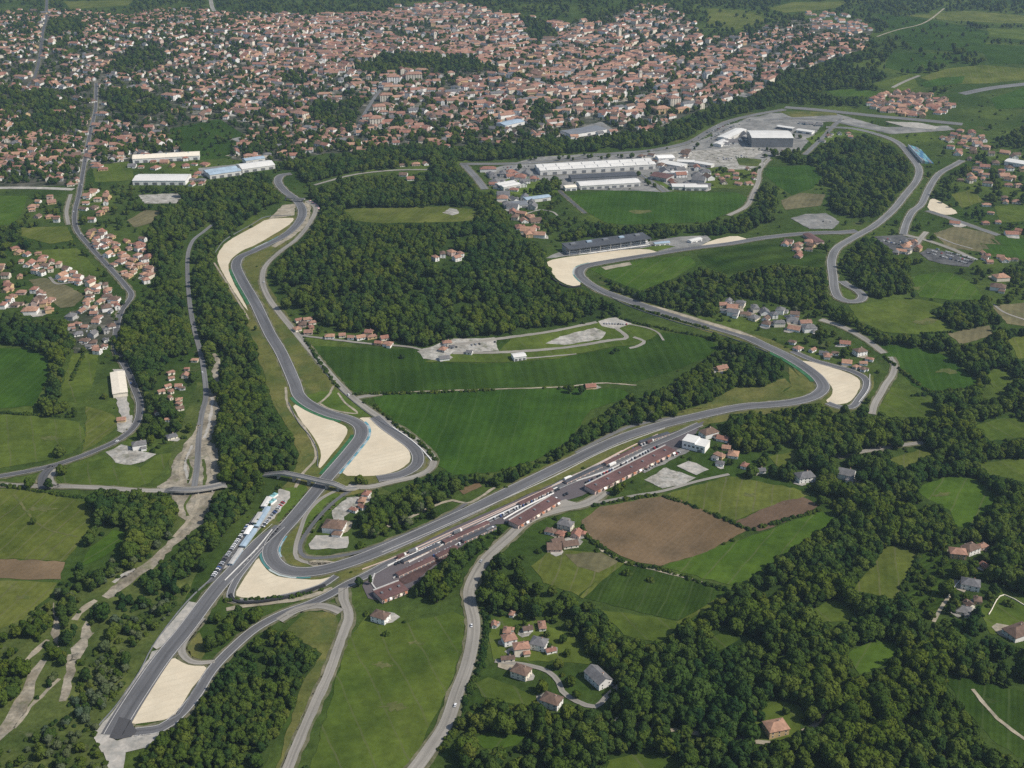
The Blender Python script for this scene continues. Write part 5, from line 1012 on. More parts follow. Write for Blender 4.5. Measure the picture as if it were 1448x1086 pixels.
# ================================================================== LARGE BUILDINGS, STANDS, BRIDGES, VEHICLES
def P3(u, v, up): x, y = ground(u, v, up); return Vector((x, y, float(height(x, y))))
def frame2(u1, v1, u2, v2, h):
    a, b = P3(u1, v1, h), P3(u2, v2, h); c = (a + b) / 2; yaw = math.atan2(b.y - a.y, b.x - a.x); return c, yaw, (b - a).length
def clearbox(c, yaw, L, D, hgt):
    q = []
    for sx, sy in ((-1, -1), (1, -1), (1, 1), (-1, 1)):
        x = c.x + sx * L / 2 * math.cos(yaw) - sy * D / 2 * math.sin(yaw); y = c.y + sx * L / 2 * math.sin(yaw) + sy * D / 2 * math.cos(yaw)
        q += [pixel(x, y, c.z), pixel(x, y, c.z + hgt)]
    us = [p[0] for p in q]; vs = [p[1] for p in q]; paintpoly([pixel(c.x + sx * L / 2 * math.cos(yaw) - sy * D / 2 * math.sin(yaw), c.y + sx * L / 2 * math.sin(yaw) + sy * D / 2 * math.cos(yaw), c.z + hgt * (sy > 0)) for sx, sy in ((-1, -1), (1, -1), (1, 1), (-1, 1))], -1)
def shed(name, u1, v1, u2, v2, D, hgt, roofm, wallm, label, bays=1, rise=.08, doors=4, cat=None, endm=None, strips=0, vents=0):
    """long industrial building between two photo points (ends of the roof middle): wall, roof (> skylight, vent), doors"""
    c, yaw, L = frame2(u1, v1, u2, v2, hgt); root = empty(name, c, yaw); l = L / 2; clearbox(c, yaw, L, D, hgt)
    w = MB(); w.box(-l, l, -D / 2, D / 2, -1.5, hgt); w.build('wall', M[wallm], root)
    if endm:
        e = MB(); e.box(l + .01, l + .25, -D / 2 + .1, D / 2 - .1, 0, hgt - .1); e.build('end_wall', M[endm], root)
    for bnum in range(bays):
        y0 = -D / 2 + D / bays * bnum - (.5 if bnum == 0 else 0); y1 = -D / 2 + D / bays * (bnum + 1) + (.5 if bnum == bays - 1 else 0) - (.02 if bnum < bays - 1 else 0); cy = (y0 + y1) / 2; zr = hgt + (y1 - y0) * rise
        r = MB(); z = hgt + .03
        vs = [(x, y, zz) for x in (-l - .6, l + .6) for y, zz in ((y0, z), (y1, z), (y1, z + .35), (cy, zr + .35), (y0, z + .35))]
        r.add(vs, [(4, 3, 2, 1, 0), (5, 6, 7, 8, 9), (0, 1, 6, 5), (1, 2, 7, 6), (2, 3, 8, 7), (3, 4, 9, 8), (4, 0, 5, 9)])
        ro = r.build('roof', M[roofm], root)
        for i in range(strips):
            x = -l + L * (i + .5) / strips; q = MB(); q.box(x - .7, x + .7, y0 + (y1 - y0) * .12, cy - 1, 0, .12)
            for kk, (a, b_, cc) in enumerate(q.v):
                q.v[kk] = (a, b_, cc + z + .37 + (zr - z) * (b_ - y0) / (cy - y0))
            q.build('skylight', M['steelgrey'], ro)
        for i in range(vents):
            x = -l + L * (i + .5) / vents; q = MB(); q.box(x - 1.2, x + 1.2, cy - 1, cy + 1, zr + .1, zr + 1.5); q.build('vent', M['steelblue'], ro)
    for i in range(doors):
        x = -l + L * (i + .5) / doors; q = MB(); ww = min(4, L / doors * .35); q.box(x - ww, x + ww, -D / 2 - .12, -D / 2 - .01, 0, hgt * .62); q.build('door', M['steelgrey'], root)
    return tag(root, label, cat or name.replace('_', ' '))
shed('warehouse', 760, 237, 922, 228, 46, 9, 'steelwhite', 'steelwhite', 'very long white double-ridged warehouse beside the wide grey road', 2, .10, 12, strips=9)
shed('warehouse', 806, 250, 898, 245, 24, 7, 'darkroof', 'steelgrey', 'dark-roofed workshop between the long warehouse and the white-fronted one', 1, .06, 5)
shed('warehouse', 818, 260, 902, 255, 30, 7, 'steelwhite', 'steelwhite', 'white-fronted workshop above the green crop field', 1, .08, 8)
shed('warehouse', 1060, 190, 1118, 190, 62, 19, 'steelwhite', 'steelgrey', 'big square hangar with white roof and dark grey front wall', 1, .05, 3, endm='steelwhite', cat='hangar')
shed('warehouse', 188, 222, 282, 217, 34, 8, 'w_cream', 'w_white', 'upper cream-roofed warehouse at the foot of the town', 1, .08, 8, vents=3)
shed('warehouse', 192, 251, 266, 251, 44, 8, 'steelwhite', 'w_white', 'lower cream-white warehouse by the western lawns', 1, .07, 6)
shed('factory', 292, 244, 336, 238, 40, 8, 'steelblue', 'steelwhite', 'blue-white factory hall next to the dark green field', 2, .1, 4)
shed('factory', 338, 236, 384, 230, 40, 7, 'steelwhite', 'steelwhite', 'white factory hall east of the blue-white one', 1, .1, 4)
shed('factory', 345, 226, 372, 222, 20, 7, 'steelblue', 'steelwhite', 'small blue-grey factory shed by the town edge', 1, .1, 2)
shed('workshop', 935, 228, 968, 234, 22, 6, 'steelwhite', 'steelwhite', 'white flat workshop at the end of the long warehouse', 1, .06, 3)
shed('workshop', 950, 262, 985, 262, 20, 6, 'steelwhite', 'steelwhite', 'white workshop above the bright crop field corner', 1, .08, 3)
shed('workshop', 925, 246, 948, 250, 30, 7, 'rustroof', 'w_grey', 'brown-roofed workshop among the white ones', 1, .12, 2)
shed('workshop', 1022, 195, 1048, 182, 24, 7, 'steelwhite', 'steelwhite', 'white sheet-roofed hall beside the wide grey road', 1, .06, 2)
shed('workshop', 706, 262, 730, 258, 30, 7, 'steelwhite', 'steelwhite', 'white works hall behind the hill wood', 2, .1, 3)
shed('workshop', 742, 281, 776, 277, 16, 6, 'steelblue', 'steelwhite', 'pale grey-blue works hall beside the crop field', 1, .1, 2)
shed('workshop', 1424, 226, 1460, 232, 26, 7, 'steelwhite', 'w_white', 'pale flat hall at the eastern edge of the suburb', 1, .06, 2)
shed('workshop', 708, 176, 735, 170, 30, 7, 'steelblue', 'w_white', 'grey-blue school hall in the lower town', 1, .08, 2)
shed('workshop', 800, 188, 850, 180, 40, 7, 'steelgrey', 'w_white', 'flat grey hall at the southern town edge', 1, .03, 3)
shed('works_building', 170, 556, 166, 526, 16, 5, 'w_cream', 'w_cream', 'long narrow cream works building beside the valley road', 1, .05, 8)
shed('workshop', 725, 503, 742, 501, 12, 5, 'steelwhite', 'w_white', 'white park pavilion with glazed front', 1, .1, 3)
shed('workshop', 958, 227, 982, 228, 16, 5, 'steelwhite', 'steelwhite', 'western half of the long white sheds on the stony ground', 1, .1, 2)
shed('workshop', 984, 229, 1008, 233, 14, 5, 'steelwhite', 'steelwhite', 'eastern half of the long white sheds on the stony ground', 1, .1, 2)
shed('workshop', 929, 222, 952, 221, 24, 6, 'w_white', 'w_white', 'cream flat hall at the end of the long double-ridged warehouse', 1, .05, 2)
shed('workshop', 968, 263, 1000, 263, 18, 6, 'steelwhite', 'steelwhite', 'curved white shed at the top of the bright crop field', 1, .12, 3)
shed('workshop', 936, 243, 972, 243, 12, 5, 'steelwhite', 'w_white', 'long white row above the rust-roofed workshop', 1, .08, 4)
shed('workshop', 712, 288, 745, 287, 24, 5, 'steelgrey', 'w_white', 'flat grey parking hall below the western works halls', 1, .03, 3)
shed('workshop', 798, 264, 814, 263, 16, 6, 'w_cream', 'w_white', 'small pale hall at the corner of the crop field', 1, .1, 2)
shed('workshop', 1014, 204, 1030, 196, 18, 5, 'steelwhite', 'w_white', 'lowest white sheet-roofed hall beside the wide grey road', 1, .08, 2)
shed('workshop', 1128, 183, 1150, 186, 16, 5, 'steelwhite', 'w_white', 'white low halls behind the big hangar', 1, .08, 2)
shed('workshop', 1100, 178, 1122, 181, 14, 5, 'steelwhite', 'steelgrey', 'white-topped shed right behind the big hangar', 1, .08, 2)
# --- the dark-roofed stand over the northern straight
def stand_north():
    hgt = 12; c, yaw, L = frame2(800, 347, 914, 335, hgt); root = empty('grandstand', c, yaw); l = L / 2; D = 26; clearbox(c, yaw, L, D, hgt)
    w = MB(); w.box(-l, l, -2, D / 2, -1.5, hgt - 1); w.build('wall', M['w_grey'], root)
    r = MB(); z = hgt; vs = [(x, y, zz) for x in (-l - 1, l + 1) for y, zz in ((-D / 2 - 2, z - .6), (D / 2 + 1, z + .5), (D / 2 + 1, z + 1.2), (-D / 2 - 2, z + .2))]
    r.add(vs, [(3, 2, 1, 0), (4, 5, 6, 7), (0, 1, 5, 4), (1, 2, 6, 5), (2, 3, 7, 6), (3, 0, 4, 7)]); ro = r.build('roof', M['darkroof'], root)
    for i in range(5):
        x = -l + L * (i + .5) / 5; q = MB(); q.box(x - 4, x + 4, 2, 7, z + .6, z + 2.6); q.build('roof_unit', M['steelblue' if i % 2 else 'steelgrey'], ro)
    for i in range(7):
        t = MB(); t.box(-l, l, -D / 2 + i * 1.5, -D / 2 + i * 1.5 + 1.45, -1, .6 + i * .9); t.build('seat_row', M['w_white' if i % 2 else 'steelgrey'], root)
    for i in range(9):
        x = -l + L * i / 8; q = MB(); q.tube([(x, -D / 2 - 1, -1), (x, -D / 2 - 1, z - .7)], .28); q.build('column', M['steelwhite'], root)
    tag(root, 'long dark-roofed grandstand above the northern gravel trap', 'grandstand')
stand_north()
# --- colourful open stand beside the southern straight and blue terrace far off
def open_stand(name, u1, v1, u2, v2, D, rows, mats, label, slope=.55, face=1):
    c, yaw, L = frame2(u1, v1, u2, v2, 2); root = empty(name, c, yaw); l = L / 2; clearbox(c, yaw, L, D, 4)
    for i in range(rows):
        y0 = face * (-D / 2 + D * i / rows); y1 = face * (-D / 2 + D * (i + 1) / rows) - face * .02; a, b = min(y0, y1), max(y0, y1)
        n = max(2, int(L / 22)); rr = random.Random(i + int(u1))
        t = MB()
        for kx in range(n):
            t.box(-l + L * kx / n + .25, -l + L * (kx + 1) / n - .25, a, b, -1.2, .5 + i * slope, rr.randrange(len(mats)))
        t.build('seat_row', [M[m] for m in mats], root)
    b = MB(); yb = face * (D / 2 + .3); b.box(-l, l, yb - .15, yb + .15, -1, rows * slope + 1.4); b.build('back_wall', M['w_white'], root)
    tag(root, label, 'grandstand')
def marquee(u, v, w, d, yaw, m, label):
    c = P3(u, v, 2); root = empty('marquee', c, math.radians(yaw))
    b = MB(); b.box(-w / 2, w / 2, -d / 2, d / 2, -.3, 2.6); b.build('side_sheet', M['w_white'], root)
    r = MB(); n = max(1, round(w / d))
    for i in range(n):
        x0, x1 = -w / 2 - .2 + (w + .4) * i / n, -w / 2 - .2 + (w + .4) * (i + 1) / n - .02; cx = (x0 + x1) / 2; y0, y1 = -d / 2 - .2, d / 2 + .2
        r.add([(x0, y0, 2.62), (x1, y0, 2.62), (x1, y1, 2.62), (x0, y1, 2.62), (cx, 0, 4.4)], [(3, 2, 1, 0), (0, 1, 4), (1, 2, 4), (2, 3, 4), (3, 0, 4)])
    r.build('roof_sheet', M[m], root); clearbox(c, math.radians(yaw), w, d, 4)
    tag(root, label, 'marquee')
for u, v, w, d, m, lab in ((386, 701, 10, 5, 'cyan', 'topmost turquoise marquee of the southern strip'), (385, 709, 9, 4, 'cyan', 'lower turquoise marquee of the southern strip')):
    marquee(u, v, w, d, 62, m, lab)
for q, D, hh, m, lab in (((381, 703, 373, 716), 5, 2.8, 'steelwhite', 'upper white canopy of the southern strip'), ((368, 725, 359, 739), 4, 2.6, 'w_grey', 'middle white canopy of the southern strip'), ((379, 717, 362, 744), 5, 2.2, 'steelblue', 'upper pale blue canopy of the southern strip'), ((360, 748, 343, 772), 5, 2.2, 'steelblue', 'lower pale blue canopy of the southern strip'),
                         ((355, 744, 348, 755), 4, 3, 'w_white', 'short white canopy by the parked cars'), ((341, 776, 326, 797), 3.5, 2.6, 'w_grey', 'lowest grey canopy of the southern strip')):
    shed('canopy', *q, D, hh, m, 'steelblue', lab, 1, .08, 3)
for q, D, hh, m, lab in (((562, 812, 612, 789), 5, 3.0, 'rustroof', 'lowest rust-roofed garage row in the paddock'), ((618, 786, 645, 773), 5, 3.0, 'rustroof', 'short rust-roofed garage row by the grove'), ((570, 793, 620, 770), 4, 2.6, 'darkroof', 'dark garage row in the lower paddock'), ((628, 766, 690, 738), 4, 2.6, 'rustroof', 'long red-brown garage row in the middle paddock'),
                         ((655, 764, 700, 744), 4, 2.6, 'darkroof', 'dark garage row beside the grove'), ((800, 681, 850, 658), 4, 2.6, 'darkroof', 'dark garage row in the upper paddock'), ((856, 655, 905, 632), 4, 2.6, 'rustroof', 'red-brown garage row in the upper paddock'), ((735, 712, 780, 691), 4, 2.6, 'rustroof', 'red-brown garage row above the middle pit building'),
                         ((905, 625, 945, 612), 4, 2.8, 'darkroof', 'dark garage row near the white pit house')):
    shed('garage_row', *q, D, hh, m, 'w_pinkish', lab, 1, .05, 8)
shed('workshop', 925, 344, 946, 342, 8, 4, 'steelblue', 'w_white', 'small blue-white pavilion beside the dark-roofed stand', 1, .1, 3)
shed('workshop', 975, 340, 990, 337, 9, 4, 'steelwhite', 'w_white', 'small white pavilion by the little gravel trap', 1, .1, 2)
shed('workshop', 1141, 331, 1160, 342, 14, 4, 'rustroof', 'w_pinkish', 'long dark purple-brown roof beside the track junction', 1, .1, 2)
shed('workshop', 1268, 353, 1282, 355, 10, 4, 'r_orange', 'w_white', 'white hall with orange roof in the visitors car park', 1, .2, 2)
open_stand('grandstand', 1292, 207, 1312, 230, 22, 8, ['blue', 'blue', 'steelgrey', 'cyan'], 'small terrace of blue seats beside the eastern loop', .7, -1)
# --- pit buildings
def pit(u1, v1, u2, v2, D, hgt, label, awn=9):
    c, yaw, L = frame2(u1, v1, u2, v2, hgt); root = empty('pit_building', c, yaw); l = L / 2; clearbox(c, yaw, L, D, hgt)
    w = MB(); w.box(-l, l, -D / 2, D / 2, -1.5, hgt - .5); w.build('wall', M['w_pinkish'], root)
    r = MB(); r.box(-l - .5, l + .5, -D / 2 - 1, D / 2 + .6, hgt - .48, hgt); ro = r.build('roof', M['rustroof'], root)
    for i in range(max(3, int(L / 16))):
        n = max(3, int(L / 16)); x = -l + L * (i + .5) / n; q = MB(); q.box(x - .9, x + .9, -1, 1.2, hgt + .01, hgt + 1.0); q.build('roof_unit', M['steelgrey'], ro)
    q = MB(); q.box(-l, l, D / 2 - .4, D / 2 + .4, hgt + .01, hgt + .9); q.build('parapet', M['w_grey'], ro)
    for i in range(awn):
        x = -l + L * (i + .5) / awn; q = MB(); ww = L / awn * .2
        q.add([(x - ww, -D / 2 - 1.05, hgt - .9), (x + ww, -D / 2 - 1.05, hgt - .9), (x + ww, -D / 2 - 2.8, hgt - 2), (x - ww, -D / 2 - 2.8, hgt - 2), (x - ww, -D / 2 - 1.05, hgt - .75), (x + ww, -D / 2 - 1.05, hgt - .75), (x + ww, -D / 2 - 2.8, hgt - 1.85), (x - ww, -D / 2 - 2.8, hgt - 1.85)],
              [(0, 1, 2, 3), (7, 6, 5, 4), (0, 4, 5, 1), (1, 5, 6, 2), (2, 6, 7, 3), (3, 7, 4, 0)])
        q.build('awning', M[['redbits', 'w_white', 'rustroof', 'w_cream', 'redbits', 'w_pinkish'][i % 6]], root)
    tag(root, label, 'pit building')
pit(834, 690, 948, 633, 14, 5.5, 'longest rust-roofed pit building beside the white pit house', 14)
pit(726, 739, 785, 704, 12, 5, 'middle rust-roofed pit building above the curving pale road', 8)
pit(534, 841, 570, 827, 15, 5, 'low rust-roofed paddock building near the junction', 5)
def pit_house():
    c = P3(985, 626, 6); root = empty('pit_house', c, math.radians(-28)); clearbox(c, math.radians(-28), 22, 14, 9)
    for x0, x1, hh in ((-13, 1, 9), (1.02, 12, 7.5)):
        w = MB(); w.box(x0, x1, -8, 8, -1.5, hh); w.build('wall', M['w_white'], root)
        r = MB(); r.box(x0 - .3, x1 + (.3 if x1 > 5 else -.31), -8.3, 8.3, hh + .01, hh + .5); r.build('roof', M['steelwhite'], root)
    for i in range(5):
        q = MB(); q.box(-11 + i * 4.6, -8.4 + i * 4.6, -8.14, -8.01, 3.6, 5.6); q.build('window', M['glass'], root)
    q = MB(); q.box(4, 9, -8.16, -8.01, 0, 3.0); q.build('door', M['steelgrey'], root)
    tag(root, 'boxy white pit house at the eastern end of the paddock', 'pit house')
pit_house()
# paddock rows of low garages and trucks
def paddock_rows():
    rows = [((800, 682), (925, 622)), ((740, 706), (850, 655)), ((640, 752), (760, 698)), ((560, 790), (670, 742)), ((600, 805), (700, 745)), ((860, 660), (945, 620))]
    rr = random.Random(3); n = 0
    for (a, b) in rows:
        A, B = P3(*a, 1.5), P3(*b, 1.5); L = (B - A).length; yaw = math.atan2(B.y - A.y, B.x - A.x); kx = int(L / 12)
        for i in range(kx):
            if rr.random() < .9: continue
            p = A.lerp(B, (i + .5) / kx); yw = yaw + rr.uniform(-.05, .05); col_ = rr.choice(('w_white', 'w_white', 'w_white', 'w_grey', 'steelgrey', 'steelgrey', 'w_pinkish', 'rustroof'))
            root = empty('race_truck', (p.x, p.y, float(height(p.x, p.y)) + .5), yw)
            q = MB(); q.box(-5.0, 2.4, -1.1, 1.1, .9, 3.2); q.build('trailer', M[col_], root)
            q = MB(); q.box(2.55, 4.4, -1.05, 1.05, .6, 2.7); q.build('cab', M['w_white'], root)
            for x in (-3.8, -2.6, 3.4):
                q = MB(); q.tube([(x, -1.15, .5), (x, 1.15, .5)], .5, 8); q.build('axle', M['tyre'], root)
            nm = {'w_white': 'white', 'steelgrey': 'dark grey', 'w_pinkish': 'beige', 'w_grey': 'light grey', 'rustroof': 'brown'}[col_]
            tag(root, f'{nm} race transporter parked in the paddock rows', 'truck', f'{nm} transporters in the paddock')
paddock_rows()
# --- bridges
def bridge(pts, wd, zt, label, piers, name='bridge', mat='concr2'):
    C = []
    for u, v, z in pts: x, y = ground(u, v, z); C.append((x, y))
    C = spline(C, 4.0); n = len(C)
    root = empty(name, (C[0][0], C[0][1], 0)); inv = Matrix.Translation((-C[0][0], -C[0][1], 0))
    zs = [zt(i / (n - 1)) + float(height(*C[i])) for i in range(n)]
    def beam(nm, off, w, z0, z1, m):
        b = MB(); A = offset_line(C, off + w / 2); B = offset_line(C, off - w / 2); vs = []
        for i in range(n): vs += [(A[i][0] - C[0][0], A[i][1] - C[0][1], zs[i] + z0), (B[i][0] - C[0][0], B[i][1] - C[0][1], zs[i] + z0), (B[i][0] - C[0][0], B[i][1] - C[0][1], zs[i] + z1), (A[i][0] - C[0][0], A[i][1] - C[0][1], zs[i] + z1)]
        fs = [(0, 1, 2, 3), tuple((n - 1) * 4 + i for i in (3, 2, 1, 0))]
        for i in range(n - 1):
            a = i * 4; fs += [(a + q, a + 4 + q, a + 4 + (q + 1) % 4, a + (q + 1) % 4) for q in range(4)]
        b.add(vs, fs); b.build(nm, M[m], root)
    beam('deck', 0, wd, -1.0, 0, mat); beam('road_surface', 0, wd - 1.4, .01, .08, 'road')
    for s in (1, -1): beam('parapet', s * (wd / 2 - .2), .4, .01, 1.1, 'concr2')
    for t in piers:
        i = int(t * (n - 1)); q = MB(); a = C[min(i + 1, n - 1)]; b_ = C[max(i - 1, 0)]; rz = math.atan2(a[1] - b_[1], a[0] - b_[0])
        q.box(-.7, .7, -wd * .38, wd * .38, -2, zs[i] - 1.01, 0, rz, (C[i][0] - C[0][0], C[i][1] - C[0][1])); q.build('pier', M['concr2'], root)
    for c in C: markline([c], wd)
    return tag(root, label, name)
def ramp01(t): return 6.5 * min(1, t / .22, (1 - t) / .22) + .5
bridge([(372, 671, 1), (399, 669, 6.5), (427, 674, 7), (462, 682, 7), (489, 687, 6), (505, 689, 1)], 6.5, ramp01, 'grey road bridge crossing over the racetrack', (.2, .34, .5, .72, .85))
bridge([(232, 695, 1), (262, 693, 4.5), (292, 690, 4.5), (320, 686, 3)], 8, lambda t: 1 + 3.5 * min(1, t / .15, (1 - t) / .1 + .6), 'long low river bridge over the gravel bed', (.2, .4, .6, .8))
bridge([(404, 279, 5), (416, 281, 5), (431, 282, 5)], 5, lambda t: 5.5, 'slim footbridge over the track at the northern bend', (.02, .98), 'footbridge')
# --- barriers
def barrier(pts, label, hgt=1.3, wd=.5, mat='steelwhite', name='barrier'):
    C = spline([ground(*p) for p in pts], 8); n = len(C); b = MB(); A = offset_line(C, wd / 2); B = offset_line(C, -wd / 2); vs = []
    for i in range(n):
        z = float(height(*C[i])); vs += [(A[i][0], A[i][1], z), (B[i][0], B[i][1], z), (B[i][0], B[i][1], z + hgt), (A[i][0], A[i][1], z + hgt)]
    fs = [(0, 1, 2, 3), tuple((n - 1) * 4 + i for i in (3, 2, 1, 0))]
    for i in range(n - 1):
        a = i * 4; fs += [(a + q, a + 4 + q, a + 4 + (q + 1) % 4, a + (q + 1) % 4) for q in range(4)]
    b.add(vs, fs); tag(b.build(name, M[mat]), label, name.replace('_', ' '))
barrier([(326, 842), (332, 851), (350, 854), (380, 851), (420, 843), (460, 829)], 'dark curved tyre wall below the southern gravel trap', 2.2, 2.5, 'tyre', 'tyre_wall')
barrier([(318, 822), (340, 800), (362, 778), (385, 750)], 'pale barrier between stand road and southern straight', 1.3, .8, 'steelwhite', 'guardrail')
barrier([(1230, 530), (1228, 550), (1214, 570)], 'pale guardrail outside the eastern escape road', 1.2, .6, 'steelwhite', 'guardrail')
barrier([(555, 605), (580, 622), (598, 638), (610, 652)], 'pale wall between old loop and service road', 1.3, .7, 'w_white', 'wall')
barrier([(540, 782), (620, 748), (700, 712), (780, 676), (860, 636), (940, 606)], 'long pale pit wall along the main straight', 1.1, .4, 'w_grey', 'wall')
for i, q in enumerate(([(548, 801), (600, 777), (651, 755), (692, 735), (737, 714), (788, 690)], [(578, 796), (615, 777), (640, 763)], [(556, 819), (566, 810), (590, 799), (620, 787), (648, 769)], [(712, 735), (740, 719), (783, 698)], [(560, 793), (620, 765), (680, 737), (740, 709)],
                        [(812, 677), (855, 653), (891, 633), (930, 615)], [(815, 681), (857, 667), (914, 638)], [(800, 678), (840, 659), (880, 638)], [(530, 812), (526, 826), (534, 836)], [(780, 688), (830, 664), (870, 645)])):
    barrier(q, ['long pale lane divider in the lower paddock', 'short white divider in the lower paddock', 'pale green curved divider in the lower paddock', 'pale divider beside the middle pit building', 'thin pinkish divider along the lower pit lane', 'pale divider along the upper pit lane', 'white divider in front of the longest pit building', 'thin pinkish divider in the upper paddock', 'curved pale barrier at the paddock end', 'thin grey divider in the upper paddock'][i], 1.2, [.8, 1.1, 1.0, 1.0, .6, .8, 1.1, .6, 1.2, .6][i], ['w_white', 'steelwhite', 'w_grey', 'w_white', 'w_pinkish', 'w_pinkish', 'steelwhite', 'w_pinkish', 'w_grey', 'w_grey'][i], 'pit_wall')
barrier([(512, 806), (560, 788), (640, 752), (720, 716), (800, 680), (880, 644)], 'second pale wall between pit lane and paddock', 1.1, .5, 'w_pinkish', 'wall')
barrier([(133, 1040), (136, 1032), (165, 998), (198, 950), (216, 915), (266, 850), (300, 818)], 'grey guardrail west of the southern straight', 1.2, .6, 'steelgrey', 'guardrail')
barrier([(430, 480), (470, 540), (520, 585), (570, 616)], 'hedge-side guardrail of the inner service road', 1.1, .5, 'steelgrey', 'guardrail')
barrier([(836, 404), (884, 431), (950, 454), (1020, 474), (1084, 498)], 'guardrail below the eastern straight', 1.2, .5, 'steelgrey', 'guardrail')
barrier([(304, 358), (318, 340), (358, 317), (376, 307), (412, 305)], 'guardrail outside the northern gravel trap', 1.2, .5, 'steelgrey', 'guardrail')
barrier([(408, 570), (422, 598), (440, 620), (449, 640), (449, 660)], 'guardrail west of the chicane gravel trap', 1.2, .5, 'steelgrey', 'guardrail')
barrier([(772, 382), (784, 397), (804, 407), (822, 405)], 'dark tyre wall at the foot of the northern gravel trap', 2, 2, 'tyre', 'tyre_wall')
barrier([(290, 956), (271, 981), (254, 1011), (238, 1020)], 'guardrail beside the southern gravel trap', 1.2, .5, 'steelgrey', 'guardrail')
barrier([(1340, 846), (1352, 828), (1370, 810)], 'low pale garden wall beside the grey-roofed house', 1.4, .6, 'w_white', 'garden_wall')
barrier([(1398, 870), (1420, 842), (1450, 858)], 'low wall round the eastern paddock', 1.2, .5, 'w_cream', 'garden_wall')
# --- apartment blocks in the town
def block(u, v, w, d, fl, yaw, label, wall='cream', roof='terracotta'):
    hgt = fl * 3.0; c = P3(u, v, hgt / 2); root = empty('apartment_block', c, math.radians(yaw))
    b = MB(); b.box(-w / 2, w / 2, -d / 2, d / 2, -1.5, hgt); b.build('wall', M['w_' + wall], root)
    r = MB(); o = .8; z = hgt + .02; a = d * .4
    r.add([(-w / 2 - o, -d / 2 - o, z), (w / 2 + o, -d / 2 - o, z), (w / 2 + o, d / 2 + o, z), (-w / 2 - o, d / 2 + o, z), (-w / 2 + a, 0, z + d * .2), (w / 2 - a, 0, z + d * .2)], [(3, 2, 1, 0), (0, 1, 5, 4), (1, 2, 5), (2, 3, 4, 5), (3, 0, 4)]); r.build('roof', M['r_' + roof], root)
    for side in (0, 1, 2, 3):
        L, D_ = (w, d / 2) if side % 2 == 0 else (d, w / 2); n = max(2, int(L / 6)); rz = side * math.pi / 2
        for f in range(fl):
            for i in range(n):
                t = (i + .5) / n * L - L / 2; o_ = obj('window', MESH['win2'], root)
                o_.location = (t * math.cos(rz) + D_ * math.sin(rz), t * math.sin(rz) - D_ * math.cos(rz), f * 3 + 1.7); o_.rotation_euler = (0, 0, rz)
    tag(root, label, 'apartment block')
b_ = MB(); b_.box(-1.3, 1.3, -.06, .02, -.9, .8); MESH['win2'] = b_.mesh('window', M['glass'])
block(531, 172, 26, 24, 6, 12, 'frontmost tall cream apartment block at the head of the straight street')
block(536, 154, 28, 22, 5, 12, 'second cream apartment block up the straight street')
block(546, 138, 30, 20, 5, 12, 'third cream apartment block up the straight street')
block(585, 109, 40, 24, 6, 8, 'large cream apartment block below the wooded town patch')
block(556, 112, 30, 22, 5, 8, 'pale apartment block beside the large one under the wooded patch', 'white')
block(424, 163, 34, 22, 4, -30, 'cream apartment block with terracotta roof west of the straight street')
block(952, 143, 26, 26, 6, 20, 'tall cream block standing alone against the woods belt')
block(935, 156, 34, 24, 4, 20, 'ochre block in front of the tall cream block', 'ochre', 'orange')
block(240, 137, 34, 20, 4, -20, 'white building with terracotta roof at the western town square', 'white')
def tower(u, v, hgt, w, label):
    c = P3(u, v, hgt / 2); root = empty('bell_tower', c, .4)
    b = MB(); b.box(-w / 2, w / 2, -w / 2, w / 2, -2, hgt); b.build('shaft', M['w_cream'], root)
    b = MB(); b.box(-w / 2 - .4, w / 2 + .4, -w / 2 - .4, w / 2 + .4, hgt + .01, hgt + .8); b.build('cornice', M['w_white'], root)
    b = MB(); z = hgt + .82; b.add([(-w / 2, -w / 2, z), (w / 2, -w / 2, z), (w / 2, w / 2, z), (-w / 2, w / 2, z), (0, 0, z + w * .8)], [(3, 2, 1, 0), (0, 1, 4), (1, 2, 4), (2, 3, 4), (3, 0, 4)]); b.build('roof', M['r_terracotta'], root)
    for i in range(4):
        b = MB(); b.box(-.9, .9, -w / 2 - .08, -w / 2 - .01, hgt - 6, hgt - 2); o = b.build('belfry_opening', M['glass'], root); o.rotation_euler = (0, 0, i * math.pi / 2)
    tag(root, label, 'tower')
tower(876, 48, 34, 8, 'tall cream bell tower in the upper town'); tower(905, 108, 28, 7, 'bell tower in the middle of the lower town'); tower(615, 52, 26, 7, 'bell tower in the western half of the upper town')
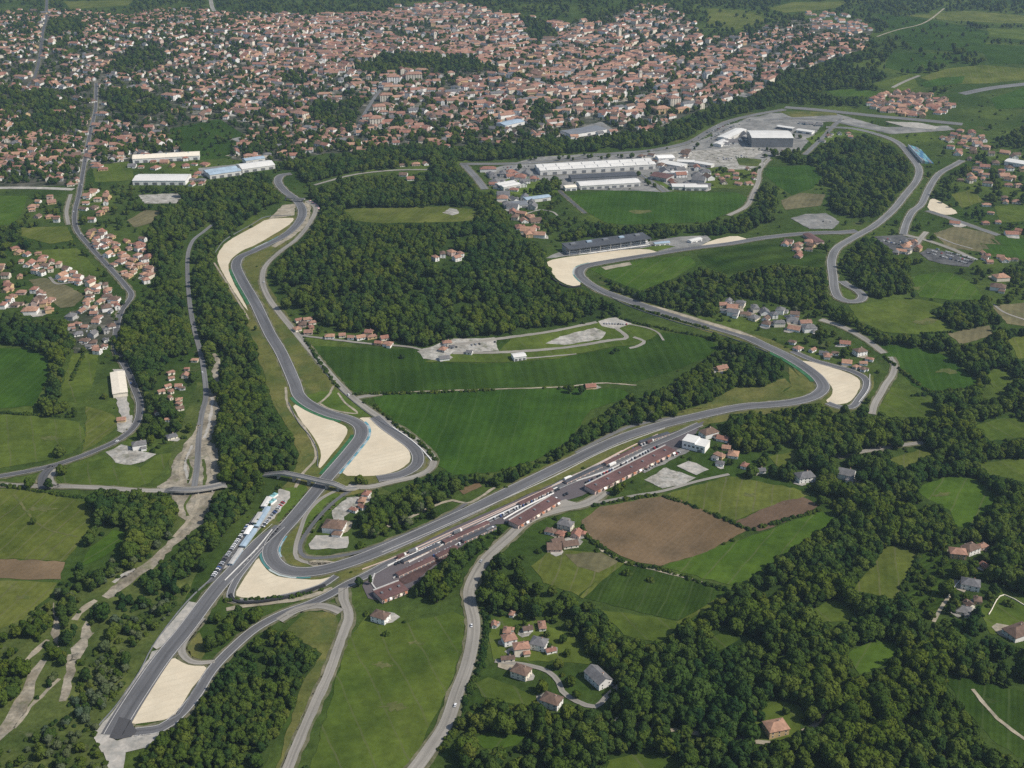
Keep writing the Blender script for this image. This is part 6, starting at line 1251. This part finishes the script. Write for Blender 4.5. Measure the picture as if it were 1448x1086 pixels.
# --- vehicles
def car_mesh(c):
    b = MB(); b.box(-2.1, 2.1, -.85, .85, .35, .85, 0)
    b.add([(-1.6, -.8, .85), (1.1, -.8, .85), (1.1, .8, .85), (-1.6, .8, .85), (-1.2, -.65, 1.45), (.5, -.65, 1.45), (.5, .65, 1.45), (-1.2, .65, 1.45)], [(0, 1, 5, 4), (1, 2, 6, 5), (2, 3, 7, 6), (3, 0, 4, 7)], 1)
    b.add([(-1.2, -.65, 1.45), (.5, -.65, 1.45), (.5, .65, 1.45), (-1.2, .65, 1.45)], [(0, 1, 2, 3)], 0)
    for x in (-1.3, 1.3):
        for y in (-.9, .7): b.tube([(x, y, .33), (x, y + .2, .33)], .33, 8, 2)
    return b.mesh('parked_car', [M['c_' + c], M['glass'], M['tyre']])
CARM = {c: car_mesh(c) for c in CARS}
def cars(a, b, n, where, side=90, miss=.2, rows=1, sp_=0):
    A, B = P3(*a, .5), P3(*b, .5); yaw = math.atan2(B.y - A.y, B.x - A.x); rr = random.Random(int(a[0] * 7 + b[1]))
    for r in range(rows):
        for i in range(n):
            if rr.random() < miss: continue
            p = A.lerp(B, i / max(1, n - 1)); x = p.x - math.sin(yaw) * r * sp_; y = p.y + math.cos(yaw) * r * sp_; c = rr.choice(('white',) * 5 + ('silver',) * 6 + ('black',) * 5 + ('blue', 'red'))
            o = obj('parked_car', CARM[c]); o.location = (x, y, float(height(x, y)) + .8); o.rotation_euler = (0, 0, yaw + math.radians(side + rr.uniform(-5, 5)))
            tag(o, f'{c} car parked {where}', 'car', f'{c} cars {where}')
cars((1312, 358), (1368, 373), 22, 'in the long eastern car park', rows=3, sp_=13)
cars((1246, 340), (1286, 350), 12, 'in the visitors car park', rows=2, sp_=12)
cars((300, 818), (352, 742), 34, 'on the sloping strip beside the southern marquees', side=70, miss=.1)
cars((403, 708), (372, 745), 20, 'on the pale strip beside the southern straight', side=80)
cars((560, 798), (645, 758), 22, 'in the lower paddock rows', side=60, miss=.3, rows=2, sp_=-13)
cars((700, 734), (790, 692), 24, 'in the middle paddock rows', side=60, miss=.3, rows=2, sp_=-12)
cars((815, 676), (915, 626), 26, 'in the upper paddock rows', side=60, miss=.3, rows=2, sp_=-14)
cars((855, 458), (886, 459), 9, 'in the park car park', miss=.3)
cars((640, 492), (700, 484), 12, 'on the park terraces', miss=.4)
cars((905, 668), (960, 640), 14, 'behind the pit buildings', miss=.25)
cars((930, 236), (985, 238), 16, 'in the stony works lots', rows=2, sp_=12, miss=.4)
cars((1058, 212), (1110, 213), 14, 'in front of the big hangar', miss=.3)
cars((1000, 200), (1040, 176), 16, 'on the grey lot by the white halls', rows=2, sp_=16)
cars((905, 245), (930, 268), 10, 'beside the white-fronted workshops', miss=.3)
cars((765, 244), (800, 242), 14, 'behind the dark-roofed workshop', miss=.3)
cars((1020, 226), (1060, 222), 12, 'on the stony lots below the big hangar', rows=2, sp_=12, miss=.4)
cars((1122, 312), (1180, 314), 12, 'on the oval parking ground', miss=.5)
cars((715, 240), (750, 238), 8, 'in the western works yard', rows=2, sp_=14)
cars((1012, 190), (1060, 170), 14, 'beside the wide grey road', rows=2, sp_=20)
cars((850, 965), (876, 972), 4, 'on the forked grey drive', miss=.3)
cars((112, 470), (150, 468), 8, 'in the roadside works lots', miss=.3)
for a, b, c in (((170, 400), (172, 398), 'silver'), ((124, 345), (125, 346), 'white'), ((300, 560), (301, 561), 'white')): pass

rr = random.Random(9)
for key, where, ts in (('valley', 'on the long valley road', (.30, .36, .44, .52, .58, .86, .93)), ('south_rd', 'on the pale curving road past the paddock', (.2, .42, .63, .8)), ('river_rd', 'on the river bank road', (.35, .7)), ('ind_rd', 'on the wide grey road by the long warehouse', (.15, .3, .45, .62, .75)), ('inner_rd', 'on the pale service road', (.4, .75))):
    C, w = LINES[key]
    for t in ts:
        i = int(t * (len(C) - 2)); a, b = C[i], C[i + 1]; yaw = math.atan2(b[1] - a[1], b[0] - a[0]); c = rr.choice(('white', 'silver', 'black', 'white', 'blue')); o_ = 1.9 if rr.random() < .5 else -1.9
        o = obj('car', CARM[c]); x, y = a[0] - math.sin(yaw) * o_, a[1] + math.cos(yaw) * o_; o.location = (x, y, float(height(x, y)) + .7); o.rotation_euler = (0, 0, yaw + (math.pi if o_ > 0 else 0))
        tag(o, f'{c} car driving {where}', 'car', f'{c} cars driving {where}')
# ================================================================== TREES
def crown_mesh(name, seed, mat, rx=5.0, hz=8.5, z0=2.6, lobes=11, quads=900, size=1.15, pointy=0.0):
    rr = np.random.default_rng(seed); L = []
    for i in range(lobes):
        a = i * 2.4 + rr.uniform(-.5, .5); t = (i + .5) / lobes; zz = z0 + hz * (.2 + .68 * t); rad = rx * (.62 if t < .75 else .35) * (1 - pointy * t) * rr.uniform(.65, 1.1)
        r = rx * rr.uniform(.34, .5) * (1 - .45 * pointy * t)
        L.append((rad * math.cos(a), rad * math.sin(a), zz, r, r * rr.uniform(.75, 1.0)))
    L.append((0, 0, z0 + hz * .55, rx * .62, hz * .36)); C = np.array(L)
    V = []; Fc = []; NN = []
    # solid inner masses
    ico_v, ico_f = ICO
    for c in C:
        n0 = len(V); j = 1 + .16 * rr.standard_normal(len(ico_v))
        for q, s in zip(ico_v, j): V.append((c[0] + q[0] * c[3] * .84 * s, c[1] + q[1] * c[3] * .84 * s, c[2] + q[2] * c[4] * .84 * s)); NN.append(tuple(q))
        Fc += [(a + n0, b + n0, d + n0) for a, b, d in ico_f]
    # leaf clumps over the masses
    w = C[:, 3] ** 2; w = w / w.sum(); made = 0
    while made < quads:
        c = C[rr.choice(len(C), p=w)]; d = rr.standard_normal(3); d /= np.linalg.norm(d); k_ = rr.uniform(.82, 1.16)
        p = np.array([c[0] + d[0] * c[3] * k_, c[1] + d[1] * c[3] * k_, c[2] + d[2] * c[4] * k_])
        ins = (((p[:2] - C[:, :2]) ** 2).sum(1) / (C[:, 3] * .8) ** 2 + (p[2] - C[:, 2]) ** 2 / (C[:, 4] * .8) ** 2) < 1
        if ins.any(): continue
        nrm = d + rr.standard_normal(3) * .38; nrm /= np.linalg.norm(nrm); t = np.cross(nrm, rr.standard_normal(3)); t /= np.linalg.norm(t); b = np.cross(nrm, t)
        s = size * rr.uniform(.6, 1.25); n0 = len(V)
        for sx, sy, up in ((-.5, -.5, 0), (.5, -.45, .12), (.55, .5, 0), (-.45, .55, .12)): V.append(tuple(p + t * sx * s + b * sy * s + nrm * up * s))
        Fc.append((n0, n0 + 1, n0 + 2, n0 + 3)); made += 1; q = d * .75 + nrm * .35 + np.array([0, 0, .12]); q /= np.linalg.norm(q); NN += [tuple(q)] * 4
    m = bpy.data.meshes.new(name); m.from_pydata(V, [], Fc); m.materials.append(mat); m.update(); m.polygons.foreach_set('use_smooth', [True] * len(m.polygons)); m.normals_split_custom_set_from_vertices(NN); NORM[m.name] = NN; return m
NORM = {}
def ico():
    import bmesh
    bm = bmesh.new(); bmesh.ops.create_icosphere(bm, subdivisions=2, radius=1); v = [tuple(x.co) for x in bm.verts]; f = [tuple(q.index for q in x.verts) for x in bm.faces]; bm.free(); return v, f
ICO = ico()
def trunk_mesh(name, h, r):
    b = MB(); b.tube([(0, 0, -1), (.1, .05, h * .4), (0, .2, h)], [r * 1.3, r, r * .5], 7)
    for i in range(4):
        a = i * 1.7; b.tube([(0, 0, h * (.5 + .1 * i)), (math.cos(a) * 1.3, math.sin(a) * 1.3, h * (.75 + .1 * i)), (math.cos(a) * 2.2, math.sin(a) * 2.2, h * (1.0 + .12 * i))], [r * .5, r * .35, r * .15], 5)
    return b.mesh(name, M['bark'])
KINDS = []   # (kind name, crown, trunk, look)
for s in range(4): KINDS.append(('broadleaf_tree', crown_mesh('crown', 10 + s, M['leaf_green'], 5.0 + .3 * s, 8.6, 2.4, 11 + s, 950), 5.5, .35, 'green round-crowned'))
for s in range(3): KINDS.append(('broadleaf_tree', crown_mesh('crown', 30 + s, M['leaf_dark'], 4.6, 9.4, 2.4, 12, 950, pointy=.35), 6.0, .35, 'dark green dense-crowned'))
KINDS.append(('poplar_tree', crown_mesh('crown', 41, M['leaf_dark'], 2.7, 13.5, 1.5, 14, 800, .95, pointy=.4), 7, .3, 'dark slender'))
KINDS.append(('willow_tree', crown_mesh('crown', 51, M['leaf_pale'], 5.0, 6.6, 1.6, 12, 900, 1.0), 4, .3, 'pale grey-green'))
KINDS.append(('willow_tree', crown_mesh('crown', 52, M['leaf_pale'], 4.2, 7.2, 1.4, 10, 800, .95), 4, .3, 'pale silvery'))
KINDS.append(('shrub', crown_mesh('crown', 61, M['leaf_green'], 3.4, 3.0, -.3, 8, 420, .9), 1, .15, 'low green'))
KINDS.append(('shrub', crown_mesh('crown', 62, M['leaf_dark'], 3.0, 3.4, -.3, 7, 420, .9), 1, .15, 'low dark'))
KINDS.append(('broadleaf_tree', crown_mesh('crown', 71, M['leaf_light'], 4.4, 7.4, 2.0, 13, 950, 1.05), 5, .3, 'yellow-green light-crowned'))
KINDS.append(('broadleaf_tree', crown_mesh('crown', 72, M['leaf_light'], 3.6, 8.2, 2.0, 10, 800, 1.0), 5, .3, 'yellow-green small-crowned'))
TRUNKS = [trunk_mesh('trunk', k_[2], k_[3]) for k_ in KINDS]
temp = bpy.data.collections.new('tree_kinds')      # templates for the woods, not linked to the scene
for i, k_ in enumerate(KINDS):
    cm, tm = k_[1], TRUNKS[i]; j = bpy.data.meshes.new('tree_shape')
    n = len(cm.vertices); j.from_pydata([v.co[:] for v in cm.vertices] + [v.co[:] for v in tm.vertices], [], [tuple(p.vertices) for p in cm.polygons] + [tuple(x + n for x in p.vertices) for p in tm.polygons])
    j.materials.append(cm.materials[0]); j.materials.append(M['bark']); j.polygons.foreach_set('material_index', [0] * len(cm.polygons) + [1] * len(tm.polygons)); j.update(); j.polygons.foreach_set('use_smooth', [True] * len(j.polygons)); j.normals_split_custom_set_from_vertices(NORM[cm.name] + [(0, 0, 0)] * len(tm.vertices))
    temp.objects.link(bpy.data.objects.new(f'tree_shape_{i:02d}', j))
rng = np.random.default_rng(5)
TREES = []   # rows: x, y, kind, scale, rot, wood id
def classify(x, y, z):
    u, v = pixel(x, y, z); ui = np.clip((u / 2).astype(int), 0, MW - 1); vi = np.clip((v / 2).astype(int), 0, MH - 1)
    ok = (u > -260) & (u < 1708) & (v > -6) & (v < 1200); return u, v, np.where(ok, CLS[vi, ui], -9)
def scatter(y0, y1, step, only=None):
    X, Y = np.meshgrid(np.arange(-2800, 2800, step), np.arange(y0, y1, step)); X = X.ravel(); Y = Y.ravel()
    k_ = np.abs(X) < Y * .52 + 420; X = X[k_]; Y = Y[k_]; X = X + rng.uniform(-.48, .48, len(X)) * step; Y = Y + rng.uniform(-.48, .48, len(Y)) * step
    Z = height(X, Y); u, v, c = classify(X, Y, Z)
    lut_d = np.zeros(64); lut_p = np.zeros(64); lut_s = np.ones(64); lut_d[0] = .07
    for i, w in WOODS.items(): lut_d[i], lut_p[i], lut_s[i] = w[1], w[2], w[3]
    ci = np.clip(c, 0, 63); lut_d[63] = 0
    if only is not None:
        q = np.isin(np.arange(64), only); lut_d = np.where(q, lut_d, 0)
    # natural gaps: density swings over tens of metres
    sw = np.sin(X / 31 + 1.3 * np.sin(Y / 43)) * np.sin(Y / 37 + 1.1 * np.sin(X / 29))
    p = np.where(c < 0, 0, lut_d[ci] * np.where(lut_d[ci] > .93, np.where(sw < -.6, .3, 1.0), 1 + .5 * sw)); small = lut_s[ci]
    keep = rng.random(len(X)) < p
    X, Y, Z, u, v, c, small, ci = (a[keep] for a in (X, Y, Z, u, v, c, small, ci)); n = len(X)
    kd = np.where(rng.random(n) < .56, rng.integers(0, 4, n), rng.integers(4, 7, n)); kd = np.where(rng.random(n) < .02, 7, kd); kd = np.where(rng.random(n) < .10 + .10 * np.sin(X / 70 + 2 * np.sin(Y / 90)), rng.integers(12, 14, n), kd)
    kd = np.where(rng.random(n) < lut_p[ci], rng.integers(8, 10, n), kd); kd = np.where((c == 0), np.where(rng.random(n) < .75, rng.integers(10, 12, n), kd), kd)
    kd = np.where(np.isin(c, [26, 22, 10, 25]) & (rng.random(n) < .35), rng.integers(10, 12, n), kd)
    S = small * rng.uniform(.7, 1.3, n) * np.where(c == 0, .8, 1)
    S = S * np.where(rng.random(n) < .22, .58, 1.0) * np.where(rng.random(n) < .08, 1.3, 1.0)
    hz = np.where((kd == 10) | (kd == 11), 3.4, 11.5) * S
    # a crown must not hide roads, fields or yards seen behind it
    ok = np.ones(n, bool)
    for fz in (.45, .95):
        _, vv, cc = classify(X, Y, Z + hz * fz); ok &= (cc >= 0) | (cc == -9) | (vv < 0)
    for du in (-1, 1):
        _, _, cc = classify(X + du * 3.2 * S, Y, Z + hz * .5); ok &= (cc >= 0) | (cc == -9)
    shrink = (~ok) & (rng.random(n) < .35) & (c > 0)      # keep a few as low growth at the edges
    kd = np.where(shrink, rng.integers(10, 12, n), kd); S = np.where(shrink, rng.uniform(.5, .85, n), S)
    ok2 = np.ones(n, bool)
    for fz in (.6,):
        _, _, cc = classify(X, Y, Z + 3 * S * fz); ok2 &= (cc >= 0) | (cc == -9)
    ok = ok | (shrink & ok2)
    for r in zip(X[ok], Y[ok], kd[ok], S[ok], rng.uniform(0, 6.28, ok.sum()), c[ok]): TREES.append(r)
scatter(560, 1500, 7.2); scatter(1500, 2500, 8.2); scatter(560, 1700, 5.2, [19, 20, 10, 22, 26, 34, 39]); scatter(560, 1500, 9.0, [17, 18, 33, 16, 7, 6, 25, 24]); scatter(2500, 5200, 11.5)
def hedge(pts, gap=3.2, s=.75, kinds=(10, 11), jit=1.0):
    C = spline([ground(*p) for p in pts], gap)
    for x, y in C:
        if rng.random() < .12: continue
        TREES.append((x + rng.uniform(-jit, jit), y + rng.uniform(-jit, jit), int(rng.choice(kinds)), s * rng.uniform(.6, 1.25), rng.uniform(0, 6.28), 0))
for h_ in ([(500, 558), (600, 556), (700, 552)], [(940, 702), (1000, 724), (1060, 750)], [(822, 742), (832, 760), (850, 775), (880, 795)], [(880, 797), (935, 806), (985, 822), (1035, 838)], [(430, 478), (450, 510), (478, 548)], [(530, 574), (560, 602), (600, 632), (615, 650)],
           [(0, 584), (60, 588), (100, 590)], [(120, 498), (100, 540)], [(680, 834), (681, 855), (686, 879), (684, 909), (676, 944), (662, 981), (646, 1026), (622, 1064)], [(682, 838), (684, 858), (689, 880), (687, 909), (679, 945), (665, 982)], [(1300, 472), (1345, 470)], [(1160, 705), (1190, 722), (1220, 735)],
           [(880, 452), (940, 466), (1000, 478), (1060, 492)], [(890, 432), (940, 448), (1000, 465)], [(0, 686), (60, 696), (130, 706)], [(140, 694), (200, 700), (240, 700)], [(1062, 750), (1160, 722)], [(840, 715), (880, 708), (930, 700)], [(1300, 783), (1270, 848)],
           [(790, 550), (840, 547)], [(1250, 505), (1300, 545), (1320, 560)], [(1396, 862), (1412, 834)], [(845, 780), (850, 772)], [(670, 1000), (740, 1002)], [(320, 850), (400, 846), (455, 836)], [(395, 690), (350, 760)], [(1290, 560), (1380, 548)]):
    hedge(h_)
gr = random.Random(17)
for h in single:      # garden bushes and small trees beside the houses
    for _ in range(gr.choice((1, 2, 3, 4))):
        a = gr.uniform(-.5, 3.6); r = h['w'] * gr.uniform(.75, 1.5); x, y = h['x'] + math.cos(a) * r, h['y'] + math.sin(a) * r * .9; z = float(height(x, y)); kd = gr.choice((10, 11, 10, 11, 0, 4, 2)); s_ = gr.uniform(.5, .95) * (.62 if kd < 10 else 1)
        bad = False
        for zz in (0, 2.5, 6 * s_ if kd < 10 else 3):
            u, v = pixel(x, y, z + zz)
            if not (0 <= u < 1448 and 0 <= v < 1086): bad = True; break
            if CLS[int(v / 2), int(u / 2)] in (-1, -2): bad = True
        if not bad: TREES.append((x, y, kd, s_, gr.uniform(0, 6.28), 45))
# single trees one can point at in the photo
LONE = [(48, 741, 0, .6, 'small lone tree in the mown hay field south of the bridge lane'), (88, 672, 1, 1.0, 'bushy tree standing inside the slip lane loop at the western junction'), (70, 692, 4, 1.0, 'dark tree below the western junction'), (42, 690, 2, .9, 'round tree west of the western junction on the lane'),
        (85, 645, 3, 1.0, 'tree standing alone on the meadow edge above the valley road'), (508, 685, 0, .9, 'low tree at the eastern bridge head inside the old loop'), (516, 684, 10, 1.0, 'bush at the eastern bridge head'), (806, 556, 4, .9, 'dark tree at the corner of the green crop'), (822, 558, 5, .9, 'second dark tree at the corner of the green crop'),
        (1165, 1005, 1, 1.1, 'tree over the end of the dirt drive'), (886, 812, 10, 1.2, 'round bush on the row-crop boundary'), (920, 822, 10, 1.0, 'second round bush on the row-crop boundary'), (1062, 675, 2, 1.1, 'round tree beside the small white barn'), (1235, 735, 10, 1.4, 'bush at the end of the thin pale lane'),
        (524, 827, 7, .7, 'slender tree at the paddock junction'), (508, 830, 5, .8, 'dark tree at the paddock junction'), (546, 898, 10, .9, 'bush below the brown-roofed cottage'), (1426, 856, 10, 1.3, 'dark bush alone in the eastern paddock'), (872, 496, 10, 1.1, 'shrub on the park lawn by the crop edge'), (866, 500, 11, 1.1, 'dark shrub on the park lawn by the crop edge'),
        (569, 506, 11, 1.3, 'dark shrub in the corner of the upper crop field')]
xs = np.array([t[0] for t in TREES]); ys = np.array([t[1] for t in TREES])
T_ = np.array([(t[0], t[1], t[2], t[3], t[4], t[5]) for t in TREES], float)
Zt = height(T_[:, 0], T_[:, 1]); U, Vv = pixel(T_[:, 0], T_[:, 1], Zt + 6 * T_[:, 3])
rngd = T_[:, 1] * cp + CAMH * sp
big = T_[:, 3] * np.where(np.isin(T_[:, 2], [10, 11]), .45, 1.0) / rngd * ((U > 4) & (U < 1444) & (Vv > 4) & (Vv < 1082))
ix = np.argsort(-big)
istree = ~np.isin(T_[:, 2], [10, 11])
pick = [i for i in ix if istree[i]][:275]
pick = set(pick)
def plant(x, y, kd, s, rot, label, group=None):
    kd = int(kd); k_ = KINDS[kd]
    r = empty(k_[0], (x, y, float(height(x, y)))); r.rotation_euler = (0, 0, rot); r.scale = (s, s, s)
    obj('crown', k_[1], r); obj('trunk', TRUNKS[kd], r)
    tag(r, label, 'shrub' if kd in (10, 11) else 'tree', group); return r
for i in sorted(pick):
    x, y, kd, s, rot, wd = T_[i]; look = KINDS[int(kd)][4]; ph = WOODS[int(wd)][0] if int(wd) in WOODS else 'on open ground or in a hedge'
    plant(x, y, kd, s, rot, f'{look} tree {ph}', f'{look} trees {ph}')
for u, v, kd, s, lab in LONE:
    x, y = ground(u, v, 0); plant(x, y, kd, s, (u * 7) % 6.28, lab)
# the remaining growth: instanced, one object for each kind of cover
def cover(name, rows, label):
    if not len(rows): return
    m = bpy.data.meshes.new(name)
    z = height(rows[:, 0], rows[:, 1]); m.from_pydata(np.stack([rows[:, 0], rows[:, 1], z], 1).tolist(), [], [])
    for nm, ty, dat in (('kind', 'INT', rows[:, 2].astype(int)), ('size', 'FLOAT', rows[:, 3]), ('turn', 'FLOAT', rows[:, 4])):
        a = m.attributes.new(nm, ty, 'POINT'); a.data.foreach_set('value', dat)
    o = obj(name, m); ng = bpy.data.node_groups.new(name, 'GeometryNodeTree')
    ng.interface.new_socket('Geometry', in_out='INPUT', socket_type='NodeSocketGeometry'); ng.interface.new_socket('Geometry', in_out='OUTPUT', socket_type='NodeSocketGeometry')
    gi = ng.nodes.new('NodeGroupInput'); go = ng.nodes.new('NodeGroupOutput'); ip = ng.nodes.new('GeometryNodeInstanceOnPoints'); ci = ng.nodes.new('GeometryNodeCollectionInfo')
    ci.inputs['Collection'].default_value = temp; ci.inputs['Separate Children'].default_value = True; ci.inputs['Reset Children'].default_value = True
    def attr(nm, ty):
        a = ng.nodes.new('GeometryNodeInputNamedAttribute'); a.data_type = ty; a.inputs['Name'].default_value = nm; return a.outputs['Attribute']
    cx = ng.nodes.new('ShaderNodeCombineXYZ'); ng.links.new(attr('turn', 'FLOAT'), cx.inputs['Z'])
    ip.inputs['Pick Instance'].default_value = True
    ng.links.new(gi.outputs[0], ip.inputs['Points']); ng.links.new(ci.outputs[0], ip.inputs['Instance']); ng.links.new(attr('kind', 'INT'), ip.inputs['Instance Index'])
    ng.links.new(cx.outputs[0], ip.inputs['Rotation']); ng.links.new(attr('size', 'FLOAT'), ip.inputs['Scale']); ng.links.new(ip.outputs[0], go.inputs[0])
    md = o.modifiers.new('growth', 'NODES'); md.node_group = ng
    tag(o, label, 'vegetation', kind='stuff')
left = np.array([i not in pick for i in range(len(T_))]); sh = np.isin(T_[:, 2], [10, 11])
cover('forest', T_[left & ~sh], 'broadleaf woods and garden trees covering hills and gaps between fields')
cover('undergrowth', T_[left & sh], 'low hedges and bushes along fields, lanes and wood edges')
print('trees', len(T_), 'single', len(pick))
# ================================================================== CAMERA, LIGHT, AIR
cam = bpy.data.cameras.new('camera'); co_ = bpy.data.objects.new('camera', cam); col.objects.link(co_)
co_.location = (0, 0, CAMH); co_.rotation_euler = (math.pi / 2 - PITCH, 0, 0)
cam.sensor_width = 36; cam.lens = 36 * F / 1448; cam.clip_start = 1; cam.clip_end = 60000
scene.camera = co_
EL, AZ = math.radians(47), math.radians(106)           # sun height; compass direction from the view axis, towards the east
sun = bpy.data.lights.new('sun', 'SUN'); sun.energy = SUN; sun.angle = math.radians(.5); sun.color = (1, .94, .84)
so = bpy.data.objects.new('sun', sun); col.objects.link(so)
to = Vector((math.sin(AZ) * math.cos(EL), math.cos(AZ) * math.cos(EL), math.sin(EL)))
so.rotation_euler = to.to_track_quat('Z', 'Y').to_euler()
w = bpy.data.worlds.new('World'); scene.world = w; w.use_nodes = True
nt = w.node_tree; bg = nt.nodes['Background']; sky = nt.nodes.new('ShaderNodeTexSky'); sky.sky_type = 'NISHITA'; sky.sun_disc = False
sky.sun_elevation = EL; sky.sun_rotation = AZ; sky.air_density = 1.0; sky.dust_density = 1.5
nt.links.new(sky.outputs[0], bg.inputs[0]); bg.inputs[1].default_value = SKY
if HAZE > 0:
    b = MB(); b.box(-6000, 6000, -900, 9000, -3, 720)
    m = bpy.data.materials.new('pale_air'); m.use_nodes = True; t = m.node_tree; t.nodes.remove(t.nodes['Principled BSDF'])
    pv = t.nodes.new('ShaderNodeVolumePrincipled'); pv.inputs['Density'].default_value = HAZE; pv.inputs['Color'].default_value = (.55, .76, .95, 1); pv.inputs['Anisotropy'].default_value = .2
    t.links.new(pv.outputs[0], t.nodes['Material Output'].inputs['Volume'])
    tag(b.build('haze', m), 'thin bluish haze over the whole valley', 'haze', kind='stuff')
scene.view_settings.view_transform = 'Standard'; scene.view_settings.look = 'None'; scene.view_settings.exposure = EXPO; scene.view_settings.gamma = 1
scene.render.engine = 'CYCLES'
c = scene.cycles; c.max_bounces = 4; c.diffuse_bounces = 2; c.glossy_bounces = 1; c.transmission_bounces = 2; c.volume_bounces = 0; c.transparent_max_bounces = 4
c.use_denoising = False; c.sample_clamp_indirect = 5
